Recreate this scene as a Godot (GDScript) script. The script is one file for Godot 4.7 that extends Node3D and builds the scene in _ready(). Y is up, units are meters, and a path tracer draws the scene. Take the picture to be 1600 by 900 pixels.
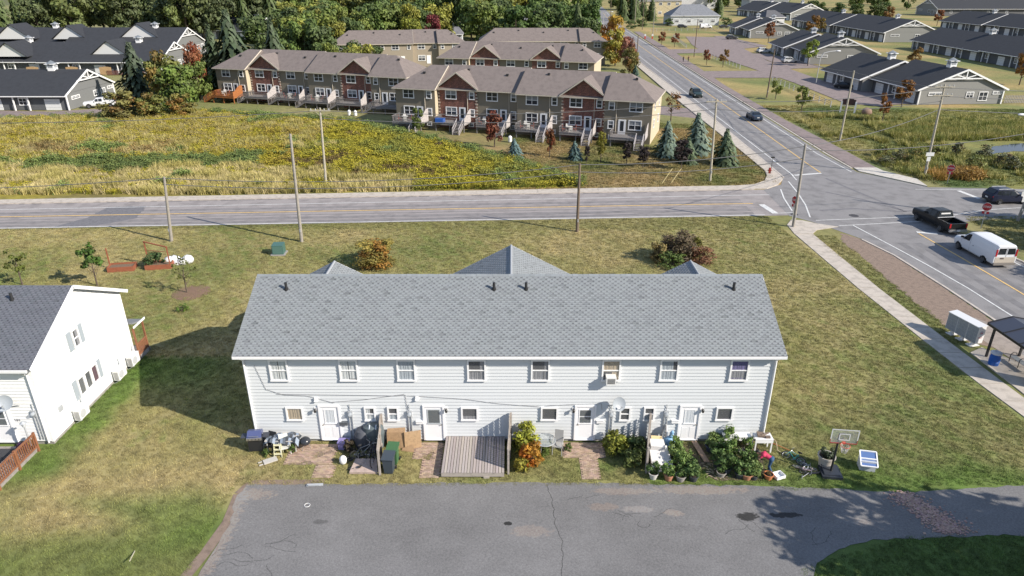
extends Node3D

# ---------------------------------------------------------------- mesh builder
class Mb:
	var v := PackedVector3Array()
	var n := PackedVector3Array()
	var c := PackedColorArray()
	var col := Color(1, 1, 1)
	var x := Transform3D.IDENTITY
	func t3(a: Vector3, b: Vector3, d: Vector3, na: Vector3, nb: Vector3, nd: Vector3) -> void:
		v.push_back(x * a); v.push_back(x * d); v.push_back(x * b)
		n.push_back((x.basis * na).normalized()); n.push_back((x.basis * nd).normalized()); n.push_back((x.basis * nb).normalized())
		c.push_back(col); c.push_back(col); c.push_back(col)
	func tri(a: Vector3, b: Vector3, d: Vector3) -> void:
		var m := (b - a).cross(d - a).normalized()
		t3(a, b, d, m, m, m)
	func quad(a: Vector3, b: Vector3, d: Vector3, e: Vector3) -> void:
		var m := (d - a).cross(e - b).normalized()
		t3(a, b, d, m, m, m)
		t3(a, d, e, m, m, m)
	# eight-cornered solid: a top face a b d e (counter-clockwise from outside) pushed along w
	func hexa(a: Vector3, b: Vector3, d: Vector3, e: Vector3, w: Vector3) -> void:
		quad(a, b, d, e)
		quad(e + w, d + w, b + w, a + w)
		quad(b, a, a + w, b + w)
		quad(d, b, b + w, d + w)
		quad(e, d, d + w, e + w)
		quad(a, e, e + w, a + w)
	func box(p: Vector3, s: Vector3) -> void:
		var h := s * 0.5
		hexa(p + Vector3(-h.x, h.y, h.z), p + Vector3(h.x, h.y, h.z), p + Vector3(h.x, h.y, -h.z), p + Vector3(-h.x, h.y, -h.z), Vector3(0, -s.y, 0))
	# bar of section w (sideways) by h (upwards) from a to b
	func beam(a: Vector3, b: Vector3, w: float, h: float) -> void:
		var f := (b - a).normalized()
		var up := Vector3.UP if absf(f.y) < 0.95 else Vector3.BACK
		var r := f.cross(up).normalized() * w * 0.5
		var u := r.cross(f).normalized() * h * 0.5
		hexa(a - r + u, a + r + u, b + r + u, b - r + u, -2.0 * u)
	func tube(a: Vector3, b: Vector3, r0: float, r1: float, seg := 8, cap := true) -> void:
		var f := (b - a).normalized()
		var up := Vector3.UP if absf(f.y) < 0.9 else Vector3.RIGHT
		var s := f.cross(up).normalized()
		var u := s.cross(f)
		for i in seg:
			var p := s * cos(TAU * i / seg) + u * sin(TAU * i / seg)
			var q := s * cos(TAU * (i + 1) / seg) + u * sin(TAU * (i + 1) / seg)
			t3(a + p * r0, b + p * r1, b + q * r1, p, p, q)
			t3(a + p * r0, b + q * r1, a + q * r0, p, q, q)
			if cap:
				tri(b, b + q * r1, b + p * r1)
				tri(a, a + p * r0, a + q * r0)
	func path(pts: Array, r: float, seg := 5) -> void:
		for i in pts.size() - 1:
			tube(pts[i], pts[i + 1], r, r, seg, true)
	# surface of revolution about y through p; profile of (radius, height) from bottom to top
	func lathe(p: Vector3, prof: Array, seg := 16) -> void:
		for i in prof.size() - 1:
			var a: Vector2 = prof[i]
			var b: Vector2 = prof[i + 1]
			var nn := Vector2(b.y - a.y, a.x - b.x).normalized()
			for k in seg:
				var t0 := TAU * k / seg
				var t1 := TAU * (k + 1) / seg
				var d0 := Vector3(cos(t0), 0, -sin(t0))
				var d1 := Vector3(cos(t1), 0, -sin(t1))
				var n0 := d0 * nn.x + Vector3(0, nn.y, 0)
				var n1 := d1 * nn.x + Vector3(0, nn.y, 0)
				var y0 := Vector3(0, a.y, 0) + p
				var y1 := Vector3(0, b.y, 0) + p
				if a.x > 0.0:
					t3(y0 + d0 * a.x, y0 + d1 * a.x, y1 + d1 * b.x, n0, n1, n1)
				if b.x > 0.0:
					t3(y0 + d0 * a.x, y1 + d1 * b.x, y1 + d0 * b.x, n0, n1, n0)
	func ell(p: Vector3, r: Vector3, seg := 12, rings := 8) -> void:
		for i in rings:
			var a0 := PI * i / rings - PI / 2
			var a1 := PI * (i + 1) / rings - PI / 2
			for k in seg:
				var t0 := TAU * k / seg
				var t1 := TAU * (k + 1) / seg
				var A := Vector3(cos(a0) * cos(t0), sin(a0), -cos(a0) * sin(t0))
				var B := Vector3(cos(a0) * cos(t1), sin(a0), -cos(a0) * sin(t1))
				var C := Vector3(cos(a1) * cos(t1), sin(a1), -cos(a1) * sin(t1))
				var D := Vector3(cos(a1) * cos(t0), sin(a1), -cos(a1) * sin(t0))
				if i > 0:
					t3(p + A * r, p + B * r, p + C * r, A / r, B / r, C / r)
				if i < rings - 1:
					t3(p + A * r, p + C * r, p + D * r, A / r, C / r, D / r)
	# a convex outline (counter-clockwise from outside) pushed along w
	func ext(loop: Array, w: Vector3) -> void:
		var m := loop.size()
		for i in range(1, m - 1):
			tri(loop[0], loop[i], loop[i + 1])
			tri(loop[0] + w, loop[i + 1] + w, loop[i] + w)
		for i in m:
			var a: Vector3 = loop[i]
			var b: Vector3 = loop[(i + 1) % m]
			quad(b, a, a + w, b + w)
	func torus(p: Vector3, ax: Vector3, R: float, r: float, seg := 20, sec := 6) -> void:
		var up := Vector3.UP if absf(ax.normalized().y) < 0.9 else Vector3.RIGHT
		var s := ax.cross(up).normalized()
		var u := s.cross(ax).normalized()
		var z := ax.normalized()
		for i in seg:
			var d0 := s * cos(TAU * i / seg) + u * sin(TAU * i / seg)
			var d1 := s * cos(TAU * (i + 1) / seg) + u * sin(TAU * (i + 1) / seg)
			for k in sec:
				var a0 := TAU * k / sec
				var a1 := TAU * (k + 1) / sec
				var n00 := d0 * cos(a0) + z * sin(a0)
				var n10 := d1 * cos(a0) + z * sin(a0)
				var n11 := d1 * cos(a1) + z * sin(a1)
				var n01 := d0 * cos(a1) + z * sin(a1)
				t3(p + d0 * R + n00 * r, p + d1 * R + n11 * r, p + d1 * R + n10 * r, n00, n11, n10)
				t3(p + d0 * R + n00 * r, p + d0 * R + n01 * r, p + d1 * R + n11 * r, n00, n01, n11)
	func mesh() -> ArrayMesh:
		var a := []
		a.resize(Mesh.ARRAY_MAX)
		a[Mesh.ARRAY_VERTEX] = v
		a[Mesh.ARRAY_NORMAL] = n
		a[Mesh.ARRAY_COLOR] = c
		var m := ArrayMesh.new()
		m.add_surface_from_arrays(Mesh.PRIMITIVE_TRIANGLES, a)
		return m

# ---------------------------------------------------------------- naming and tagging
var rng := RandomNumberGenerator.new()
var used := {}
func rr(a: float, b: float) -> float:
	return rng.randf_range(a, b)
func P(x: float, d: float, y := 0.0) -> Vector3:   # x to the right, d metres ahead, y up
	return Vector3(x, y, -d)
func numbered(called: String) -> String:
	if not used.has(called):
		used[called] = 0
		return called
	used[called] += 1
	return "%s_%03d" % [called, used[called]]
func tag(o: Node, label: String, category: String, group := "") -> Node:
	o.set_meta("label", label)
	o.set_meta("category", category)
	if group != "":
		o.set_meta("group", group)
	return o
func part(called: String, m, material: Material, parent: Node = null) -> MeshInstance3D:
	var o := MeshInstance3D.new()
	o.mesh = m.mesh() if m is Mb else m
	o.material_override = material
	if parent == null:
		o.name = numbered(called)
		add_child(o)
	else:
		o.name = called
		parent.add_child(o, true)
	return o
func thing(called: String, label: String, category: String, at := Vector3.ZERO, turn := 0.0, group := "") -> Node3D:
	var o := Node3D.new()
	o.name = numbered(called)
	add_child(o)
	o.position = at
	o.rotation.y = turn
	tag(o, label, category, group)
	return o
func copy(o: Node3D, label: String, at: Vector3, turn := 0.0, group := "") -> Node3D:
	var base := String(o.name)
	var cut := base.length() - 4
	if cut > 0 and base[cut] == "_" and base.substr(cut + 1).is_valid_int():
		base = base.substr(0, cut)
	var r: Node3D = o.duplicate()
	r.name = numbered(base)
	add_child(r)
	r.position = at
	r.rotation.y = turn
	r.set_meta("label", label)
	if group != "":
		r.set_meta("group", group)
	return r
func struct(called: String, m, material: Material, parent: Node = null) -> MeshInstance3D:
	var o := part(called, m, material, parent)
	if parent == null:
		o.set_meta("kind", "structure")
	return o
func stuff(o: Node, label := "", category := "") -> Node:
	o.set_meta("kind", "stuff")
	if label != "":
		tag(o, label, category)
	return o

# ---------------------------------------------------------------- materials
var mats := {}
var tex := {}
func noise_tex(key: String, freq: float, lo: float, hi: float, oct := 4, size := 512, kind := FastNoiseLite.TYPE_SIMPLEX_SMOOTH) -> ImageTexture:
	if tex.has(key):
		return tex[key]
	var f := FastNoiseLite.new()
	f.seed = hash(key) % 9999
	f.noise_type = kind
	f.frequency = freq
	f.fractal_octaves = oct
	var im := f.get_seamless_image(size, size)
	im.convert(Image.FORMAT_RGB8)
	var b := im.get_data()
	for i in b.size():
		b[i] = int(clampf((lo + (hi - lo) * b[i] / 255.0) * 255.0, 0, 255))
	tex[key] = ImageTexture.create_from_image(Image.create_from_data(size, size, false, Image.FORMAT_RGB8, b))
	return tex[key]
# lin: real-world base colour (linear). grain: size in metres of one tile of the fine pattern; blot: of the coarse one
func mt(key: String, lin: Color, rough := 0.85, grain := 0.0, blot := 0.0, metal := 0.0, vc := false, bump := 0.0) -> StandardMaterial3D:
	if mats.has(key):
		return mats[key]
	var m := StandardMaterial3D.new()
	m.resource_name = key
	m.albedo_color = lin.linear_to_srgb()
	m.roughness = rough
	m.metallic = metal
	m.vertex_color_use_as_albedo = vc
	if grain > 0.0:
		m.albedo_texture = noise_tex("fine", 0.06, 0.76, 1.10, 5)
		m.uv1_triplanar = true
		m.uv1_world_triplanar = true
		m.uv1_scale = Vector3.ONE / grain
		if bump > 0.0:
			m.heightmap_enabled = true
			m.heightmap_texture = noise_tex("fine", 0.06, 0.76, 1.10, 5)
			m.heightmap_scale = bump
	if blot > 0.0:
		m.detail_enabled = true
		m.detail_blend_mode = BaseMaterial3D.BLEND_MODE_MUL
		m.detail_albedo = noise_tex("blot", 0.012, 0.86, 1.10, 4)
		m.detail_uv_layer = BaseMaterial3D.DETAIL_UV_2
		m.uv2_triplanar = true
		m.uv2_world_triplanar = true
		m.uv2_scale = Vector3.ONE / blot
	mats[key] = m
	return m
func glass(key: String, lin: Color, alpha: float) -> StandardMaterial3D:
	if mats.has(key):
		return mats[key]
	var m := StandardMaterial3D.new()
	m.transparency = BaseMaterial3D.TRANSPARENCY_ALPHA
	var s := lin.linear_to_srgb()
	m.albedo_color = Color(s.r, s.g, s.b, alpha)
	m.roughness = 0.03
	mats[key] = m
	return m
func L3(r: float, g: float, b: float) -> Color:
	return Color(r, g, b)
func leafmat(key: String, lin: Color) -> StandardMaterial3D:
	if mats.has(key):
		return mats[key]
	var m := StandardMaterial3D.new()
	m.albedo_color = lin.linear_to_srgb()
	m.roughness = 0.7
	m.vertex_color_use_as_albedo = true
	m.backlight_enabled = true
	m.backlight = Color(lin.r * 0.9, lin.g * 0.9, lin.b * 0.6).linear_to_srgb()
	mats[key] = m
	return m

# ---------------------------------------------------------------- the scene
func _ready() -> void:
	rng.seed = 7
	var cam := Camera3D.new()
	cam.name = "camera"
	add_child(cam)
	cam.position = Vector3(0, 23.4, 0)
	cam.rotation_degrees = Vector3(-24.4, 0, 0)
	cam.fov = rad_to_deg(2.0 * atan(450.0 / 1080.0))
	cam.near = 0.1
	cam.far = 6000.0
	cam.current = true
	var we := WorldEnvironment.new()
	we.name = "world"
	var e := Environment.new()
	e.background_mode = Environment.BG_SKY
	var sm := ProceduralSkyMaterial.new()
	sm.sky_top_color = Color(0.50, 0.60, 0.76)
	sm.sky_horizon_color = Color(0.82, 0.86, 0.90)
	sm.sky_curve = 0.2
	sm.ground_bottom_color = Color(0.30, 0.32, 0.26)
	sm.ground_horizon_color = Color(0.62, 0.68, 0.74)
	sm.sky_energy_multiplier = 0.9
	var sky := Sky.new()
	sky.sky_material = sm
	e.sky = sky
	e.tonemap_mode = Environment.TONE_MAPPER_LINEAR
	e.tonemap_exposure = 1.46
	e.sdfgi_enabled = true
	e.ssao_enabled = true
	e.ssil_enabled = true
	we.environment = e
	add_child(we)
	var sun := DirectionalLight3D.new()
	sun.name = "sun"
	sun.light_energy = 1.6
	sun.light_color = Color(1.0, 0.965, 0.915)
	sun.light_angular_distance = 0.5
	sun.shadow_enabled = true
	add_child(sun)
	var el := deg_to_rad(32.5)
	var to_sun := Vector3(0.892 * cos(el), sin(el), 0.452 * cos(el))
	sun.look_at_from_position(Vector3.ZERO, -to_sun, Vector3.UP)
	build_ground()
	build_roads()
	build_row_house()
	build_white_house()
	build_townhouses()
	build_bungalows()
	build_far_houses()
	build_plants()
	build_vegetation()
	build_street_things()
	build_vehicles()
	build_yard()
	build_people()

# ---------------------------------------------------------------- ground
var nz: Array[FastNoiseLite] = []
func nzf(i: int, x: float, d: float) -> float:
	return nz[i].get_noise_2d(x, d)
func st(a: float, b: float, t: float) -> float:
	return smoothstep(a, b, t)
# upper border of the goldenrod meadow
func meadow_top(x: float) -> float:
	if x < -58.0:
		return lerpf(124.0, 131.0, clampf((x + 90.0) / 32.0, 0, 1))
	if x < -28.0:
		return lerpf(132.0, 122.0, (x + 58.0) / 30.0)
	if x < -12.0:
		return lerpf(122.0, 107.5, (x + 28.0) / 16.0)
	if x < 0.0:
		return lerpf(107.5, 95.0, (x + 12.0) / 12.0)
	return lerpf(95.0, 83.0, clampf(x / 9.0, 0, 1))
func in_meadow(x: float, d: float) -> bool:
	return x < 9.0 and x > -110.0 and d > 80.4 + 0.075 * x and d < meadow_top(x)
func gcol(x: float, d: float) -> Color:
	var n1 := nzf(0, x, d)
	var n2 := nzf(1, x, d)
	var n3 := nzf(2, x, d)
	var olive := Color(0.225, 0.217, 0.074)
	var tan_ := Color(0.375, 0.295, 0.142)
	var green := Color(0.115, 0.155, 0.036)
	var lush := Color(0.085, 0.16, 0.022)
	var c := olive.lerp(tan_, clampf(0.34 + 0.75 * n1 + 0.55 * n2, 0.0, 1.0) * 0.8)
	c = c.lerp(green, st(0.12, 0.5, -n1 * 0.8 + n3 * 0.5 + n2 * 0.35) * 0.75)
	if d < 66.0 and x < 30.0:
		# lush band beside the white house, wear and green at the near left
		if x < -12.0 and d < 40.5:
			var side := -24.9 - minf(0.0, d - 30.7) * 0.05
			c = c.lerp(lush, st(2.4, 0.4, x - side + n2 * 1.2) * 0.8)
			c = c.lerp(lush, st(5.5, 1.0, Vector2(x + 22.0, d - 39.0).length()) * 0.75)
			if d < 30.0:
				var band := (d - 22.0) - (x + 26.0) * 0.28 + n1 * 3.0
				c = c.lerp(tan_, st(3.4, 1.0, absf(band - 3.6)) * 0.65)
				c = c.lerp(green, st(2.2, -0.5, band) * 0.75)
				c = c.lerp(lush, st(3.2, 0.6, absf(d - 25.2 + (x + 15.0) * 0.2) + absf(x + 15.5) * 0.35) * 0.7)
		if d < 31.2 and d > 26.0 and x > -14.0 and x < 7.0:
			c = c.lerp(green, clampf(0.35 + n2 * 0.9 + n3 * 0.4, 0, 1) * 0.7)
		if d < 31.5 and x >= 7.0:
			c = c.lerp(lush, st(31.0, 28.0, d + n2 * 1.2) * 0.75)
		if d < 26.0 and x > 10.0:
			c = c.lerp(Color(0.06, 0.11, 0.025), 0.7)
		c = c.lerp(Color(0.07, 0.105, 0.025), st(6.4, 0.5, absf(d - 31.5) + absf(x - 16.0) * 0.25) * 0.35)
		c = c.lerp(tan_, st(1.6, 0.2, Vector2((x - 14.8) * 0.6, d - 38.5).length() + n2) * 0.35)
	elif in_meadow(x, d):
		c = Color(0.28, 0.235, 0.03).lerp(Color(0.16, 0.13, 0.04), clampf(0.4 + n1 + n2 * 0.6, 0, 1))
	elif x < 34.0 and d < 116.0 and d > 79.0:
		c = Color(0.28, 0.20, 0.085).lerp(Color(0.14, 0.15, 0.04), clampf(0.42 + n1 * 1.2 + n2 * 0.5, 0, 1))
	elif x > 46.0 and d > 79.0 and d < 136.0:
		c = Color(0.20, 0.19, 0.05).lerp(Color(0.08, 0.12, 0.03), clampf(0.5 + n1 * 1.3 + n2 * 0.4, 0, 1))
		c = c.lerp(Color(0.34, 0.27, 0.12), st(3.0, 0.5, absf(x - 51.0 - (d - 90.0) * 0.03)) * 0.5)
	elif x > 48.0 and d >= 136.0:
		c = Color(0.36, 0.255, 0.10).lerp(Color(0.15, 0.17, 0.045), clampf(0.55 + n1 * 1.4, 0, 1))
	else:
		c = c.lerp(Color(0.16, 0.16, 0.05), 0.5)
	if x > 13.0 and x < 30.0 and d > 29.0 and d < 66.0 or d > 41.0 and d < 66.0 and x < 30.0:
		c = c.lerp(tan_, 0.10 + 0.10 * sin((x * 0.82 + d * 0.57) * 3.6 + n1 * 2.0))
	var k := 1.18 + n3 * 0.24 + rr(-0.1, 0.1)
	return Color(c.r * k, c.g * k, c.b * k)
func grid(x0: float, x1: float, d0: float, d1: float, step: float, y: float) -> ArrayMesh:
	var nx := int((x1 - x0) / step) + 1
	var nd := int((d1 - d0) / step) + 1
	var v := PackedVector3Array()
	var n := PackedVector3Array()
	var c := PackedColorArray()
	var ix := PackedInt32Array()
	for j in nd:
		for i in nx:
			var x := x0 + i * step
			var d := d0 + j * step
			v.push_back(P(x, d, y))
			n.push_back(Vector3.UP)
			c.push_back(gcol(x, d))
	for j in nd - 1:
		for i in nx - 1:
			var a := j * nx + i
			ix.append_array(PackedInt32Array([a, a + nx, a + 1, a + 1, a + nx, a + nx + 1]))
	var A := []
	A.resize(Mesh.ARRAY_MAX)
	A[Mesh.ARRAY_VERTEX] = v
	A[Mesh.ARRAY_NORMAL] = n
	A[Mesh.ARRAY_COLOR] = c
	A[Mesh.ARRAY_INDEX] = ix
	var m := ArrayMesh.new()
	m.add_surface_from_arrays(Mesh.PRIMITIVE_TRIANGLES, A)
	return m
func build_ground() -> void:
	for f in [0.045, 0.22, 0.9]:
		var q := FastNoiseLite.new()
		q.seed = 11 + nz.size()
		q.frequency = f
		q.fractal_octaves = 3
		nz.push_back(q)
	var gm := mt("grass_ground", Color(1, 1, 1), 0.95, 1.3, 9.0, 0.0, true, 3.0)
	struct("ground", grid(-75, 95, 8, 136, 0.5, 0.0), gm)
	var far := Mb.new()
	struct("terrain", grid(-420, 560, -60, 940, 7.0, -0.06), gm)
	far.col = Color(0.13, 0.14, 0.045)
	far.quad(P(-4000, -900, -0.3), P(4000, -900, -0.3), P(4000, 5000, -0.3), P(-4000, 5000, -0.3))
	struct("countryside", far, gm)

# flat sheet with an outline of [x, d] pairs
func sheet(m: Mb, pts: Array, y: float) -> void:
	var q := PackedVector2Array()
	for p in pts:
		q.push_back(Vector2(p[0], p[1]))
	var ids := Geometry2D.triangulate_polygon(q)
	for i in range(0, ids.size(), 3):
		var a := q[ids[i]]
		var b := q[ids[i + 1]]
		var d := q[ids[i + 2]]
		if (b - a).cross(d - a) < 0.0:
			var s := b
			b = d
			d = s
		m.t3(P(a.x, a.y, y), P(b.x, b.y, y), P(d.x, d.y, y), Vector3.UP, Vector3.UP, Vector3.UP)
# raised pavement: top sheet and its edges
func slab(m: Mb, pts: Array, y: float, low := -0.02) -> void:
	sheet(m, pts, y)
	for i in pts.size():
		var a: Array = pts[i]
		var b: Array = pts[(i + 1) % pts.size()]
		m.quad(P(a[0], a[1], y), P(b[0], b[1], y), P(b[0], b[1], low), P(a[0], a[1], low))
func line(m: Mb, pts: Array, w: float, y: float) -> void:
	for i in pts.size() - 1:
		var a := Vector2(pts[i][0], pts[i][1])
		var b := Vector2(pts[i + 1][0], pts[i + 1][1])
		var s := (b - a).orthogonal().normalized() * w * 0.5
		m.quad(P(a.x - s.x, a.y - s.y, y), P(a.x + s.x, a.y + s.y, y), P(b.x + s.x, b.y + s.y, y), P(b.x - s.x, b.y - s.y, y))
# a line between two borders, cut to length with k in 0..1 across
func ribbon(left: Array, right: Array) -> Array:
	var r := left.duplicate()
	var q := right.duplicate()
	q.reverse()
	r.append_array(q)
	return r

# ---------------------------------------------------------------- roads, pavements, paved yards
func near_edge(x: float) -> float:
	return 68.76 + 0.053 * x
func far_kerb(x: float) -> float:
	return 78.0 + 0.066 * x
func walk_far(x: float) -> float:
	return 79.56 + 0.068 * x
func across(f0: Callable, k: float, f1: Callable, x: float) -> float:
	return lerpf(f0.call(x), f1.call(x), k)
func asphalt_image() -> ImageTexture:
	# the parking lot: 42 m by 24 m, patches of wear, cracks and holes worn through to the gravel
	var w := 1680
	var h := 960
	var b := PackedByteArray()
	b.resize(w * h * 3)
	var f1 := FastNoiseLite.new()
	f1.seed = 3
	f1.frequency = 0.5
	f1.fractal_octaves = 4
	var f2 := FastNoiseLite.new()
	f2.seed = 4
	f2.frequency = 0.16
	f2.fractal_octaves = 4
	var f3 := FastNoiseLite.new()
	f3.seed = 5
	f3.frequency = 7.0
	f3.fractal_octaves = 2
	var r := RandomNumberGenerator.new()
	r.seed = 5
	# crack paths in lot metres (x, d)
	var cr := []
	var cx := 1.75
	var one := []
	for i in 40:
		one.push_back(Vector2(cx, 27.6 - i * 0.16))
		cx += r.randf_range(-0.07, 0.075)
	cr.push_back(one)
	for s in [[5.2, 25.9, 0.9, 2], [6.3, 25.3, 1.4, 3], [11.0, 25.2, 1.6, 3], [-11.5, 23.6, 1.6, 4], [-11.0, 22.6, 1.8, 4], [3.2, 26.6, 0.9, 2], [14.5, 24.7, 1.8, 2]]:
		for k in s[3]:
			var a := r.randf_range(0, TAU)
			var p := Vector2(s[0] + r.randf_range(-0.6, 0.6), s[1] + r.randf_range(-0.4, 0.4))
			var q := []
			for i in int(s[2] / 0.1):
				q.push_back(p)
				a += r.randf_range(-0.6, 0.6)
				p += Vector2(cos(a) * 0.12, sin(a) * 0.07)
			cr.push_back(q)
	var dark := {}
	for q in cr:
		for i in q.size() - 1:
			for k in 8:
				var p: Vector2 = q[i].lerp(q[i + 1], k / 8.0)
				var ix := int((p.x + 16.0) * 40)
				var iy := int((32.0 - p.y) * 40)
				dark[iy * w + ix] = 0.55 if q == cr[0] else 0.72
	var holes := [[6.05, 25.85, 0.75, 0.2, 0.45, 0.16], [7.7, 25.6, 0.42, 0.2, 0.5, 0.3], [11.15, 25.35, 0.5, 0.26, 1.0, -0.45], [13.0, 25.45, 0.75, 0.16, 1.0, -0.4], [4.4, 26.0, 0.7, 0.25, 0.2, 0.25], [8.2, 24.6, 0.8, 0.2, 0.2, -0.2], [-13.6, 24.0, 0.7, 3.4, 0.4, 0.35], [16.4, 25.0, 0.6, 0.22, 0.4, 0.2], [-9.0, 25.0, 0.3, 0.16, 0.6, -0.25], [-0.2, 24.9, 0.16, 0.12, 1.0, -0.5], [0.8, 24.4, 0.9, 0.35, 0.22, 0.2], [-13.0, 26.9, 1.2, 0.4, 0.4, 0.3], [5.6, 27.1, 1.6, 0.25, 0.3, 0.25], [9.4, 27.2, 2.2, 0.3, 0.35, 0.3]]
	for y in h:
		for x in w:
			var mx := x / 40.0 - 16.0
			var md := 32.0 - y / 40.0
			var k := 0.84 + 0.06 * f2.get_noise_2d(mx, md) + 0.04 * f1.get_noise_2d(mx, md * 1.6) + 0.07 * f3.get_noise_2d(mx, md) + r.randf_range(-0.075, 0.075)
			var warm := 0.0
			for hh in holes:
				var ex: float = (mx - hh[0]) / hh[2]
				var ey: float = (md - hh[1]) / hh[3]
				var q := ex * ex + ey * ey
				if q < 2.6:
					var s := smoothstep(1.35, 0.7, q + 0.5 * f1.get_noise_2d(mx * 3, md * 3) + 0.9 * f3.get_noise_2d(mx * 0.4, md * 0.8))
					k *= 1.0 + s * hh[4] * (0.35 if hh[5] > 0.0 else hh[5] * 1.2)
					warm += s * maxf(hh[5], 0.0) * 1.1
			var at := y * w + x
			if dark.has(at):
				k *= dark[at]
			warm = minf(warm, 0.32)
			b[at * 3] = int(clampf(k * (1.0 + warm * 0.16), 0, 1) * 255)
			b[at * 3 + 1] = int(clampf(k * (1.0 - warm * 0.06), 0, 1) * 255)
			b[at * 3 + 2] = int(clampf(k * (1.0 - warm * 0.22), 0, 1) * 255)
	return ImageTexture.create_from_image(Image.create_from_data(w, h, false, Image.FORMAT_RGB8, b))
func sheet_uv(pts: Array, y: float) -> ArrayMesh:
	var m := Mb.new()
	sheet(m, pts, y)
	var uv := PackedVector2Array()
	for p in m.v:
		uv.push_back(Vector2((p.x + 16.0) / 42.0, (32.0 + p.z) / 24.0))
	var a := []
	a.resize(Mesh.ARRAY_MAX)
	a[Mesh.ARRAY_VERTEX] = m.v
	a[Mesh.ARRAY_NORMAL] = m.n
	a[Mesh.ARRAY_TEX_UV] = uv
	var o := ArrayMesh.new()
	o.add_surface_from_arrays(Mesh.PRIMITIVE_TRIANGLES, a)
	return o
func wavy(pts: Array, amp: float, step := 0.35) -> Array:
	var r := []
	for i in pts.size():
		var a := Vector2(pts[i][0], pts[i][1])
		var b := Vector2(pts[(i + 1) % pts.size()][0], pts[(i + 1) % pts.size()][1])
		var k := maxi(1, int(a.distance_to(b) / step))
		for j in k:
			var p := a.lerp(b, float(j) / k)
			if j > 0:
				p += Vector2(nzf(2, p.x * 1.7, p.y * 1.7), nzf(2, p.x * 1.7 + 50, p.y * 1.7)) * amp
			r.push_back([p.x, p.y])
	return r
func build_roads() -> void:
	var road := mt("asphalt_road", L3(0.335, 0.303, 0.292), 0.9, 1.1, 14.0, 0.0, false, 0.6)
	var road2 := mt("asphalt_brown", L3(0.265, 0.212, 0.20), 0.92, 1.3, 11.0, 0.0, false, 0.6)
	var road3 := mt("asphalt_grey", L3(0.255, 0.245, 0.243), 0.9, 1.1, 14.0, 0.0, false, 0.6)
	var dark := mt("asphalt_dark", L3(0.17, 0.165, 0.175), 0.92, 1.2, 12.0)
	var conc := mt("concrete_walk", L3(0.55, 0.49, 0.42), 0.9, 0.9, 6.0)
	var kerb := mt("concrete_kerb", L3(0.56, 0.50, 0.44), 0.9, 0.7, 5.0)
	var white := mt("road_paint_white", L3(0.72, 0.72, 0.70), 0.8, 0.5, 2.5)
	var yellow := mt("road_paint_yellow", L3(0.78, 0.52, 0.20), 0.8, 0.5, 2.5)
	var soil := mt("gravel_soil", L3(0.27, 0.20, 0.155), 0.95, 0.7, 3.0, 0.0, false, 2.0)
	# front street
	var m := Mb.new()
	sheet(m, ribbon([[-260, near_edge(-260)], [31, near_edge(31)]], [[-260, far_kerb(-260)], [30, far_kerb(30)]]), 0.012)
	struct("front_street", m, road)
	# the cross street, north and south of the junction
	m = Mb.new()
	var wl := [[34.35, 85.2], [34.9, 98.2], [35.8, 122], [36.5, 156], [37.3, 205], [39.4, 260], [44.5, 361], [55.5, 498], [69, 700], [80, 900]]
	var wr := [[44.9, 87.0], [44.6, 98.2], [45.4, 121], [47.0, 171], [49.2, 233], [54.0, 361], [65.0, 498], [79, 700], [90, 900]]
	sheet(m, ribbon(wl, wr), 0.016)
	struct("cross_street", m, road3)
	m = Mb.new()
	var sl := [[36.9, 10], [36.6, 25], [36.2, 40], [35.9, 46.9], [35.66, 51.6], [35.05, 58.7], [34.0, 63.0], [31.6, 67.6], [29.6, 70.1]]
	var sr := [[47.4, 10], [46.8, 30], [46.2, 45], [45.5, 57.0], [44.4, 62.6], [43.6, 66.2], [45.2, 67.6], [49.7, 69.0]]
	sheet(m, ribbon(sl, sr), 0.016)
	struct("south_street", m, road3)
	m = Mb.new()
	sheet(m, [[29.5, 70.0], [49.8, 68.9], [62, 70.1], [130, 73.6], [130, 83.6], [61, 80.2], [50.2, 81.0], [46.5, 86.0], [44.9, 88.0], [34.3, 85.4], [32.9, 82.2], [30.0, 79.9]], 0.020)
	struct("junction", m, road3)
	# asphalt path right of the cross street, side lane with its links and pads
	m = Mb.new()
	sheet(m, ribbon([[45.3, 90.2], [45.4, 98.2], [46.1, 121], [47.8, 171], [50.0, 233], [54.6, 330]], [[48.4, 90.2], [48.5, 100], [48.2, 123], [49.3, 165], [51.6, 200], [53.6, 240], [57.5, 330]]), 0.05)
	struct("asphalt_path", m, road2)
	m = Mb.new()
	sheet(m, [[66.5, 141], [73.5, 136], [75, 160], [75.5, 190], [76, 215], [80, 250], [84, 300], [72, 304], [66, 268], [63, 240], [65.5, 200], [67, 170]], 0.012)
	sheet(m, [[49, 178], [49.5, 191], [66.6, 192], [67.2, 178]], 0.020)
	sheet(m, [[52.4, 236], [53.4, 250], [64.2, 251], [63.4, 238]], 0.020)
	sheet(m, [[73.9, 139], [79.6, 140], [78.3, 171], [75.1, 171]], 0.020)
	sheet(m, [[75.5, 196], [86.5, 199], [83.5, 236], [77.5, 236]], 0.020)
	sheet(m, [[80, 252], [92, 262], [88, 306], [84, 306]], 0.020)
	struct("side_lane", m, road2)
	m = Mb.new()
	sheet(m, [[27.6, 138.0], [27.0, 128.5], [33.5, 124.6], [35.6, 124.4], [35.9, 132.0], [35.0, 134.5]], 0.012)
	struct("driveway", m, road2)
	m = Mb.new()
	sheet(m, [[-115, 122], [-92, 118.5], [-76, 121.5], [-68.5, 126], [-71, 133], [-80, 134.2], [-86.5, 131.5], [-95, 132.5], [-120, 130]], 0.014)
	struct("parking_apron", m, road2)
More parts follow.
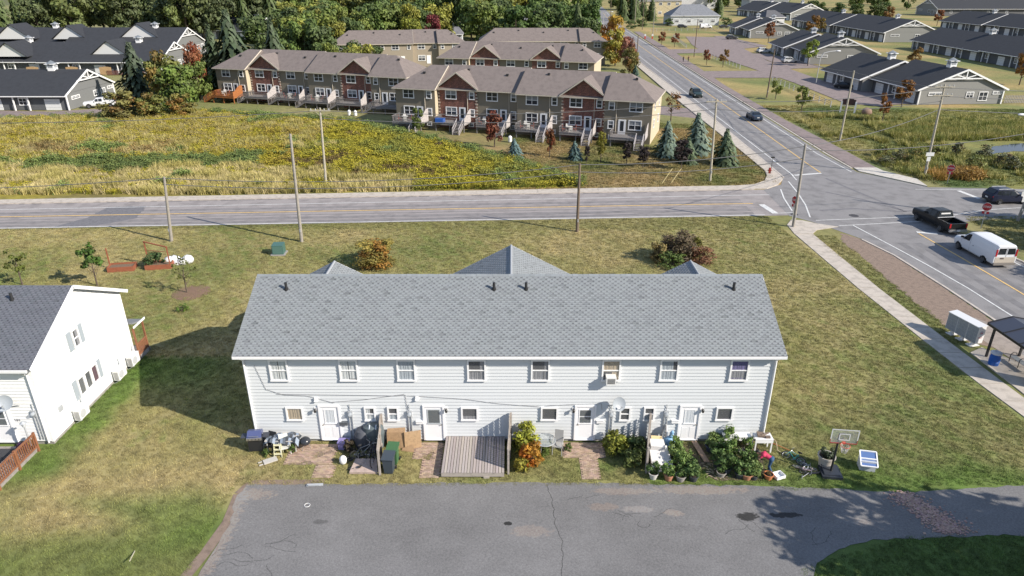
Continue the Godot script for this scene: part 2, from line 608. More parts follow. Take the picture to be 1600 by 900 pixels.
	# kerbs
	for k in [[ribbon([[-260, far_kerb(-260)], [-57, far_kerb(-57)], [28.9, far_kerb(28.9)]], [[-260, far_kerb(-260) + 0.2], [-57, far_kerb(-57) + 0.2], [28.9, far_kerb(28.9) + 0.2]]), 0.14], [ribbon(wl, [[34.15, 85.2], [34.7, 98.2], [35.6, 122], [36.3, 156], [37.1, 205], [39.2, 260], [44.3, 361], [55.3, 498], [68.8, 700], [79.8, 900]]), 0.14], [ribbon([[44.9, 90.0], [44.9, 98.2], [45.7, 121], [47.3, 171], [49.5, 233], [54.3, 361]], [[45.2, 90.0], [45.2, 98.2], [46.0, 121], [47.6, 171], [49.8, 233], [54.6, 361]]), 0.05], [ribbon(sl.slice(0, 7), [[36.7, 10], [36.4, 25], [36.0, 40], [35.7, 46.9], [35.46, 51.6], [34.85, 58.7], [33.8, 62.9]]), 0.06], [ribbon(sr.slice(0, 6), [[47.6, 10], [47.0, 30], [46.4, 45], [45.7, 57.0], [44.6, 62.6], [43.9, 66.0]]), 0.12]]:
		m = Mb.new()
		slab(m, k[0], k[1])
		struct("kerb", m, kerb)
	# pavement along the far side of the front street: slabs with joints
	var walk := Mb.new()
	slab(walk, ribbon([[-260, far_kerb(-260) + 0.22], [-69.1, far_kerb(-69.1) + 0.22]], [[-260, walk_far(-260)], [-69.1, walk_far(-69.1)]]), 0.13)
	var sw := struct("sidewalk", walk, conc)
	var i := 0
	var x := -69.0
	while x < 27.0:
		m = Mb.new()
		var a := x + 0.012
		var b := x + 2.39
		slab(m, [[a, far_kerb(a) + 0.22], [b, far_kerb(b) + 0.22], [b, walk_far(b)], [a, walk_far(a)]], 0.13 + rr(-0.004, 0.004))
		part("slab", m, conc, sw)
		x += 2.4
		i += 1
	# pavement on the left side of the cross street
	walk = Mb.new()
	slab(walk, ribbon([[35.2, 205], [37.0, 260], [42.2, 361], [53.2, 498]], [[37.0, 205], [39.1, 260], [44.1, 361], [55.1, 498]]), 0.13)
	sw = struct("sidewalk", walk, conc)
	var edge := [[33.0, 88.5, 34.3], [33.3, 102, 34.95], [33.5, 122, 35.55], [33.9, 156, 36.25], [35.1, 204.7, 36.95]]
	for k in 4:
		var n := int((edge[k + 1][1] - edge[k][1]) / 2.4)
		for j in n:
			var t0 := (j + 0.012) / n
			var t1 := (j + 0.988) / n
			var A: Array = edge[k]
			var B: Array = edge[k + 1]
			m = Mb.new()
			slab(m, [[lerpf(A[0], B[0], t0), lerpf(A[1], B[1], t0)], [lerpf(A[2], B[2], t0), lerpf(A[1], B[1], t0)], [lerpf(A[2], B[2], t1), lerpf(A[1], B[1], t1)], [lerpf(A[0], B[0], t1), lerpf(A[1], B[1], t1)]], 0.13)
			part("slab", m, conc, sw)
	# corner pavements
	m = Mb.new()
	slab(m, [[27.1, far_kerb(27.1) + 0.22], [28.9, far_kerb(28.9) + 0.22], [30.5, 80.2], [32.4, 81.9], [33.9, 84.4], [34.25, 86.5], [34.3, 88.4], [33.0, 88.4], [32.5, 86.2], [31.4, 83.7], [29.6, 82.0], [27.1, walk_far(27.1)]], 0.12)
	struct("corner_pavement", m, conc)
	m = Mb.new()
	slab(m, [[45.3, 90.0], [48.3, 90.0], [48.4, 88.4], [50.7, 84.4], [50.25, 81.2], [46.9, 85.8], [45.2, 88.2]], 0.11)
	struct("corner_pavement", m, mt("concrete_pale", L3(0.60, 0.56, 0.50), 0.9, 0.9, 4.0))
	# south sidewalk: slabs, then the ramp at the corner
	var smain := Mb.new()
	slab(smain, [[29.9, 33.0], [31.3, 33.0], [32.6, 10.0], [31.2, 10.0]], 0.045)
	sw = struct("sidewalk", smain, conc)
	var le := [[29.75, 33.1, 31.2], [29.31, 37.0, 30.9], [28.86, 42.85, 30.5], [28.32, 51.6, 30.0], [27.95, 64.4, 29.75]]
	for k in 4:
		var n := int((le[k + 1][1] - le[k][1]) / 1.5)
		for j in n:
			var t0 := (j + 0.012) / n
			var t1 := (j + 0.988) / n
			var A: Array = le[k]
			var B: Array = le[k + 1]
			m = Mb.new()
			slab(m, [[lerpf(A[0], B[0], t0), lerpf(A[1], B[1], t0)], [lerpf(A[2], B[2], t0), lerpf(A[1], B[1], t0)], [lerpf(A[2], B[2], t1), lerpf(A[1], B[1], t1)], [lerpf(A[0], B[0], t1), lerpf(A[1], B[1], t1)]], 0.045 + rr(-0.006, 0.006))
			part("slab", m, conc, sw)
	m = Mb.new()
	slab(m, [[27.95, 64.5], [29.75, 64.5], [30.6, 65.6], [33.2, 66.6], [31.4, 67.6], [30.3, 68.6], [29.2, 68.8], [28.2, 67.2]], 0.05)
	struct("corner_pavement", m, conc)
	# bare verge between sidewalk and south street
	m = Mb.new()
	sheet(m, wavy([[32.7, 65.0], [33.7, 63.3], [34.8, 59.5], [35.4, 52.0], [35.6, 47.0], [35.85, 43.0], [33.2, 41.5], [31.9, 42.5], [31.5, 46.5], [31.6, 52.9], [31.8, 58.6], [31.7, 62.0]], 0.35), 0.012)
	struct("gravel_verge", m, soil)
	m = Mb.new()
	sheet(m, [[33.0, 43.4], [34.6, 46.2], [35.9, 44.0], [36.2, 36.0], [33.6, 37.2]], 0.022)
	struct("bus_bay", m, mt("asphalt_pale", L3(0.34, 0.29, 0.25), 0.92, 1.2, 5.0))
	m = Mb.new()
	slab(m, [[31.1, 40.9], [32.3, 41.6], [34.3, 38.2], [34.6, 33.5], [31.4, 33.5]], 0.055)
	struct("shelter_pad", m, conc)
	# right-hand corner lawn, shaded, with its kerb
	m = Mb.new()
	sheet(m, [[46.2, 57.9], [45.0, 62.0], [44.2, 66.0], [45.4, 67.2], [50.4, 68.6], [62, 69.6], [62, 30], [47.2, 30]], 0.008)
	# painted lines
	var W := []
	var wn := []
	var wf := []
	var yl := []
	for k in 12:
		var xx := lerpf(-120.0, 27.0, k / 11.0)
		wn.push_back([xx, 68.97 + 0.054 * xx])
		yl.push_back([xx, 72.9 + 0.058 * xx])
		wf.push_back([xx + 3.0, 75.9 + 0.066 * (xx + 3.0)])
	m = Mb.new()
	line(m, wn, 0.17, 0.030)
	line(m, wf, 0.14, 0.030)
	line(m, [[35.9, 86.15], [36.4, 104.4], [37.3, 136.7], [38.3, 171], [40.1, 233], [45.2, 361], [56.2, 498]], 0.16, 0.032)
	line(m, [[44.1, 88.0], [43.7, 98.2], [44.5, 121], [46.1, 171], [48.3, 233], [52.8, 361], [63.6, 498]], 0.16, 0.032)
	line(m, [[44.35, 68.0], [44.2, 64.0]], 0.12, 0.032)
	line(m, [[34.88, 67.1], [36.03, 60.6], [36.71, 56.4], [37.3, 51.6], [37.65, 45.2], [38.0, 33.0], [38.3, 12.0]], 0.15, 0.032)
	line(m, [[44.2, 62.5], [44.9, 56.0], [45.4, 45.0], [46.0, 30.0]], 0.13, 0.032)
	line(m, [[27.84, 74.1], [28.3, 70.9]], 0.7, 0.034)
	line(m, [[36.1, 86.4], [39.9, 87.4]], 0.45, 0.034)
	line(m, [[40.3, 65.0], [42.1, 64.5]], 0.45, 0.034)
	line(m, [[53.0, 79.5], [53.5, 76.3]], 0.55, 0.034)
	line(m, [[35.98, 94.5], [35.98, 87.7], [35.5, 84.1]], 0.15, 0.036)
	line(m, [[34.27, 83.5], [33.64, 79.0], [32.7, 74.0], [31.5, 69.6]], 0.16, 0.036)
	line(m, [[32.1, 80.1], [31.2, 76.5], [30.4, 71.8]], 0.16, 0.036)
	line(m, [[28.2, 70.9], [30.4, 71.2]], 0.14, 0.036)
	line(m, [[31.7, 68.6], [42.7, 69.8]], 0.13, 0.036)
	line(m, [[33.35, 66.9], [42.6, 68.3]], 0.13, 0.036)
	line(m, [[46.2, 70.0], [48.9, 71.1], [52.0, 72.2], [60, 73.6], [110, 76.2]], 0.13, 0.036)
	line(m, [[48.2, 80.1], [61, 79.6], [110, 82.2]], 0.13, 0.036)
	struct("white_road_marking", m, white)
	m = Mb.new()
	line(m, yl, 0.2, 0.031)
	line(m, [[39.96, 87.7], [40.08, 92.7], [40.8, 110.3], [41.46, 129.9], [42.4, 157], [43.7, 197], [45.9, 262], [50.2, 361], [61.2, 498]], 0.17, 0.033)
	line(m, [[40.3, 64.6], [40.7, 58.3], [41.0, 51.6], [41.2, 45.0], [41.6, 20.0]], 0.16, 0.033)
	line(m, [[53.6, 76.2], [62, 76.6], [110, 79.0]], 0.15, 0.033)
	struct("yellow_road_marking", m, yellow)
	# old patch in the front street and dark tyre wear through the junction
	m = Mb.new()
	sheet(m, wavy([[-46.6, 66.6], [-42.5, 67.0], [-39.5, 69.4], [-40.6, 73.6], [-44.6, 73.2], [-44.8, 69.6]], 0.3), 0.017)
	for s in [[[33.5, 72.0], [37.5, 72.6], [42.0, 71.6], [47.0, 72.4]], [[37.0, 79.0], [40.0, 76.0], [42.5, 72.0]], [[39.5, 85.0], [40.8, 79.0], [42.6, 71.5]]]:
		line(m, s, 0.35, 0.0245)
	for k in 46:
		var dx := -66.0 + k * 2.05 + rr(-0.8, 0.8)
		line(m, [[dx, far_kerb(dx) - 0.12], [dx + rr(0.3, 2.0), far_kerb(dx + 1.0) - 0.14]], rr(0.1, 0.26), 0.0245)
	struct("worn_asphalt", m, mt("asphalt_worn", L3(0.185, 0.18, 0.19), 0.9, 0.8, 3.0))
	for s in [[36.4, 70.2, 0.5, 0.35], [43.8, 69.6, 0.35, 0.3], [30.2, 70.6, 0.4, 0.35]]:
		m = Mb.new()
		m.lathe(P(s[0], s[1], 0.024), [Vector2(s[2], 0), Vector2(s[2] * 0.9, 0.012), Vector2(0, 0.012)], 18)
		struct("manhole_cover", m, mt("iron_dark", L3(0.05, 0.045, 0.045), 0.6))
	m = Mb.new()
	for q in [[0.10, 0.7], [0.26, 0.8], [0.42, 0.3], [0.60, 0.8], [0.78, 0.7]]:
		var wp := []
		for k in 60:
			var xx := lerpf(-130.0, 26.0, k / 59.0)
			var d0 := 68.97 + 0.054 * xx
			var d1 := 75.9 + 0.066 * xx
			wp.push_back([xx, lerpf(d0, d1, q[0]) + 0.06 * sin(k * 1.9)])
		line(m, wp, q[1], 0.0155)
	struct("wheel_tracks", m, mt("asphalt_tracks", L3(0.25, 0.232, 0.228), 0.85, 1.1, 9.0))
	m = Mb.new()
	for q in [[0.13, 0.7], [0.34, 0.7], [0.62, 0.7], [0.84, 0.7]]:
		var wp := []
		for k in 50:
			var dd := lerpf(97.0, 225.0, k / 49.0)
			var x0 := lerpf(36.0, 39.9, (dd - 97.0) / 128.0)
			wp.push_back([x0 + 8.0 * q[0], dd])
		line(m, wp, q[1], 0.0195)
		wp = []
		for k in 20:
			var dd := lerpf(20.0, 62.0, k / 19.0)
			var x0 := lerpf(38.1, 36.2, (dd - 20.0) / 42.0)
			wp.push_back([x0 + 7.6 * q[0], dd])
		line(m, wp, q[1], 0.0195)
	struct("wheel_tracks", m, mt("asphalt_tracks_grey", L3(0.205, 0.198, 0.2), 0.85, 1.1, 9.0))
	# parking lot and driveway
	var lot := StandardMaterial3D.new()
	lot.albedo_color = L3(0.243, 0.237, 0.235).linear_to_srgb()
	lot.roughness = 0.92
	lot.albedo_texture = asphalt_image()
	lot.heightmap_enabled = true
	lot.heightmap_texture = lot.albedo_texture
	lot.heightmap_scale = 1.0
	var edge2 := [[-13.35, 27.6], [-8.0, 27.62], [-3.2, 27.72], [2.0, 27.75], [9.0, 27.6], [14.0, 27.42], [17.2, 27.15], [19.6, 27.0], [21.0, 27.15], [25.9, 27.55], [25.9, 24.25], [21.5, 24.1], [18.9, 24.0], [16.4, 23.9], [14.6, 23.3], [13.3, 22.5], [12.7, 21.4], [12.3, 19], [12.4, 8.5], [-14.6, 8.5], [-14.0, 19.0], [-13.4, 21.8], [-13.2, 24.5], [-13.55, 26.8]]
	struct("parking_lot", sheet_uv(wavy(edge2, 0.16), 0.02), lot)
	m = Mb.new()
	sheet(m, wavy([[25.7, 27.55], [31.0, 28.4], [37.0, 29.0], [37.0, 25.0], [30.0, 24.4], [25.7, 24.25]], 0.15), 0.024)
	struct("driveway", m, dark)
	m = Mb.new()
	rng.seed = 12
	for k in 1500:
		var t := rng.randf()
		var g := P(lerpf(19.2, 20.4, t) + rng.randfn(0.0, 0.32 + 0.2 * t), lerpf(27.0, 24.3, t) + rr(-0.15, 0.15), 0.026)
		var s := rr(0.02, 0.055)
		var kk := rr(0.6, 1.0)
		m.col = Color(kk, kk * rr(0.85, 1.0), kk * rr(0.8, 1.0))
		m.hexa(g + Vector3(-s, s * 0.5, s * 0.7), g + Vector3(s * rr(0.6, 1), s * 0.5, s), g + Vector3(s, s * 0.6, -s * rr(0.6, 1)), g + Vector3(-s * rr(0.5, 1), s * 0.55, -s), Vector3(0, -s * 0.55, 0))
	stuff(part("gravel", m, mt("red_gravel", L3(0.45, 0.33, 0.28), 0.95, 0, 0, 0, true)), "reddish gravel strewn across the driveway joint", "gravel")
	m = Mb.new()
	line(m, [[-14.0, 21.4], [-13.6, 23.2], [-13.35, 25.0], [-13.5, 26.9], [-13.2, 27.7], [-9.5, 27.75]], 0.5, 0.016)
	struct("dirt_edge", m, soil)
	# a ring of chalk or hose lying on the lot
	m = Mb.new()
	m.torus(P(-9.9, 26.1, 0.035), Vector3.UP, 0.13, 0.014, 20, 6)
	tag(part("ring", m, mt("white_plastic", L3(0.75, 0.75, 0.74), 0.5)), "small white plastic ring lying on the grey parking lot", "ring")
	m = Mb.new()
	m.beam(P(-10.3, 27.5, 0.06), P(-9.5, 27.55, 0.06), 0.16, 0.05)
	m.beam(P(-10.2, 27.42, 0.12), P(-9.65, 27.46, 0.1), 0.05, 0.05)
	tag(part("plank_scrap", m, mt("grey_metal", L3(0.4, 0.42, 0.44), 0.5)), "short grey metal strip dropped at the lawn edge of the parking lot", "scrap")
	# brick paths at the back doors
	var brick := mt("paver", L3(0.56, 0.43, 0.33), 0.92, 0.5, 2.0, 0.0, true)
	for q in [[[-12.0, -9.5, 29.15, 30.9], [-10.25, -9.25, 28.1, 29.15]], [[-5.3, -3.72, 29.6, 31.05], [-4.75, -3.72, 28.1, 29.6]], [[2.7, 5.0, 29.7, 31.05], [3.55, 4.5, 28.0, 29.7]]]:
		var base := Mb.new()
		for r in q:
			sheet(base, [[r[0], r[2]], [r[1], r[2]], [r[1], r[3]], [r[0], r[3]]], 0.012)
		var bp := struct("brick_path", base, soil)
		m = Mb.new()
		for r in q:
			var dd: float = r[2]
			var row := 0
			while dd < r[3] - 0.05:
				var xx: float = r[0] + (0.1 if row % 2 else 0.0)
				while xx < r[1] - 0.1:
					if nzf(1, xx * 3.0, dd * 3.0) > -0.42:
						var t := rr(0.62, 1.0)
						m.col = Color(t, t * rr(0.9, 1.0), t * rr(0.84, 1.0))
						var hh := rr(0.0, 0.012)
						m.hexa(P(xx + 0.006, dd + 0.005, 0.03 + hh), P(xx + 0.195, dd + 0.005, 0.03 + rr(0.0, 0.012)), P(xx + 0.195, dd + 0.096, 0.03 + hh), P(xx + 0.006, dd + 0.096, 0.03 + rr(0.0, 0.012)), Vector3(0, -0.03, 0))
					xx += 0.2
				dd += 0.1
				row += 1
		stuff(part("bricks", m, brick, bp))
	# pond
	m = Mb.new()
	sheet(m, wavy([[67.5, 97.6], [72.0, 99.2], [86.0, 100.5], [100.0, 102], [100.0, 106.0], [84.0, 106.0], [76.5, 104.6], [71.5, 102.6]], 0.6, 0.8), 0.03)
	var wm := mt("pond_water", L3(0.02, 0.03, 0.04), 0.04)
	struct("pond", m, wm)

# ---------------------------------------------------------------- pieces of houses
func frame_mesh(w: float, h: float, trim: float, deep: float, rail: bool, mull: int) -> Mb:
	# window casing in its own plane, outside towards +z, centre at the origin
	var m := Mb.new()
	var H := h * 0.5
	var W := w * 0.5
	m.box(Vector3(0, H - trim / 2, deep / 2), Vector3(w, trim, deep))
	m.box(Vector3(0, -H + trim / 2, deep / 2 + 0.01), Vector3(w + 0.04, trim, deep + 0.02))
	m.box(Vector3(-W + trim / 2, 0, deep / 2), Vector3(trim, h - 2 * trim, deep))
	m.box(Vector3(W - trim / 2, 0, deep / 2), Vector3(trim, h - 2 * trim, deep))
	if rail:
		m.box(Vector3(0, 0, deep / 2 - 0.008), Vector3(w - 2 * trim, 0.055, deep - 0.016))
	for k in mull:
		var x := -W + trim + (w - 2 * trim) * (k + 1) / (mull + 1)
		m.box(Vector3(x, 0, deep / 2 - 0.004), Vector3(0.07, h - 2 * trim, deep - 0.012))
	return m
func pane_mesh(w: float, h: float, z: float) -> Mb:
	var m := Mb.new()
	m.quad(Vector3(-w / 2, -h / 2, z), Vector3(w / 2, -h / 2, z), Vector3(w / 2, h / 2, z), Vector3(-w / 2, h / 2, z))
	return m
func curtain_mesh(x0: float, x1: float, y0: float, y1: float, z: float, fold: float) -> Mb:
	var m := Mb.new()
	var n := maxi(4, int((x1 - x0) / 0.035))
	for i in n:
		var a := lerpf(x0, x1, float(i) / n)
		var b := lerpf(x0, x1, float(i + 1) / n)
		var za := z + fold * (0.5 + 0.5 * sin(i * 1.7 + sin(i * 0.6) * 1.3))
		var zb := z + fold * (0.5 + 0.5 * sin((i + 1) * 1.7 + sin((i + 1) * 0.6) * 1.3))
		m.quad(Vector3(a, y0, za), Vector3(b, y0, zb), Vector3(b, y1, zb), Vector3(a, y1, za))
	return m
# a real window with glass over curtain and dark room; style: [x0, x1, y0, y1] of curtains as shares
func window(parent: Node, at: Vector3, w: float, h: float, rail: bool, curtains: Array, cmat: Material, turn := 0.0) -> Node3D:
	var white := mt("vinyl_white", L3(0.80, 0.80, 0.80), 0.45)
	var o := part("window", frame_mesh(w, h, 0.085, 0.075, rail, 0), white, parent)
	o.position = at
	o.rotation.y = turn
	var iw := w - 0.17
	var ih := h - 0.17
	part("room_shade", pane_mesh(iw, ih, 0.004), mt("room_dark", L3(0.03, 0.03, 0.032), 0.9), o)
	for q in curtains:
		part("curtain", curtain_mesh(-iw / 2 + iw * q[0], -iw / 2 + iw * q[1], -ih / 2 + ih * q[2], -ih / 2 + ih * q[3], 0.008, 0.02), cmat, o)
	part("pane", pane_mesh(iw, ih, 0.036), glass("window_glass", L3(0.75, 0.8, 0.85), 0.08), o)
	return o
# horizontal siding boards on a wall of length w, from y0 to y1; outside towards +z
func siding(parent: Node, x0: float, x1: float, y0: float, y1: float, z: float, step: float, m: Material, clip = null) -> void:
	var y := y0
	while y < y1 - 0.01:
		var t := minf(y + step, y1)
		var a := x0
		var b := x1
		if clip != null:
			var r: Vector2 = clip.call(t - 0.01)
			a = r.x
			b = r.y
		if b - a > 0.1:
			var k := Mb.new()
			k.quad(Vector3(a, y, z + 0.042), Vector3(b, y, z + 0.042), Vector3(b, t, z + 0.004), Vector3(a, t, z + 0.004))
			k.quad(Vector3(a, y, z), Vector3(b, y, z), Vector3(b, y, z + 0.042), Vector3(a, y, z + 0.042))
			k.quad(Vector3(a, y, z), Vector3(a, y, z + 0.042), Vector3(a, t, z + 0.004), Vector3(a, t, z))
			k.quad(Vector3(b, y, z + 0.042), Vector3(b, y, z), Vector3(b, t, z), Vector3(b, t, z + 0.004))
			part("siding_board", k, m, parent)
		y += step
# shingled slope: e0,e1 eave corners (left, right), r0 ridge corner above e0; courses of separate tabs
func shingle_tab(m: Mb, o: Vector3, ux: Vector3, us: Vector3, nn: Vector3, w: float, l: float, lift: float) -> void:
	var a := o + nn * lift
	var b := o + ux * w + nn * lift
	var c2 := o + ux * w + us * l + nn * 0.004
	var d2 := o + us * l + nn * 0.004
	m.quad(a, b, c2, d2)
	m.quad(o, o + ux * w, b, a)
	m.quad(o, a, d2, o + us * l)
	m.quad(b, o + ux * w, o + ux * w + us * l, c2)
func shingles(roof: Node, e0: Vector3, e1: Vector3, r0: Vector3, mat: Material, step: float, singly: int, tones: Array) -> void:
	var ux := (e1 - e0).normalized()
	var us := (r0 - e0).normalized()
	var nn := ux.cross(us).normalized()
	var width := e0.distance_to(e1)
	var rise := e0.distance_to(r0)
	var rows := int(rise / step)
	step = rise / rows
	var tw := 0.31
	var one := func(m: Mb, o: Vector3, w: float) -> void:
		var t: Color = tones[rng.randi() % tones.size()]
		var k := rr(0.48, 0.7)
		if rng.randf() < 0.04:
			t = t.darkened(rr(0.1, 0.3))
		var w1 := minf(w, tw * rr(0.58, 0.7))
		m.col = t
		shingle_tab(m, o, ux, us, nn, w1, step * 1.02, rr(0.018, 0.024))
		if w > w1 + 0.01:
			m.col = Color(t.r * k, t.g * k, t.b * k * 1.04)
			shingle_tab(m, o + ux * w1, ux, us, nn, w - w1, step * 0.6, 0.006)
			m.col = t
			shingle_tab(m, o + ux * w1 + us * step * 0.6, ux, us, nn, w - w1, step * 0.42, 0.008)
	var variants := []
	for i in 8:
		var k := Mb.new()
		one.call(k, Vector3.ZERO, tw - 0.004)
		variants.push_back(k.mesh())
	var rest := Mb.new()
	var made := 0
	for j in rows:
		var x := -fmod(j * 0.137, tw)
		while x < width - 0.02:
			var x0 := maxf(x, 0.0)
			var x1 := minf(x + tw - 0.004, width)
			x += tw
			if x1 - x0 < 0.03:
				continue
			var o := e0 + ux * x0 + us * (step * j)
			if made < singly:
				var s := part("shingle", variants[rng.randi() % 8], mat, roof)
				s.transform = Transform3D(Basis(ux * ((x1 - x0) / (tw - 0.004)), nn, -us) * Basis(ux, nn, -us).inverse(), o)
				made += 1
			else:
				one.call(rest, o, x1 - x0)
	if rest.v.size():
		stuff(part("shingle_field", rest, mat, roof))
func grey_tones(base: Color) -> Array:
	var r := []
	for k in [0.86, 0.9, 0.94, 0.97, 0.99, 1.0, 0.95, 0.92, 0.98]:
		r.push_back(Color(base.r * k, base.g * k, base.b * k))
	return r
func door(parent: Node, at: Vector3, half_glass: int, hinge: float, turn := 0.0) -> Node3D:
	var white := mt("door_white", L3(0.82, 0.82, 0.83), 0.4)
	var m := Mb.new()
	m.box(Vector3(-0.53, 1.07, 0.05), Vector3(0.1, 2.14, 0.1))
	m.box(Vector3(0.53, 1.07, 0.05), Vector3(0.1, 2.14, 0.1))
	m.box(Vector3(0, 2.19, 0.05), Vector3(1.16, 0.1, 0.1))
	m.box(Vector3(0, 0.02, 0.06), Vector3(0.96, 0.04, 0.12))
	var o := part("door_frame", m, white, parent)
	o.position = at
	o.rotation.y = turn
	m = Mb.new()
	m.box(Vector3(0, 1.08, 0.03), Vector3(0.94, 2.06, 0.045))
	if half_glass == 0:
		m.box(Vector3(-0.22, 0.5, 0.056), Vector3(0.3, 0.66, 0.008))
		m.box(Vector3(0.22, 0.5, 0.056), Vector3(0.3, 0.66, 0.008))
	part("door", m, white, o)
	m = Mb.new()
	var gw := 0.5 if half_glass == 0 else 0.62
	var gh := 0.85
	var fr := frame_mesh(gw + 0.08, gh + 0.08, 0.05, 0.022, half_glass == 1, 0)
	var f := part("door_window", fr, white if half_glass != 2 else mt("door_trim_grey", L3(0.42, 0.45, 0.47), 0.5), o)
	f.position = Vector3(0, 1.52, 0.053)
	part("room_shade", pane_mesh(gw, gh, 0.003), mt("room_dark2", L3(0.06, 0.075, 0.08), 0.9), f)
	if half_glass == 0:
		part("curtain", curtain_mesh(-gw / 2, gw / 2, -gh / 2, gh / 2, 0.005, 0.008), mt("lace", L3(0.62, 0.65, 0.68), 0.9), f)
	part("pane", pane_mesh(gw, gh, 0.016), glass("window_glass", L3(0.75, 0.8, 0.85), 0.08), f)
	m = Mb.new()
	m.ell(Vector3(hinge * 0.38, 1.0, 0.1), Vector3(0.035, 0.035, 0.03), 8, 6)
	m.tube(Vector3(hinge * 0.38, 1.0, 0.05), Vector3(hinge * 0.38, 1.0, 0.09), 0.015, 0.015, 6)
	part("handle", m, mt("brass_dull", L3(0.25, 0.22, 0.16), 0.35, 0, 0, 0.9), o)
	return o
func wall_lamp(parent: Node, at: Vector3) -> void:
	var m := Mb.new()
	m.box(Vector3(0, 0.02, 0.02), Vector3(0.14, 0.2, 0.04))
	var o := part("lamp_plate", m, mt("vinyl_white", L3(0.80, 0.80, 0.80), 0.45), parent)
	o.position = at
	m = Mb.new()
	m.tube(Vector3(0, 0.05, 0.03), Vector3(0, 0.05, 0.16), 0.015, 0.015, 6)
	m.lathe(Vector3(0, -0.12, 0.18), [Vector2(0.0, 0.0), Vector2(0.06, 0.01), Vector2(0.08, 0.16), Vector2(0.04, 0.21), Vector2(0, 0.22)], 10)
	part("wall_lamp", m, mt("lamp_black", L3(0.03, 0.03, 0.03), 0.4), o)
func meter(parent: Node, at: Vector3) -> void:
	var g := mt("meter_grey", L3(0.42, 0.44, 0.46), 0.5, 0, 0, 0.2)
	var m := Mb.new()
	m.box(Vector3(0, 0.18, 0.06), Vector3(0.24, 0.36, 0.12))
	m.tube(Vector3(-0.08, 0, 0.05), Vector3(-0.08, -1.5, 0.05), 0.035, 0.035, 8)
	m.tube(Vector3(0.08, 0, 0.05), Vector3(0.08, -1.5, 0.05), 0.03, 0.03, 8)
	m.tube(Vector3(0, 0.36, 0.05), Vector3(0, 0.75, 0.05), 0.02, 0.02, 6)
	var o := part("electric_meter", m, g, parent)
	o.position = at
	m = Mb.new()
	m.x = Transform3D(Basis(Vector3.RIGHT, PI / 2), Vector3(0, 0.2, 0.12))
	m.lathe(Vector3.ZERO, [Vector2(0.1, 0), Vector2(0.1, 0.1), Vector2(0.07, 0.14), Vector2(0, 0.15)], 14)
	part("meter_dial", m, glass("meter_glass", L3(0.6, 0.65, 0.7), 0.45), o)
func dish(parent: Node, at: Vector3, r: float, aim: Vector3, arm: Vector3) -> void:
	var m := Mb.new()
	var z := aim.normalized()
	var s := Vector3.UP.cross(z).normalized()
	var u := z.cross(s)
	m.x = Transform3D(Basis(s, z, u * -1.0), Vector3.ZERO)
	var prof := []
	for i in 7:
		var t := i / 6.0
		prof.push_back(Vector2(0.02 + (r - 0.02) * t, 0.28 * r * t * t))
	for i in 7:
		var t := 1.0 - i / 6.0
		prof.push_back(Vector2(0.02 + (r - 0.02) * t, 0.28 * r * t * t + 0.012))
	m.lathe(Vector3.ZERO, prof, 26)
	var o := part("satellite_dish", m, mt("dish_grey", L3(0.30, 0.33, 0.36), 0.45), parent)
	o.position = at
	m = Mb.new()
	m.tube(arm, Vector3(0, 0, 0), 0.025, 0.025, 8)
	m.tube(u * -r * 0.9, z * r * 0.9 - u * r * 0.35, 0.014, 0.014, 6)
	m.box(z * r * 0.9 - u * r * 0.35, Vector3(0.08, 0.08, 0.1))
	part("dish_arm", m, mt("meter_grey", L3(0.42, 0.44, 0.46), 0.5, 0, 0, 0.2), o)
func vent(parent: Node, at: Vector3) -> void:
	var m := Mb.new()
	m.tube(Vector3(0, -0.12, 0), Vector3(0, 0.42, 0), 0.075, 0.075, 12)
	m.tube(Vector3(0, -0.1, 0), Vector3(0, 0.1, 0), 0.15, 0.1, 12)
	part("vent_pipe", m, mt("pipe_black", L3(0.025, 0.025, 0.027), 0.55), parent).position = at
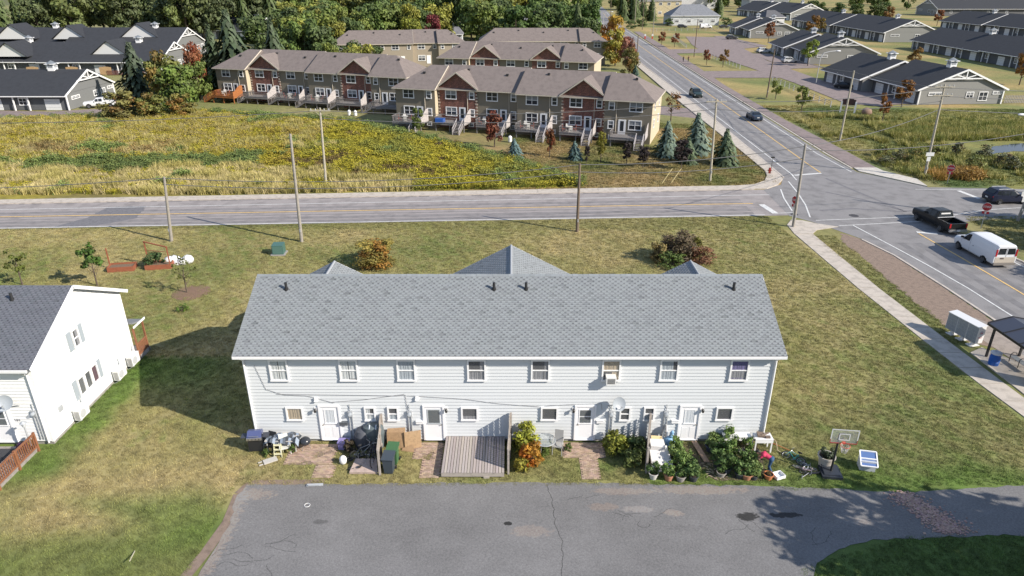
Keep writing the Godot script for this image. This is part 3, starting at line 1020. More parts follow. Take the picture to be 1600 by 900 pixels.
# gable wall as an outline in the plane x = 0, outside towards +x: u runs from front (0) to back (-depth)
func build_row_house() -> void:
	var h := thing("row_house", "long light grey two-storey row house with grey shingle roof and four white back doors", "house", P(-0.12, 31.15))
	var sid := mt("siding_grey", L3(0.60, 0.622, 0.635), 0.6)
	var white := mt("vinyl_white", L3(0.80, 0.80, 0.80), 0.45)
	var W := 13.88
	var D := 9.1
	var EH := 5.84
	var RH := 8.04
	# shell
	var m := Mb.new()
	m.box(Vector3(0, EH / 2 + 0.06, -D / 2), Vector3(2 * W - 0.04, EH - 0.12, D - 0.04))
	var shell := part("wall", m, sid, h)
	for s in [-1.0, 1.0]:
		var k := Mb.new()
		var a := Vector3(s * (W - 0.02), EH, -0.02)
		var b := Vector3(s * (W - 0.02), EH, -D + 0.02)
		var c2 := Vector3(s * (W - 0.02), RH - 0.12, -D / 2)
		if s > 0:
			k.ext([a, b, c2], Vector3(-0.15, 0, 0))
		else:
			k.ext([b, a, c2], Vector3(0.15, 0, 0))
		part("gable", k, sid, h)
	m = Mb.new()
	m.box(Vector3(0, 0.08, -D / 2), Vector3(2 * W - 0.1, 0.24, D - 0.1))
	part("foundation", m, mt("foundation", L3(0.36, 0.34, 0.32), 0.95, 0.8, 3), h)
	siding(shell, -W + 0.07, W - 0.07, 0.2, EH - 0.02, 0.0, 0.2, sid)
	# corner boards and downspouts
	for s in [-1.0, 1.0]:
		m = Mb.new()
		m.box(Vector3(s * (W - 0.03), EH / 2 + 0.07, -0.03), Vector3(0.12, EH - 0.2, 0.13))
		part("corner_board", m, white, h)
		m = Mb.new()
		m.path([Vector3(s * (W - 0.06), EH - 0.34, 0.46), Vector3(s * (W - 0.06), EH - 0.42, 0.36), Vector3(s * (W - 0.06), EH - 0.62, 0.1), Vector3(s * (W - 0.06), 0.2, 0.1), Vector3(s * (W + 0.05), 0.08, 0.3)], 0.05, 8)
		part("downspout", m, white, h)
		# rear wall siding and gable siding, seen from the side
		var g := part("side_wall", pane_mesh(0.1, 0.1, 0.0), sid, h)
		g.position = Vector3(s * (W - 0.02), 0.3, -D / 2)
		g.rotation.y = s * PI / 2
		siding(g, -D / 2 + 0.05, D / 2 - 0.05, -0.1, RH - 0.5, 0.0, 0.2, sid, func(y: float) -> Vector2:
			var yy := y + 0.3
			var hw := D / 2 - 0.05 if yy < EH else (RH - 0.14 - yy) / (RH - EH) * D / 2
			return Vector2(-hw, hw))
	# roof: deck, fascia, gutter, shingles
	var ov := 0.42
	var rk := 0.3
	var slope := (RH - EH) / (D / 2)
	var ey := EH - slope * ov
	m = Mb.new()
	var X := W + rk
	m.hexa(Vector3(-X, ey, ov), Vector3(X, ey, ov), Vector3(X, RH, -D / 2), Vector3(-X, RH, -D / 2), Vector3(0, -0.14, 0))
	m.hexa(Vector3(-X, RH, -D / 2), Vector3(X, RH, -D / 2), Vector3(X, ey, -D - ov), Vector3(-X, ey, -D - ov), Vector3(0, -0.14, 0))
	var roofm := mt("shingle_grey", Color(1, 1, 1), 0.9, 0.35, 0.0, 0.0, true)
	var roof := part("roof", m, mt("roof_deck", L3(0.2, 0.21, 0.22), 0.9), h)
	var tones := grey_tones(L3(0.285, 0.305, 0.312))
	shingles(roof, Vector3(-X - 0.02, ey + 0.004, ov + 0.03), Vector3(X + 0.02, ey + 0.004, ov + 0.03), Vector3(-X - 0.02, RH + 0.004, -D / 2), roofm, 0.143, 300, tones)
	shingles(roof, Vector3(X + 0.02, ey + 0.004, -D - ov - 0.03), Vector3(-X - 0.02, ey + 0.004, -D - ov - 0.03), Vector3(X + 0.02, RH + 0.004, -D / 2), roofm, 0.286, 0, tones)
	m = Mb.new()
	var x := -X
	while x < X - 0.05:
		var t := rr(0.82, 1.0)
		m.col = Color(0.285 * t, 0.31 * t, 0.325 * t)
		var xe := minf(x + 0.3, X + 0.02)
		var lift := rr(0.02, 0.035)
		m.hexa(Vector3(x, RH + lift - 0.075, -D / 2 + 0.15), Vector3(xe, RH + lift - 0.082, -D / 2 + 0.15), Vector3(xe, RH + lift, -D / 2), Vector3(x, RH + lift + 0.006, -D / 2), Vector3(0, -0.012, 0))
		m.hexa(Vector3(x, RH + lift + 0.006, -D / 2), Vector3(xe, RH + lift, -D / 2), Vector3(xe, RH + lift - 0.082, -D / 2 - 0.15), Vector3(x, RH + lift - 0.075, -D / 2 - 0.15), Vector3(0, -0.012, 0))
		x += 0.3
	stuff(part("ridge_caps", m, roofm, roof))
	m = Mb.new()
	m.box(Vector3(0, ey - 0.1, ov + 0.015), Vector3(2 * X, 0.16, 0.03))
	part("fascia", m, white, h)
	m = Mb.new()
	m.box(Vector3(0, ey - 0.075, ov + 0.09), Vector3(2 * X, 0.11, 0.015))
	m.box(Vector3(0, ey - 0.135, ov + 0.06), Vector3(2 * X, 0.015, 0.08))
	m.box(Vector3(-X + 0.005, ey - 0.08, ov + 0.06), Vector3(0.01, 0.1, 0.06))
	m.box(Vector3(X - 0.005, ey - 0.08, ov + 0.06), Vector3(0.01, 0.1, 0.06))
	part("gutter", m, white, h)
	m = Mb.new()
	m.box(Vector3(0, ey - 0.19, ov / 2 + 0.01), Vector3(2 * X - 0.1, 0.02, ov - 0.02))
	part("soffit", m, white, h)
	for s in [-1.0, 1.0]:
		m = Mb.new()
		m.beam(Vector3(s * (X + 0.012), ey - 0.1, ov), Vector3(s * (X + 0.012), RH - 0.1, -D / 2), 0.024, 0.17)
		m.beam(Vector3(s * (X + 0.012), ey - 0.1, -D - ov), Vector3(s * (X + 0.012), RH - 0.1, -D / 2), 0.024, 0.17)
		part("rake_board", m, white, h)
	for vx in [-12.33, -0.87, 0.9, 12.35]:
		var vd := 34.72
		vent(h, Vector3(vx, EH + slope * (vd - 31.15), -(vd - 31.15)))
	# porch gables on the street side, roofs running away from the ridge
	for q in [[-11.95, 1.95, 5.65, 12.4], [0.06, 4.2, 6.47, 13.3], [12.25, 1.85, 5.68, 12.4]]:
		var px: float = q[0]
		var hw: float = q[1] + 1.1
		var ry: float = q[2]
		var zf: float = -q[3]
		var lo := ry - hw * 0.53
		m = Mb.new()
		var zs := -D / 2 - 1.2
		m.hexa(Vector3(px - hw, lo, zs), Vector3(px, ry, zs), Vector3(px, ry, zf), Vector3(px - hw, lo, zf), Vector3(0, -0.12, 0))
		m.hexa(Vector3(px, ry, zs), Vector3(px + hw, lo, zs), Vector3(px + hw, lo, zf), Vector3(px, ry, zf), Vector3(0, -0.12, 0))
		var pr := part("porch_roof", m, mt("roof_deck", L3(0.2, 0.21, 0.22), 0.9), h)
		shingles(pr, Vector3(px - hw, lo + 0.005, zf), Vector3(px - hw, lo + 0.005, zs), Vector3(px, ry + 0.005, zf), roofm, 0.16, 0, tones)
		shingles(pr, Vector3(px + hw, lo + 0.005, zs), Vector3(px + hw, lo + 0.005, zf), Vector3(px, ry + 0.005, zs), roofm, 0.16, 0, tones)
		m = Mb.new()
		m.beam(Vector3(px - hw, lo - 0.08, zf - 0.013), Vector3(px, ry - 0.08, zf - 0.013), 0.024, 0.16)
		m.beam(Vector3(px + hw, lo - 0.08, zf - 0.013), Vector3(px, ry - 0.08, zf - 0.013), 0.024, 0.16)
		part("rake_board", m, white, pr)
		m = Mb.new()
		m.tube(Vector3(px, ry - 0.03, zs), Vector3(px, ry - 0.03, zf), 0.09, 0.09, 6)
		part("ridge_cap", m, mt("cap_grey", L3(0.36, 0.38, 0.40), 0.9, 0.4), pr)
		m = Mb.new()
		for s in [-1.0, 1.0]:
			m.box(Vector3(px + s * (hw - 0.4), lo / 2, zf + 0.35), Vector3(0.16, lo, 0.16))
		m.ext([Vector3(px + hw - 0.3, lo, zf + 0.3), Vector3(px - hw + 0.3, lo, zf + 0.3), Vector3(px, ry - 0.2, zf + 0.3)], Vector3(0, 0, 0.1))
		part("porch_front", m, white, h)
	# upper windows
	var pale := mt("curtain_pale", L3(0.50, 0.52, 0.52), 0.95)
	var sheer := mt("curtain_sheer", L3(0.33, 0.37, 0.40), 0.95)
	var beige := mt("blind_beige", L3(0.36, 0.29, 0.20), 0.95)
	var violet := mt("curtain_violet", L3(0.10, 0.08, 0.22), 0.95)
	var grey := mt("curtain_grey", L3(0.2, 0.2, 0.21), 0.95)
	var up := [[-12.05, pale, [[0.0, 0.45, 0, 1], [0.5, 1.0, 0, 1]]], [-8.41, pale, [[0.0, 0.48, 0, 1], [0.52, 1.0, 0.05, 1]]], [-5.4, sheer, [[0.0, 1.0, 0, 1]]], [-1.73, grey, [[0.72, 1.0, 0, 1], [0.0, 0.7, 0, 0.4]]], [1.6, grey, [[0.0, 0.7, 0, 0.45], [0.75, 0.97, 0, 1]]], [5.3, beige, [[0.0, 1.0, 0.42, 1], [0.55, 1.0, 0.0, 0.4]]], [8.32, sheer, [[0.0, 1.0, 0, 0.5], [0.0, 0.75, 0.5, 1]]], [11.98, violet, [[0.0, 1.0, 0.5, 1], [0.0, 0.9, 0.05, 0.1]]]]
	for q in up:
		var o := window(h, Vector3(q[0], 4.58, 0.044), 0.98, 1.3, true, q[2], q[1])
		if q[1] == violet:
			part("curtain", curtain_mesh(-0.4, 0.4, -0.55, -0.02, 0.009, 0.018), grey, o)
	# lower square windows, small sash windows
	for q in [[-11.57, beige, [[0, 1, 0, 1]]], [-2.16, grey, [[0.0, 1.0, 0.0, 0.3]]], [2.13, grey, []], [11.55, grey, []]]:
		window(h, Vector3(q[0], 1.86, 0.044), 0.92, 0.86, false, q[2], q[1])
	for q in [[-7.52, pale, [[0.05, 0.5, 0.5, 1], [0.0, 1, 0, 0.45]]], [-6.28, sheer, [[0.0, 1, 0, 0.45]]], [6.2, sheer, []], [7.5, sheer, [[0, 1, 0, 0.4]]]]:
		window(h, Vector3(q[0], 1.86, 0.044), 0.6, 0.9, true, q[2], q[1])
	door(h, Vector3(-9.71, 0.16, 0.0), 0, -1.0)
	door(h, Vector3(-4.1, 0.16, 0.0), 2, 1.0)
	door(h, Vector3(4.07, 0.16, 0.0), 1, -1.0)
	door(h, Vector3(9.71, 0.16, 0.0), 0, 1.0)
	for lx in [-10.42, -3.4, 3.42, 10.34]:
		wall_lamp(h, Vector3(lx, 2.15, 0.02))
	for lx in [-8.58, -5.39, 5.45, 8.42]:
		meter(h, Vector3(lx, 1.7, 0.02))
	for q in [[-10.32, 2.8], [-4.94, 2.88]]:
		m = Mb.new()
		m.box(Vector3(q[0], q[1], 0.07), Vector3(0.17, 0.18, 0.12))
		m.box(Vector3(q[0], q[1] - 0.1, 0.1), Vector3(0.2, 0.03, 0.16))
		part("vent_hood", m, white, h)
	for q in [[-4.88, 1.33], [4.88, 1.38], [8.94, 1.38]]:
		m = Mb.new()
		m.box(Vector3(q[0], q[1], 0.09), Vector3(0.38, 0.16, 0.13))
		m.box(Vector3(q[0], q[1] + 0.09, 0.1), Vector3(0.4, 0.02, 0.17))
		part("letter_box", m, white, h)
	m = Mb.new()
	m.box(Vector3(-9.0, 1.25, 0.1), Vector3(0.42, 0.17, 0.15))
	m.box(Vector3(-9.0, 1.345, 0.11), Vector3(0.44, 0.02, 0.18))
	part("letter_box", m, mt("box_slate", L3(0.09, 0.10, 0.11), 0.5), h)
	# window air conditioner under the sixth upper window
	m = Mb.new()
	m.box(Vector3(5.28, 4.15, 0.25), Vector3(0.52, 0.4, 0.44))
	var ac := part("air_conditioner", m, mt("ac_white", L3(0.72, 0.72, 0.7), 0.5), h)
	m = Mb.new()
	for k in 7:
		m.box(Vector3(5.28, 4.01 + k * 0.045, 0.475), Vector3(0.4, 0.022, 0.012))
	part("grille", m, mt("grille_dark", L3(0.06, 0.06, 0.06), 0.6), ac)
	dish(h, Vector3(5.72, 2.78, 0.5), 0.38, Vector3(0.35, 0.45, 0.85), Vector3(-0.45, -0.45, -0.48))
	# loose cables along the siding
	for q in [[[-13.3, 4.9], [-12.9, 3.4], [-12.0, 3.05], [-10.8, 3.0], [-9.4, 2.55]], [[-12.4, 3.1], [-9.0, 3.05], [-6.0, 3.0], [-5.55, 3.05], [-5.5, 2.1]], [[-5.4, 3.0], [-2.5, 2.8], [-0.6, 2.5], [1.6, 2.3]], [[-9.5, 2.6], [-7.8, 2.75], [-5.6, 3.1]], [[1.9, 2.35], [3.3, 2.45], [4.9, 2.5], [4.95, 2.1]]]:
		m = Mb.new()
		var pts := []
		for p in q:
			pts.push_back(Vector3(p[0], p[1], 0.055))
		m.path(pts, 0.009, 5)
		part("cable", m, mt("cable_dark", L3(0.2, 0.2, 0.21), 0.7), h)

func build_white_house() -> void:
	var h := thing("white_house", "white two-storey house with dark grey roof and three heat pumps on its side wall", "house", P(-25.0, 30.9))
	var sid := mt("siding_white", L3(0.80, 0.80, 0.79), 0.6)
	var white := mt("vinyl_white", L3(0.80, 0.80, 0.80), 0.45)
	var D := 9.0
	var EH := 5.2
	var RH := 7.5
	var Lx := 16.0
	var m := Mb.new()
	m.box(Vector3(-Lx / 2, EH / 2 + 0.1, -D / 2), Vector3(Lx - 0.04, EH - 0.2, D - 0.04))
	var shell := part("wall", m, sid, h)
	m = Mb.new()
	m.ext([Vector3(-0.02, EH - 0.01, -0.02), Vector3(-0.02, EH - 0.01, -D + 0.02), Vector3(-0.02, RH - 0.12, -D / 2)], Vector3(-0.15, 0, 0))
	part("gable", m, sid, h)
	siding(shell, -Lx, -0.06, 0.25, EH - 0.02, 0.0, 0.2, sid)
	var g := part("side_wall", pane_mesh(0.1, 0.1, 0.0), sid, h)
	g.position = Vector3(-0.03, 0.3, -D / 2)
	g.rotation.y = PI / 2
	siding(g, -D / 2 + 0.05, D / 2 - 0.05, -0.1, RH - 0.5, 0.0, 0.2, sid, func(y: float) -> Vector2:
		var yy := y + 0.3
		var hw := D / 2 - 0.05 if yy < EH else (RH - 0.14 - yy) / (RH - EH) * D / 2
		return Vector2(-hw, hw))
	m = Mb.new()
	m.box(Vector3(-Lx / 2, 0.1, -D / 2), Vector3(Lx - 0.06, 0.3, D - 0.06))
	part("foundation", m, mt("foundation", L3(0.36, 0.34, 0.32), 0.95, 0.8, 3), h)
	for z in [-0.03, -D + 0.03]:
		m = Mb.new()
		m.box(Vector3(-0.03, EH / 2 + 0.1, z), Vector3(0.13, EH - 0.2, 0.13))
		part("corner_board", m, white, h)
	var ov := 0.42
	var rk := 0.32
	var slope := (RH - EH) / (D / 2)
	var ey := EH - slope * ov
	m = Mb.new()
	m.hexa(Vector3(-Lx, ey, ov), Vector3(rk, ey, ov), Vector3(rk, RH, -D / 2), Vector3(-Lx, RH, -D / 2), Vector3(0, -0.14, 0))
	m.hexa(Vector3(-Lx, RH, -D / 2), Vector3(rk, RH, -D / 2), Vector3(rk, ey, -D - ov), Vector3(-Lx, ey, -D - ov), Vector3(0, -0.14, 0))
	var roof := part("roof", m, mt("roof_deck", L3(0.2, 0.21, 0.22), 0.9), h)
	var tones := grey_tones(L3(0.155, 0.165, 0.19))
	shingles(roof, Vector3(-Lx, ey + 0.004, ov + 0.03), Vector3(rk + 0.01, ey + 0.004, ov + 0.03), Vector3(-Lx, RH + 0.004, -D / 2), mt("shingle_grey", Color(1, 1, 1), 0.9, 0.35, 0.0, 0.0, true), 0.143, 280, tones)
	shingles(roof, Vector3(rk + 0.01, ey + 0.004, -D - ov - 0.03), Vector3(-Lx, ey + 0.004, -D - ov - 0.03), Vector3(rk + 0.01, RH + 0.004, -D / 2), mt("shingle_grey", Color(1, 1, 1), 0.9, 0.35, 0.0, 0.0, true), 0.286, 0, tones)
	m = Mb.new()
	m.beam(Vector3(rk + 0.015, ey - 0.08, ov), Vector3(rk + 0.015, RH - 0.08, -D / 2), 0.03, 0.2)
	m.beam(Vector3(rk + 0.015, ey - 0.08, -D - ov), Vector3(rk + 0.015, RH - 0.08, -D / 2), 0.03, 0.2)
	part("rake_board", m, white, h)
	m = Mb.new()
	m.box(Vector3(-Lx / 2, ey - 0.1, ov + 0.05), Vector3(Lx + rk, 0.14, 0.1))
	m.box(Vector3(-Lx / 2, ey - 0.19, ov / 2), Vector3(Lx, 0.02, ov))
	part("gutter", m, white, h)
	m = Mb.new()
	m.path([Vector3(-0.3, ey - 0.12, ov + 0.05), Vector3(-0.25, ey - 0.3, ov - 0.05), Vector3(-0.2, ey - 0.5, 0.1), Vector3(-0.2, 0.2, 0.1)], 0.05, 8)
	part("downspout", m, white, h)
	vent(h, Vector3(-2.6, EH + slope * 3.6, -3.6))
	# side wall openings; z runs backwards from the front corner
	var sh := mt("shutter_grey", L3(0.32, 0.36, 0.39), 0.6)
	window(h, Vector3(0.02, 4.48, -3.95), 0.62, 1.15, true, [[0.5, 1, 0, 1]], mt("curtain_grey", L3(0.2, 0.2, 0.21), 0.95), PI / 2)
	for z in [-3.4, -4.5]:
		m = Mb.new()
		m.box(Vector3(0.03, 4.48, z), Vector3(0.05, 1.15, 0.36))
		for k in 12:
			m.box(Vector3(0.06, 4.0 + k * 0.088, z), Vector3(0.015, 0.03, 0.28))
		part("shutter", m, sh, h)
	var wcol := [mt("curtain_dim", L3(0.075, 0.078, 0.08), 0.95), mt("curtain_dim", L3(0.075, 0.078, 0.08), 0.95), mt("curtain_wine", L3(0.06, 0.006, 0.02), 0.95)]
	for k in 3:
		window(h, Vector3(0.02, 1.68, -3.3 - k * 0.68), 0.66, 1.15, false, [[0.05, 0.95, 0.0, 1.0]] if k != 1 else [[0.3, 0.7, 0.0, 0.5]], wcol[k], PI / 2)
	for z in [-2.75, -5.2]:
		m = Mb.new()
		m.box(Vector3(0.03, 1.68, z), Vector3(0.05, 1.2, 0.36))
		for k in 12:
			m.box(Vector3(0.06, 1.18 + k * 0.09, z), Vector3(0.015, 0.03, 0.28))
		part("shutter", m, sh, h)
	for z in [-2.25, -6.5, -8.2]:
		m = Mb.new()
		m.box(Vector3(0.33, 0.6, z), Vector3(0.34, 0.62, 0.9))
		m.box(Vector3(0.33, 0.92, z), Vector3(0.38, 0.025, 0.94))
		var hp := part("heat_pump", m, mt("ac_white", L3(0.72, 0.72, 0.7), 0.5), h)
		m = Mb.new()
		m.x = Transform3D(Basis(Vector3.BACK, -PI / 2), Vector3(0.505, 0.6, z + 0.14))
		m.lathe(Vector3.ZERO, [Vector2(0.25, 0), Vector2(0.25, 0.015), Vector2(0.2, 0.02), Vector2(0, 0.02)], 18)
		part("fan_guard", m, mt("fan_grey", L3(0.45, 0.46, 0.47), 0.5), hp)
		m = Mb.new()
		for k in 8:
			m.box(Vector3(0.33, 0.36 + k * 0.065, z + 0.452), Vector3(0.28, 0.03, 0.012))
		part("grille", m, mt("grille_dark", L3(0.06, 0.06, 0.06), 0.6), hp)
		m = Mb.new()
		m.beam(Vector3(0.0, 0.26, z - 0.35), Vector3(0.5, 0.26, z - 0.35), 0.04, 0.04)
		m.beam(Vector3(0.0, 0.26, z + 0.35), Vector3(0.5, 0.26, z + 0.35), 0.04, 0.04)
		m.beam(Vector3(0.02, -0.0, z - 0.35), Vector3(0.45, 0.24, z - 0.35), 0.03, 0.03)
		m.beam(Vector3(0.02, -0.0, z + 0.35), Vector3(0.45, 0.24, z + 0.35), 0.03, 0.03)
		m.path([Vector3(0.2, 0.85, z - 0.45), Vector3(0.08, 0.95, z - 0.55), Vector3(0.05, 1.3, z - 0.55)], 0.035, 6)
		part("bracket", m, mt("meter_grey", L3(0.42, 0.44, 0.46), 0.5, 0, 0, 0.2), hp)
	meter(h, Vector3(-0.5, 1.9, 0.02))
	m = Mb.new()
	m.box(Vector3(0.05, 1.55, -1.15), Vector3(0.1, 0.3, 0.3))
	part("junction_box", m, mt("meter_grey", L3(0.42, 0.44, 0.46), 0.5, 0, 0, 0.2), h)
	# front: upper window, door, lower window, dish, house number
	window(h, Vector3(-2.72, 4.35, 0.034), 1.0, 1.4, true, [[0, 1, 0, 0.3]], mt("curtain_grey", L3(0.2, 0.2, 0.21), 0.95))
	var dr := door(h, Vector3(-2.45, 0.2, 0.0), 1, -1.0)
	window(h, Vector3(-4.6, 1.8, 0.034), 1.0, 1.2, true, [[0, 1, 0, 0.5]], mt("curtain_grey", L3(0.2, 0.2, 0.21), 0.95))
	dish(h, Vector3(-1.5, 3.05, 0.55), 0.42, Vector3(0.4, 0.4, 0.8), Vector3(0.35, -0.5, -0.5))
	var tm := TextMesh.new()
	var sf := SystemFont.new()
	sf.font_names = PackedStringArray(["Droid Sans"])
	tm.font = sf
	tm.text = "181"
	tm.font_size = 22
	tm.pixel_size = 0.01
	tm.depth = 0.02
	var tx := part("house_number", tm, mt("number_grey", L3(0.25, 0.25, 0.26), 0.5), h)
	tx.position = Vector3(-1.55, 1.62, 0.04)
	m = Mb.new()
	m.path([Vector3(-1.15, 2.55, 0.05), Vector3(-1.5, 2.5, 0.05), Vector3(-2.2, 2.2, 0.05)], 0.012, 5)
	part("cable", m, mt("cable_dark", L3(0.2, 0.2, 0.21), 0.7), h)
	# porch on the far side: small roof on orange posts with lattice rail
	var pw := mt("cedar_orange", L3(0.30, 0.125, 0.06), 0.75, 0.6, 2.0)
	m = Mb.new()
	m.hexa(Vector3(-3.5, 2.35, -D - 1.5), Vector3(0.3, 2.35, -D - 1.5), Vector3(0.3, 2.75, -D - 0.1), Vector3(-3.5, 2.75, -D - 0.1), Vector3(0, -0.1, 0))
	var pr := part("porch_roof", m, mt("roof_deck", L3(0.2, 0.21, 0.22), 0.9), h)
	m = Mb.new()
	m.box(Vector3(0.32, 2.42, -D - 0.8), Vector3(0.04, 0.14, 1.5))
	part("fascia", m, white, pr)
	m = Mb.new()
	for z in [-D - 0.15, -D - 1.35]:
		m.box(Vector3(0.2, 1.15, z), Vector3(0.1, 2.3, 0.1))
	m.box(Vector3(0.2, 1.1, -D - 0.75), Vector3(0.07, 0.07, 1.1))
	m.box(Vector3(0.2, 0.35, -D - 0.75), Vector3(0.07, 0.07, 1.1))
	for k in 9:
		m.box(Vector3(0.2, 0.72, -D - 0.28 - k * 0.12), Vector3(0.03, 0.7, 0.06))
	part("porch_rail", m, pw, h)
	m = Mb.new()
	m.box(Vector3(-1.6, 0.15, -D - 0.75), Vector3(3.7, 0.3, 1.5))
	part("porch_floor", m, mt("wood_weathered", L3(0.43, 0.385, 0.345), 0.9, 0.5, 2.0), h)
	# front deck with a cedar railing
	var dk := thing("front_deck", "low grey deck with orange-brown slatted railing before the white house", "deck", P(-27.0, 30.6))
	for k in 22:
		m = Mb.new()
		m.box(Vector3(-1.0, 0.2, 0.25 + k * 0.145), Vector3(5.0, 0.035, 0.135))
		part("deck_board", m, mt("wood_grey", L3(0.33, 0.30, 0.28), 0.9, 0.5, 2.0), dk)
	m = Mb.new()
	m.box(Vector3(-1.0, 0.09, 1.8), Vector3(4.9, 0.18, 3.1))
	part("deck_frame", m, mt("wood_grey", L3(0.33, 0.30, 0.28), 0.9, 0.5, 2.0), dk)
	for q in [[Vector3(1.5, 0, 0.3), Vector3(1.5, 0, 3.4)], [Vector3(1.5, 0, 3.4), Vector3(-0.2, 0, 3.4)]]:
		var a: Vector3 = q[0]
		var b: Vector3 = q[1]
		m = Mb.new()
		m.beam(a + Vector3(0, 1.12, 0), b + Vector3(0, 1.12, 0), 0.12, 0.045)
		m.beam(a + Vector3(0, 0.32, 0), b + Vector3(0, 0.32, 0), 0.05, 0.08)
		part("rail", m, pw, dk)
		var n := int(a.distance_to(b) / 0.14)
		for k in n + 1:
			m = Mb.new()
			m.box(a.lerp(b, float(k) / n) + Vector3(0, 0.7, 0), Vector3(0.045, 0.8, 0.045))
			part("baluster", m, pw, dk)
	for a in [Vector3(1.5, 0, 0.3), Vector3(1.5, 0, 1.85), Vector3(1.5, 0, 3.4), Vector3(-0.2, 0, 3.4)]:
		m = Mb.new()
		m.box(a + Vector3(0, 0.6, 0), Vector3(0.11, 1.2, 0.11))
		part("post", m, pw, dk)
	m = Mb.new()
	m.box(Vector3(0, 0.01, 0), Vector3(1.5, 0.02, 1.2))
	var mat_ := part("door_mat", m, mt("rubber_dark", L3(0.05, 0.052, 0.06), 0.9, 0.3))
	mat_.position = P(-27.4, 29.6, 0.22)
	tag(mat_, "dark rubber mat on the deck at the white house's door", "mat")
	var lp := thing("lamp_post", "grey garden lamp on a short post beside the white house's deck", "lamp", P(-25.7, 30.15))
	m = Mb.new()
	m.tube(Vector3.ZERO, Vector3(0, 1.7, 0), 0.05, 0.04, 10)
	part("post", m, mt("meter_grey", L3(0.42, 0.44, 0.46), 0.5, 0, 0, 0.2), lp)
	m = Mb.new()
	m.lathe(Vector3(0, 1.7, 0), [Vector2(0.08, 0), Vector2(0.12, 0.22), Vector2(0.0, 0.22)], 8)
	part("lantern", m, mt("lantern_glass", L3(0.5, 0.52, 0.54), 0.3), lp)
	m = Mb.new()
	m.lathe(Vector3(0, 1.92, 0), [Vector2(0.18, 0), Vector2(0.05, 0.12), Vector2(0, 0.14)], 8)
	part("lamp_shade", m, mt("meter_grey", L3(0.42, 0.44, 0.46), 0.5, 0, 0, 0.2), lp)

# ---------------------------------------------------------------- brown townhouse rows
var win_cache := {}
func far_window(parent: Node, at: Vector3, w: float, h: float, mull: int, turn := 0.0) -> void:
	var key := "%s_%s_%d" % [w, h, mull]
	if not win_cache.has(key):
		var gl := pane_mesh(w - 0.2, h - 0.2, 0.035).mesh()
		var dr := Mb.new()
		var iw := (w - 0.2 - 0.07 * mull) / (mull + 1)
		for k in mull + 1:
			var x0 := -(w - 0.2) / 2 + k * (iw + 0.07)
			dr.quad(Vector3(x0, 0.02, 0.04), Vector3(x0 + iw, 0.02, 0.04), Vector3(x0 + iw, h / 2 - 0.1, 0.04), Vector3(x0, h / 2 - 0.1, 0.04))
		win_cache[key] = [frame_mesh(w, h, 0.13, 0.09, true, mull).mesh(), gl, dr.mesh()]
	var o := part("window", win_cache[key][0], mt("vinyl_white", L3(0.80, 0.80, 0.80), 0.45), parent)
	o.position = at
	o.rotation.y = turn
	part("pane", win_cache[key][1], mt("pane_dark", L3(0.035, 0.04, 0.05), 0.12), o)
	if rng.randf() < 0.55:
		part("blind", win_cache[key][2], mt("blind_grey", L3(0.22, 0.23, 0.24), 0.7), o)
func brick_mat() -> StandardMaterial3D:
	if mats.has("brick"):
		return mats["brick"]
	var im := Image.create(256, 256, false, Image.FORMAT_RGB8)
	var r := RandomNumberGenerator.new()
	r.seed = 3
	for row in 16:
		for b in 9:
			var k := r.randf_range(0.6, 1.0)
			var cc := Color(0.60 * k, 0.39 * k, 0.335 * k) if r.randf() > 0.15 else Color(0.43 * k, 0.31 * k, 0.28 * k)
			im.fill_rect(Rect2i(b * 32 - (16 if row % 2 else 0), row * 16, 30, 14), cc)
	for row in 16:
		im.fill_rect(Rect2i(0, row * 16 + 14, 256, 2), Color(0.55, 0.47, 0.43))
	var m := StandardMaterial3D.new()
	m.albedo_color = Color(1, 1, 1)
	m.albedo_texture = ImageTexture.create_from_image(im)
	m.uv1_triplanar = true
	m.uv1_scale = Vector3.ONE * 0.82
	m.roughness = 0.9
	mats["brick"] = m
	return m
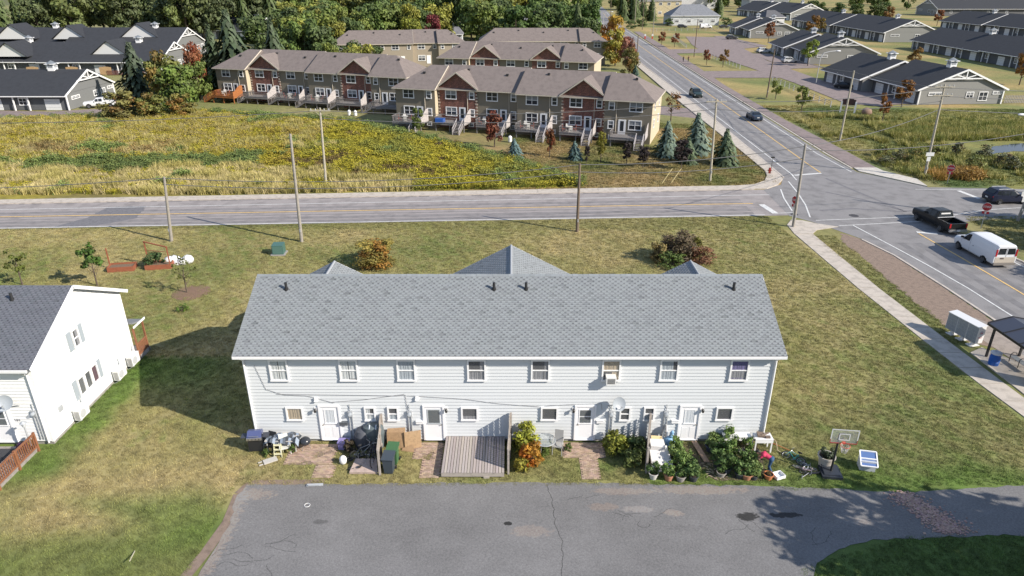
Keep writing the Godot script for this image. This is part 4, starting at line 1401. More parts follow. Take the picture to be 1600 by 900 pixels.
func town_row(label: String, at: Vector3, turn: float, units: Array, offs: Array, front: Color, EH: float, RH: float, DP: float, detail: bool) -> Node3D:
	var h := thing("townhouse_row", label, "townhouses", at, turn, "brown townhouse rows beyond the meadow")
	var sid := mt("siding_khaki%s" % [front], front, 0.8)
	var cream := mt("siding_cream", L3(0.50, 0.42, 0.30), 0.8)
	var white := mt("vinyl_white", L3(0.80, 0.80, 0.80), 0.45)
	var trim := mt("trim_cream", L3(0.55, 0.49, 0.40), 0.7)
	var rm := mt("roof_brown", L3(0.215, 0.178, 0.162), 0.92, 0.8, 7.0, 0.0, false, 1.5)
	var bm := brick_mat()
	var UW := 7.1
	var sl := (RH - EH) / (DP / 2)
	var n := units.size()
	# sections of equal offset
	var i := 0
	while i < n:
		var j := i
		while j + 1 < n and offs[j + 1] == offs[i]:
			j += 1
		var u0 := i * UW
		var u1 := (j + 1) * UW
		var z: float = offs[i]
		var ov := 0.45
		var ey := EH - sl * ov
		var m := Mb.new()
		m.box(Vector3((u0 + u1) / 2, EH / 2, z - DP / 2), Vector3(u1 - u0 - 0.004, EH, DP))
		var wl := part("wall", m, sid, h)
		# end walls
		for e in [[u0, -1.0], [u1, 1.0]]:
			var m2 := Mb.new()
			var xx: float = e[0] + e[1] * 0.012
			m2.box(Vector3(xx, EH / 2, z - DP / 2), Vector3(0.02, EH - 0.02, DP - 0.02))
			if not ((i == 0 and e[1] < 0) or (j == n - 1 and e[1] > 0)):
				var A := Vector3(xx, EH - 0.02, z - 0.01)
				var B := Vector3(xx, EH - 0.02, z - DP + 0.01)
				var C := Vector3(xx, RH - 0.1, z - DP / 2)
				m2.ext([A, B, C] if e[1] > 0 else [B, A, C], Vector3(-0.1 * e[1], 0, 0))
			part("end_wall", m2, cream, h)
			if detail:
				for q in [[EH - 1.3, 1.1], [2.7, 1.1]]:
					if j == n - 1 and e[1] > 0:
						far_window(h, Vector3(xx + 0.012, q[0], z - 2.6), 0.95, 1.3, 0, PI / 2)
						far_window(h, Vector3(xx + 0.012, q[0], z - 7.5), 0.95, 1.3, 0, PI / 2)
		# roof with overhang; hips at the ends of the row
		var hl := DP * 0.42 if i == 0 else 0.0
		var hr := DP * 0.42 if j == n - 1 else 0.0
		var xl := u0 - (ov if i == 0 else 0.25)
		var xr := u1 + (ov if j == n - 1 else 0.25)
		var zf := z + ov
		var zb := z - DP - ov
		var zm := z - DP / 2
		var a := Vector3(xl, ey, zf)
		var b := Vector3(xr, ey, zf)
		var c2 := Vector3(xr - hr, RH, zm)
		var d2 := Vector3(xl + hl, RH, zm)
		var a2 := Vector3(xl, ey, zb)
		var b2 := Vector3(xr, ey, zb)
		m = Mb.new()
		m.quad(a, b, c2, d2)
		m.quad(b2, a2, d2, c2)
		m.quad(b, b2, c2, c2)
		m.quad(a2, a, d2, d2)
		m.quad(a, a2, b2, b)
		for q in [[a, b], [b, b2], [b2, a2], [a2, a]]:
			m.quad(q[0] + Vector3(0, -0.15, 0), q[1] + Vector3(0, -0.15, 0), q[1], q[0])
		var rf := part("roof", m, rm, h)
		m = Mb.new()
		m.beam(a + Vector3(0, -0.1, 0.06), b + Vector3(0, -0.1, 0.06), 0.1, 0.13)
		part("gutter", m, trim, h)
		if hr == 0.0:
			m = Mb.new()
			m.beam(b + Vector3(0.02, -0.07, 0), c2 + Vector3(0.02, -0.07, 0), 0.05, 0.2)
			part("rake_board", m, trim, h)
		else:
			m = Mb.new()
			m.beam(b + Vector3(0.05, -0.08, 0), b2 + Vector3(0.05, -0.08, 0), 0.08, 0.14)
			part("gutter", m, trim, h)
		if hl == 0.0:
			m = Mb.new()
			m.beam(a + Vector3(-0.02, -0.07, 0), d2 + Vector3(-0.02, -0.07, 0), 0.05, 0.2)
			part("rake_board", m, mt("rake_brown", L3(0.10, 0.085, 0.075), 0.8), h)
		for u in range(i, j + 1):
			var x := u * UW
			var mirror: bool = units[u] == "m"
			var brick: bool = units[u] == "b"
			var wz := z + 0.0
			if brick:
				wz = z + 0.16
				m = Mb.new()
				m.box(Vector3(x + UW / 2, EH / 2, z + 0.08), Vector3(UW - 0.5, EH - 0.3, 0.16))
				var gp := EH + (UW / 2) * 0.7
				m.ext([Vector3(x + 0.25, EH - 0.15, wz), Vector3(x + UW - 0.25, EH - 0.15, wz), Vector3(x + UW / 2, gp - 0.1, wz)], Vector3(0, 0, -0.16))
				part("brick_front", m, bm, h)
				# cross gable roof
				m = Mb.new()
				var gz := z + 0.6
				var k := gp + 0.02
				var zb2 := z - (k - EH) / sl - 0.2
				var ex := UW / 2 + 0.15
				var ly := k - ex * 0.7
				m.hexa(Vector3(x + UW / 2 - ex, ly, gz), Vector3(x + UW / 2, k, gz), Vector3(x + UW / 2, k, zb2), Vector3(x + UW / 2 - ex, ly, z - 0.2), Vector3(0, -0.13, 0))
				m.hexa(Vector3(x + UW / 2, k, gz), Vector3(x + UW / 2 + ex, ly, gz), Vector3(x + UW / 2 + ex, ly, z - 0.2), Vector3(x + UW / 2, k, zb2), Vector3(0, -0.13, 0))
				part("cross_gable", m, rm, rf)
				m = Mb.new()
				m.beam(Vector3(x + UW / 2 - ex, ly - 0.1, gz + 0.02), Vector3(x + UW / 2, k - 0.1, gz + 0.02), 0.05, 0.2)
				m.beam(Vector3(x + UW / 2 + ex, ly - 0.1, gz + 0.02), Vector3(x + UW / 2, k - 0.1, gz + 0.02), 0.05, 0.2)
				part("rake_board", m, trim, rf)
				if detail:
					m = Mb.new()
					for r in 10:
						for s in [0.25, UW - 0.25]:
							m.box(Vector3(x + s, 1.6 + r * 0.5, wz + 0.0), Vector3(0.42 if r % 2 else 0.28, 0.24, 0.1))
					part("quoins", m, mt("quoin", L3(0.42, 0.36, 0.30), 0.9), h)
			var dx := func(v: float) -> float:
				return x + (UW - v if mirror else v)
			far_window(h, Vector3(dx.call(2.4), EH - 1.15, wz), 2.0, 1.5, 1)
			far_window(h, Vector3(dx.call(6.05), EH - 1.15, wz), 0.95, 1.3, 0)
			if detail:
				far_window(h, Vector3(dx.call(2.4), 2.75, wz), 2.0, 1.5, 1)
				far_window(h, Vector3(dx.call(6.05), 2.65, wz), 0.95, 1.3, 0)
				m = Mb.new()
				m.box(Vector3(dx.call(4.35), 2.4, wz + 0.04), Vector3(1.15, 2.2, 0.08))
				var d := part("door", m, white, h)
				m = Mb.new()
				m.box(Vector3(dx.call(4.35), 2.55, wz + 0.085), Vector3(0.55, 1.5, 0.012))
				part("pane", m, mt("pane_dark", L3(0.035, 0.04, 0.05), 0.12), d)
				m = Mb.new()
				m.tube(Vector3(dx.call(5.3), 0.2, wz + 0.06), Vector3(dx.call(5.3), EH - 0.3, wz + 0.06), 0.05, 0.05, 6)
				part("downspout", m, trim, h)
				far_window(h, Vector3(dx.call(5.9), 0.75, wz), 0.9, 0.7, 0)
			elif mirror or not brick:
				m = Mb.new()
				m.box(Vector3(dx.call(4.3), 1.9, wz + 0.04), Vector3(1.1, 2.2, 0.08))
				part("door", m, white, h)
				far_window(h, Vector3(dx.call(2.4), 2.3, wz), 2.0, 1.5, 1)
			# roof vents
			m = Mb.new()
			var vz := -DP * (0.3 + 0.08 * (u % 2))
			m.box(Vector3(x + UW * 0.55, EH - sl * vz + 0.12, z + vz), Vector3(0.36, 0.35, 0.36))
			part("roof_vent", m, mt("pipe_black", L3(0.025, 0.025, 0.027), 0.55), rf)
		i = j + 1
	return h
func stairs(m: Mb, top: Vector3, bottom: Vector3, width: float, side: Vector3, n: int) -> void:
	for k in n:
		var p := top.lerp(bottom, (k + 0.5) / n)
		var run := (bottom - top) / n
		var s := Vector3(absf(side.x) * width + absf(run.x) * 1.1, 0.05, absf(side.z) * width + absf(run.z) * 1.1)
		m.box(p, s)
	for e in [-0.5, 0.5]:
		var o: Vector3 = side * width * e
		m.beam(top + o + Vector3(0, -0.15, 0), bottom + o + Vector3(0, -0.05, 0), 0.05, 0.28)
func railing(m: Mb, a: Vector3, b: Vector3, hh: float, gap: float) -> void:
	m.beam(a + Vector3(0, hh, 0), b + Vector3(0, hh, 0), 0.12, 0.05)
	m.beam(a + Vector3(0, 0.12, 0), b + Vector3(0, 0.12, 0), 0.05, 0.07)
	var n := maxi(1, int(a.distance_to(b) / gap))
	for k in n + 1:
		var p := a.lerp(b, float(k) / n)
		m.beam(p + Vector3(0, 0.12, 0), p + Vector3(0, hh, 0), 0.045, 0.045)
func back_deck(label: String, kind: int, wood: Material, pale: Material) -> Node3D:
	var o := thing("back_deck", label, "deck", Vector3.ZERO, 0.0, "raised back decks of the brown townhouses")
	var m := Mb.new()
	var w := 5.2
	var dp := 3.0
	for k in 20:
		m.box(Vector3(0, 1.3, 0.08 + k * 0.149), Vector3(w, 0.04, 0.14))
	m.box(Vector3(0, 1.16, dp - 0.03), Vector3(w, 0.24, 0.05))
	m.box(Vector3(-w / 2 + 0.03, 1.16, dp / 2), Vector3(0.05, 0.24, dp - 0.1))
	m.box(Vector3(w / 2 - 0.03, 1.16, dp / 2), Vector3(0.05, 0.24, dp - 0.1))
	part("platform", m, wood, o)
	for x in [-w / 2 + 0.15, 0.0, w / 2 - 0.15]:
		m = Mb.new()
		m.box(Vector3(x, 0.55, dp - 0.2), Vector3(0.14, 1.1, 0.14))
		part("post", m, wood, o)
	m = Mb.new()
	if kind == 0:
		railing(m, Vector3(-w / 2, 1.3, dp), Vector3(1.3, 1.3, dp), 0.95, 0.16)
	else:
		railing(m, Vector3(-w / 2, 1.3, dp), Vector3(w / 2, 1.3, dp), 0.95, 0.16)
	railing(m, Vector3(-w / 2, 1.3, 0.1), Vector3(-w / 2, 1.3, dp if kind == 0 else dp - 1.1), 0.95, 0.16)
	part("railing", m, wood, o)
	m = Mb.new()
	if kind == 0:
		stairs(m, Vector3(1.9, 1.25, dp), Vector3(1.9, 0.05, dp + 2.0), 1.1, Vector3.RIGHT, 7)
		part("stairs", m, wood, o)
		m = Mb.new()
		for x in [1.35, 2.45]:
			m.beam(Vector3(x, 2.2, dp), Vector3(x, 1.0, dp + 2.05), 0.1, 0.06)
			m.beam(Vector3(x, 1.55, dp), Vector3(x, 0.35, dp + 2.05), 0.05, 0.06)
			m.box(Vector3(x, 0.5, dp + 2.0), Vector3(0.1, 1.0, 0.1))
			for k in 7:
				var p := Vector3(x, 1.35, dp).lerp(Vector3(x, 0.15, dp + 2.05), (k + 0.5) / 7.0)
				m.beam(p, p + Vector3(0, 0.8, 0), 0.04, 0.04)
		part("stair_rail", m, pale, o)
	else:
		stairs(m, Vector3(-w / 2, 1.25, dp - 0.55), Vector3(-w / 2 - 2.0, 0.05, dp - 0.55), 1.0, Vector3.BACK, 7)
		part("stairs", m, wood, o)
		m = Mb.new()
		for z in [dp, dp - 1.1]:
			m.beam(Vector3(-w / 2, 2.2, z), Vector3(-w / 2 - 2.05, 1.0, z), 0.06, 0.1)
			m.box(Vector3(-w / 2 - 2.0, 0.5, z), Vector3(0.1, 1.0, 0.1))
			for k in 7:
				var p := Vector3(-w / 2, 1.35, z).lerp(Vector3(-w / 2 - 2.05, 0.15, z), (k + 0.5) / 7.0)
				m.beam(p, p + Vector3(0, 0.8, 0), 0.04, 0.04)
		part("stair_rail", m, wood, o)
	# privacy screen of upright boards, stepped down towards the front
	m = Mb.new()
	for k in 19:
		var z := 0.1 + k * 0.156
		var hh := 2.0 - 0.95 * smoothstep(0.2, 1.0, k / 18.0)
		m.box(Vector3(w / 2, 1.25 + hh / 2, z), Vector3(0.04, hh, 0.14))
	m.beam(Vector3(w / 2 + 0.03, 1.5, 0.05), Vector3(w / 2 + 0.03, 1.5, dp), 0.04, 0.09)
	part("privacy_screen", m, pale, o)
	return o
func build_townhouses() -> void:
	var khaki := L3(0.195, 0.17, 0.128)
	var beige := L3(0.30, 0.255, 0.195)
	var A := P(-19.4, 118.2)
	var B := P(-59.6, 144.6)
	var ta := -deg_to_rad(18.0)
	var lay := ["s", "b", "s", "s", "b", "m"]
	var offs := [0.0, -1.3, -1.3, 0.0, 0.0, 1.2]
	town_row("nearer brown townhouse row with two brick gables, ending beside the road", A, ta, lay, offs, khaki, 6.6, 9.5, 11.2, true)
	town_row("brown townhouse row with orange deck at its left end, behind the meadow", B, ta, lay, offs, khaki, 6.6, 9.5, 11.2, true)
	town_row("sunlit beige townhouse row behind the left brown row, before the wood", P(-48.2, 196), deg_to_rad(9.0), ["s", "s", "s", "s", "m"], [0.0, 0.0, 0.0, -1.4, 0.0], beige, 6.5, 9.4, 11.0, false)
	town_row("brown townhouse row with two small gables right behind the nearest row", P(-16.6, 164.5), -deg_to_rad(14.5), ["s", "b", "s", "b", "m"], [0.0, -1.0, -1.0, -1.0, 0.3], khaki, 6.5, 9.4, 11.0, false)
	town_row("farthest brown townhouse row, only its roof showing beside the wood", P(-9.0, 206.5), deg_to_rad(1.0), ["s", "s", "s", "s", "m"], [0.0, 0.0, 0.0, 0.0, 1.0], beige, 6.5, 9.4, 11.0, false)
	var grey := mt("deck_grey", L3(0.27, 0.25, 0.245), 0.9, 0.8, 3.0)
	var pale := mt("deck_pale", L3(0.54, 0.50, 0.49), 0.9, 0.8, 3.0)
	var orange := mt("deck_orange", L3(0.42, 0.15, 0.045), 0.8, 0.8, 3.0)
	var proto := [back_deck("grey back deck with front stairs at the leftmost unit of the nearer row", 0, grey, pale), back_deck("weathered back deck with side stairs at the first brick unit of the left row", 1, grey, pale), back_deck("bright orange wooden deck at the far left end of the left row", 1, orange, orange)]
	var ordn := ["leftmost", "second", "third", "fourth", "fifth", "rightmost"]
	for row in 2:
		for u in 6:
			var lx := u * 7.1 + (4.1 if u == 5 else 3.2)
			var local := Vector3(lx, 0, offs[u] + (0.16 if lay[u] == "b" else 0.0) + 0.05)
			var wpos := (A if row == 0 else B) + Basis(Vector3.UP, ta) * local
			var lab: String = "grey back deck with front stairs at the %s unit of the nearer row" % ordn[u] if row == 0 else "weathered back deck with side stairs at the %s unit of the left row" % ordn[u]
			if row == 0 and u == 0:
				proto[0].position = wpos
				proto[0].rotation.y = ta
			elif row == 1 and u == 0:
				proto[2].position = wpos
				proto[2].rotation.y = ta
			elif row == 1 and u == 1:
				proto[1].position = wpos
				proto[1].rotation.y = ta
				proto[1].set_meta("label", lab)
			else:
				copy(proto[row], lab, wpos, ta, "raised back decks of the brown townhouses")
	# things on and under the decks
	var tank := thing("propane_tank", "white upright propane tank under the decks of the nearer row", "tank", P(-0.3, 105.6), 0.0, "white propane tanks")
	tank.scale = Vector3.ONE * 0.62
	var m := Mb.new()
	m.lathe(Vector3.ZERO, [Vector2(0.3, 0), Vector2(0.48, 0.15), Vector2(0.5, 1.2), Vector2(0.36, 1.5), Vector2(0.1, 1.6), Vector2(0.1, 1.72), Vector2(0, 1.73)], 16)
	part("tank_body", m, mt("tank_white", L3(0.75, 0.75, 0.74), 0.4), tank)
	copy(tank, "white upright propane tank under the left row's fifth deck", P(-29.6, 127.6), 0.0, "white propane tanks")
	copy(tank, "second white propane tank beside the left row's fifth deck", P(-28.4, 127.2), 0.0, "white propane tanks")
	var pos := A + Basis(Vector3.UP, ta) * Vector3(8.6, 1.35, 1.6)
	var tb := thing("blue_cover", "bright blue cover draped on a deck table of the nearer row", "cover", pos, ta)
	m = Mb.new()
	m.hexa(Vector3(-0.7, 0.75, 0.5), Vector3(0.7, 0.72, 0.5), Vector3(0.7, 0.8, -0.4), Vector3(-0.7, 0.74, -0.4), Vector3(0, -0.7, 0))
	part("cover_cloth", m, mt("cover_blue", L3(0.03, 0.13, 0.5), 0.6), tb)
	# deck furniture: table and chairs on four decks
	var tbl: Node3D = null
	var fl := ["small round patio table with chairs on the leftmost deck of the nearer row", "small round patio table with chairs on the fourth deck of the nearer row", "small round patio table with chairs on the fifth deck of the nearer row", "small round patio table with chairs on the third deck of the nearer row", "small patio table with chairs on the orange deck", "small patio table with chairs on the third deck of the left row", "small patio table with chairs on the fourth deck of the left row"]
	var fp := [[0, 2.3, 0.0], [0, 23.4, 0.0], [0, 30.2, 0.0], [0, 16.0, -1.3], [1, 2.6, 0.0], [1, 17.0, -1.3], [1, 24.0, 0.0]]
	for k in fp.size():
		var w: Vector3 = (A if fp[k][0] == 0 else B) + Basis(Vector3.UP, ta) * Vector3(fp[k][1], 1.34, fp[k][2] + 1.7)
		if tbl == null:
			tbl = thing("patio_set", fl[0], "patio furniture", w, ta, "patio sets on the raised decks")
			m = Mb.new()
			m.lathe(Vector3.ZERO, [Vector2(0.3, 0), Vector2(0.3, 0.03), Vector2(0.04, 0.06), Vector2(0.04, 0.7), Vector2(0.55, 0.72), Vector2(0.55, 0.75), Vector2(0, 0.75)], 16)
			part("table", m, mt("table_pale", L3(0.5, 0.48, 0.45), 0.5), tbl)
			for s in 4:
				m = Mb.new()
				m.x = Transform3D(Basis(Vector3.UP, s * PI / 2 + 0.5), Basis(Vector3.UP, s * PI / 2 + 0.5) * Vector3(0, 0, 0.85))
				m.box(Vector3(0, 0.43, 0), Vector3(0.48, 0.05, 0.48))
				m.box(Vector3(0, 0.72, 0.23), Vector3(0.48, 0.55, 0.05))
				for lx in [-0.2, 0.2]:
					for lz in [-0.2, 0.2]:
						m.box(Vector3(lx, 0.21, lz), Vector3(0.04, 0.42, 0.04))
				part("chair", m, mt("chair_mixed%d" % (s % 2), [L3(0.55, 0.55, 0.53), L3(0.3, 0.10, 0.08)][s % 2], 0.6), tbl)
		else:
			copy(tbl, fl[k], w, ta, "patio sets on the raised decks")

# ---------------------------------------------------------------- grey bungalows with dark roofs
func bungalow(label: String, at: Vector3, turn: float, s: float, len_: float, shift: float, wallc: Color, group: String) -> Node3D:
	var h := thing("bungalow", label, "bungalow", at, turn, group)
	var W := 19.0 * s
	var EH := 3.3 * s
	var RH := 7.2 * s
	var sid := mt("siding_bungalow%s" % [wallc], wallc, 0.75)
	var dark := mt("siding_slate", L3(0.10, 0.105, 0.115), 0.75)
	var white := mt("vinyl_white", L3(0.80, 0.80, 0.80), 0.45)
	var rm := mt("roof_dark", L3(0.034, 0.037, 0.044), 0.9, 0.9, 8.0, 0.0, false, 1.5)
	var half := len_ / 2
	var ov := 0.5
	for k in 2:
		var x0 := -W / 2 + (shift if k == 1 else 0.0)
		var x1 := W / 2 + (shift if k == 1 else 0.0)
		var xm := (x0 + x1) / 2
		var zf := -half * k
		var zb := -half * (k + 1)
		var sl := (RH - EH) / (W / 2)
		var dy := -0.25 * k
		var m := Mb.new()
		m.box(Vector3(xm, EH / 2 + dy / 2, (zf + zb) / 2), Vector3(W - 1.0, EH + dy, half - 0.02))
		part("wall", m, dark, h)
		m = Mb.new()
		m.box(Vector3(xm + 0.2, (EH + dy) / 2, zf + 0.02), Vector3(W - 0.6, EH + dy, 0.06))
		m.ext([Vector3(x0 + 0.2, EH + dy - 0.03, zf + 0.05), Vector3(x1 - 0.2, EH + dy - 0.03, zf + 0.05), Vector3(xm, RH + dy - 0.15, zf + 0.05)], Vector3(0, 0, -0.1))
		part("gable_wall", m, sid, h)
		m = Mb.new()
		var a := Vector3(x0 - ov, EH - sl * ov + dy, zf + 0.5)
		var c2 := Vector3(xm, RH + dy, zf + 0.5)
		var b := Vector3(x1 + ov, EH - sl * ov + dy, zf + 0.5)
		var back := Vector3(0, 0, zb - zf - 0.5 + (0.0 if k == 0 else -0.5))
		m.hexa(a, c2, c2 + back, a + back, Vector3(0, -0.2, 0))
		m.hexa(c2, b, b + back, c2 + back, Vector3(0, -0.2, 0))
		var rf := part("roof", m, rm, h)
		m = Mb.new()
		for q in [[a, c2], [b, c2]]:
			m.beam(q[0] + Vector3(0, -0.12, 0.03), q[1] + Vector3(0, -0.12, 0.03), 0.06, 0.32)
		part("rake_board", m, white, rf)
		m = Mb.new()
		m.beam(a + Vector3(-0.05, -0.12, 0), a + back + Vector3(-0.05, -0.12, 0), 0.1, 0.16)
		m.beam(b + Vector3(0.05, -0.12, 0), b + back + Vector3(0.05, -0.12, 0), 0.1, 0.16)
		part("gutter", m, white, rf)
		# cupola
		m = Mb.new()
		var cz := (zf + zb) / 2 + half * 0.22
		m.box(Vector3(xm, RH + dy + 0.25, cz), Vector3(1.3, 1.5, 1.3))
		m.box(Vector3(xm, RH + dy + 1.02, cz), Vector3(1.9, 0.12, 1.9))
		var cu := part("cupola", m, white, rf)
		m = Mb.new()
		for e in [Vector3(0, 0, 0.67), Vector3(-0.67, 0, 0)]:
			m.box(Vector3(xm, RH + dy + 0.6, cz) + e, Vector3(0.9 if e.z > 0 else 0.03, 0.55, 0.9 if e.z <= 0 else 0.03))
		part("louvre", m, mt("louvre_grey", L3(0.3, 0.32, 0.34), 0.7), cu)
		m = Mb.new()
		m.lathe(Vector3(xm, RH + dy + 1.08, cz), [Vector2(1.2, 0), Vector2(0.0, 0.6)], 4)
		part("cupola_roof", m, mt("cupola_slate", L3(0.16, 0.18, 0.20), 0.8), cu)
		if k == 0:
			# open truss in the gable peak
			m = Mb.new()
			var tz := zf + 0.46
			var ty := RH - 1.9 * s
			var tw := 1.9 * s / sl
			m.beam(Vector3(xm - tw, ty, tz), Vector3(xm + tw, ty, tz), 0.08, 0.22)
			m.beam(Vector3(xm, ty, tz), Vector3(xm, RH - 0.3, tz), 0.2, 0.08)
			for sg in [-1.0, 1.0]:
				m.beam(Vector3(xm, ty + 0.1, tz), Vector3(xm + sg * tw * 0.5, ty + 0.8 * s, tz), 0.08, 0.18)
			part("truss", m, white, h)
			far_window(h, Vector3(-5.7 * s, 2.2 * s, zf + 0.05), 3.0 * s, 0.75 * s, 1)
			far_window(h, Vector3(2.0 * s, 1.9 * s, zf + 0.05), 1.7 * s, 1.3 * s, 1)
			far_window(h, Vector3(5.0 * s, 1.6 * s, zf + 0.05), 2.0 * s, 1.9 * s, 1)
			far_window(h, Vector3(8.0 * s, 2.3 * s, zf + 0.05), 2.0 * s, 0.7 * s, 1)
			for e in [-W / 2 + 0.25, W / 2 - 0.25]:
				m = Mb.new()
				m.box(Vector3(e, EH / 2 - 0.1, zf + 0.25), Vector3(0.22, EH - 0.2, 0.22))
				part("corner_post", m, white, h)
		# left side: garage doors, door, windows, porch posts
		var n := int(half / 5.5)
		for q in n:
			var z := zf - (q + 0.5) * half / n
			if q % 2 == 0:
				m = Mb.new()
				m.box(Vector3(x0 + 0.47, 1.15 * s, z), Vector3(0.08, 2.3 * s, 2.9))
				var gd := part("garage_door", m, mt("garage_white", L3(0.66, 0.67, 0.68), 0.5), h)
				m = Mb.new()
				for r in 3:
					m.box(Vector3(x0 + 0.425, (0.6 + r * 0.58) * s, z), Vector3(0.012, 0.03, 2.9))
				part("panel_joint", m, mt("louvre_grey", L3(0.3, 0.32, 0.34), 0.7), gd)
			else:
				far_window(h, Vector3(x0 + 0.5, 1.75 * s, z), 1.6, 1.4, 1, -PI / 2)
				far_window(h, Vector3(x1 - 0.5, 1.75 * s, z), 1.6, 1.4, 1, PI / 2)
				for e in [-1.4, 1.4]:
					m = Mb.new()
					m.box(Vector3(x0 - 0.1, EH / 2 - 0.15, z + e), Vector3(0.2, EH - 0.3, 0.2))
					part("porch_post", m, white, h)
	return h
func build_bungalows() -> void:
	var g1 := "grey bungalows with dark roofs and cupolas right of the road"
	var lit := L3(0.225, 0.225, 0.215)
	bungalow("nearest grey bungalow with white gable truss, behind the reed bank", P(88.4, 139.8), deg_to_rad(4), 0.93, 34, -2.4, lit, g1)
	bungalow("grey bungalow with silver car at its garages, second along the side lane", P(94.0, 206), deg_to_rad(-6), 1.0, 36, -2.4, lit, g1)
	bungalow("bungalow behind the second one, its junk-filled side yard showing", P(150.8, 277), deg_to_rad(0), 1.1, 92, -1.0, lit, g1)
	bungalow("long dark-roofed bungalow cut by the right edge, in front of another", P(147.2, 176), deg_to_rad(0), 1.0, 76, -0.2, lit, g1)
	bungalow("dark-roofed bungalow at the right edge behind the long one", P(219.5, 296), deg_to_rad(2), 1.1, 60, -1.0, lit, g1)
	bungalow("farthest grey bungalow with a truss gable, near the top edge", P(165.6, 414), deg_to_rad(10), 1.2, 60, -2.0, lit, g1)
	bungalow("grey bungalow farthest along the side lane, dark car before it", P(104.9, 294), deg_to_rad(-6), 1.0, 34, -2.4, lit, g1)
	bungalow("long grey bungalow row lying across the top right corner", P(262, 470), deg_to_rad(-90), 1.3, 160, 0.0, lit, g1)
	var g2 := "dark roofed bungalows at the left behind the meadow"
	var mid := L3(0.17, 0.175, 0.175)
	bungalow("near left bungalow with white garage doors and a white pickup beside it", P(-83.9, 141.2), deg_to_rad(90), 0.9, 44, -0.5, mid, g2)
	bungalow("long left bungalow row with wooden privacy screens on its porches", P(-90.0, 193.6), deg_to_rad(90), 1.0, 62, 3.0, mid, g2)
	bungalow("left bungalow row behind the long one, white gables in its roof", P(-100.0, 226), deg_to_rad(90), 1.2, 66, 4.0, mid, g2)
	bungalow("dark-roofed house half hidden by trees above the brown row", P(-97.0, 292), deg_to_rad(60), 1.1, 34, 0.0, mid, g2)
	# white cross gables in the roofs of the long left rows
	for q in [["bungalow_009", 0.35, 14.0, 5.0], ["bungalow_009", 0.35, 40.0, 4.4], ["bungalow_010", 0.5, 12.0, 6.0], ["bungalow_010", 0.5, 33.0, 5.0], ["bungalow_010", 0.5, 50.0, 5.5]]:
		var hb: Node3D = get_node(q[0])
		var gs := 1.0 if q[0] == "bungalow_009" else 1.2
		var gx: float = -9.5 * gs * (1.0 - q[1])
		var gy: float = lerpf(3.3, 7.2, q[1]) * gs
		var m := Mb.new()
		var w2: float = q[3]
		var tp := gy + w2 * 0.62
		var zz: float = -q[2]
		m.ext([Vector3(gx, gy - 0.6, zz - w2), Vector3(gx, gy - 0.6, zz + w2), Vector3(gx, tp, zz)], Vector3(0.2, 0, 0))
		var gb := part("cross_gable", m, mt("gable_white", L3(0.62, 0.62, 0.61), 0.6), hb)
		m = Mb.new()
		m.hexa(Vector3(gx - 0.4, gy - 0.5, zz + w2 + 0.4), Vector3(gx + 8.0, gy - 0.5, zz + w2 + 0.4), Vector3(gx + 8.0, tp + 0.2, zz), Vector3(gx - 0.4, tp + 0.2, zz), Vector3(0, -0.18, 0))
		m.hexa(Vector3(gx - 0.4, tp + 0.2, zz), Vector3(gx + 8.0, tp + 0.2, zz), Vector3(gx + 8.0, gy - 0.5, zz - w2 - 0.4), Vector3(gx - 0.4, gy - 0.5, zz - w2 - 0.4), Vector3(0, -0.18, 0))
		part("gable_roof", m, mats["roof_dark"], gb)
	# wooden screens and porch furniture along the long left row
	var sc: Node3D = null
	var labs := ["pale timber privacy screen, leftmost on the long left porch", "pale timber privacy screen, second on the long left porch", "pale timber privacy screen, third on the long left porch", "pale timber privacy screen, rightmost on the long left porch"]
	for k in 4:
		var p := P([-136.0, -122.0, -112.0, -103.5][k], 183.2)
		if sc == null:
			sc = thing("porch_screen", labs[0], "screen", p, 0.0, "timber screens on the left porches")
			for q in 9:
				var m := Mb.new()
				m.box(Vector3(-1.4 + q * 0.34, 1.05, 0), Vector3(0.31, 2.1 - absf(q - 4) * 0.08, 0.05))
				part("board", m, mt("pine_board", L3(0.50, 0.33, 0.17), 0.8, 0.6), sc)
			var m3 := Mb.new()
			m3.box(Vector3(0, 0.5, -0.05), Vector3(3.1, 0.1, 0.05))
			m3.box(Vector3(0, 1.7, -0.05), Vector3(3.1, 0.1, 0.05))
			part("rail", m3, mt("pine_board", L3(0.50, 0.33, 0.17), 0.8, 0.6), sc)
		else:
			copy(sc, labs[k], p)
	var fe := thing("porch_railing", "dark red slatted porch railing at the long left bungalow row", "railing", P(-98.0, 183.0))
	for k in 40:
		var m := Mb.new()
		m.box(Vector3(-5.0 + k * 0.25, 0.55, 0), Vector3(0.1, 0.95, 0.04))
		part("picket", m, mt("rail_red", L3(0.16, 0.06, 0.045), 0.8), fe)
	var m4 := Mb.new()
	m4.box(Vector3(-0.1, 1.05, 0), Vector3(10.2, 0.08, 0.08))
	m4.box(Vector3(-0.1, 0.12, 0), Vector3(10.2, 0.08, 0.06))
	part("rail", m4, mt("rail_red", L3(0.16, 0.06, 0.045), 0.8), fe)
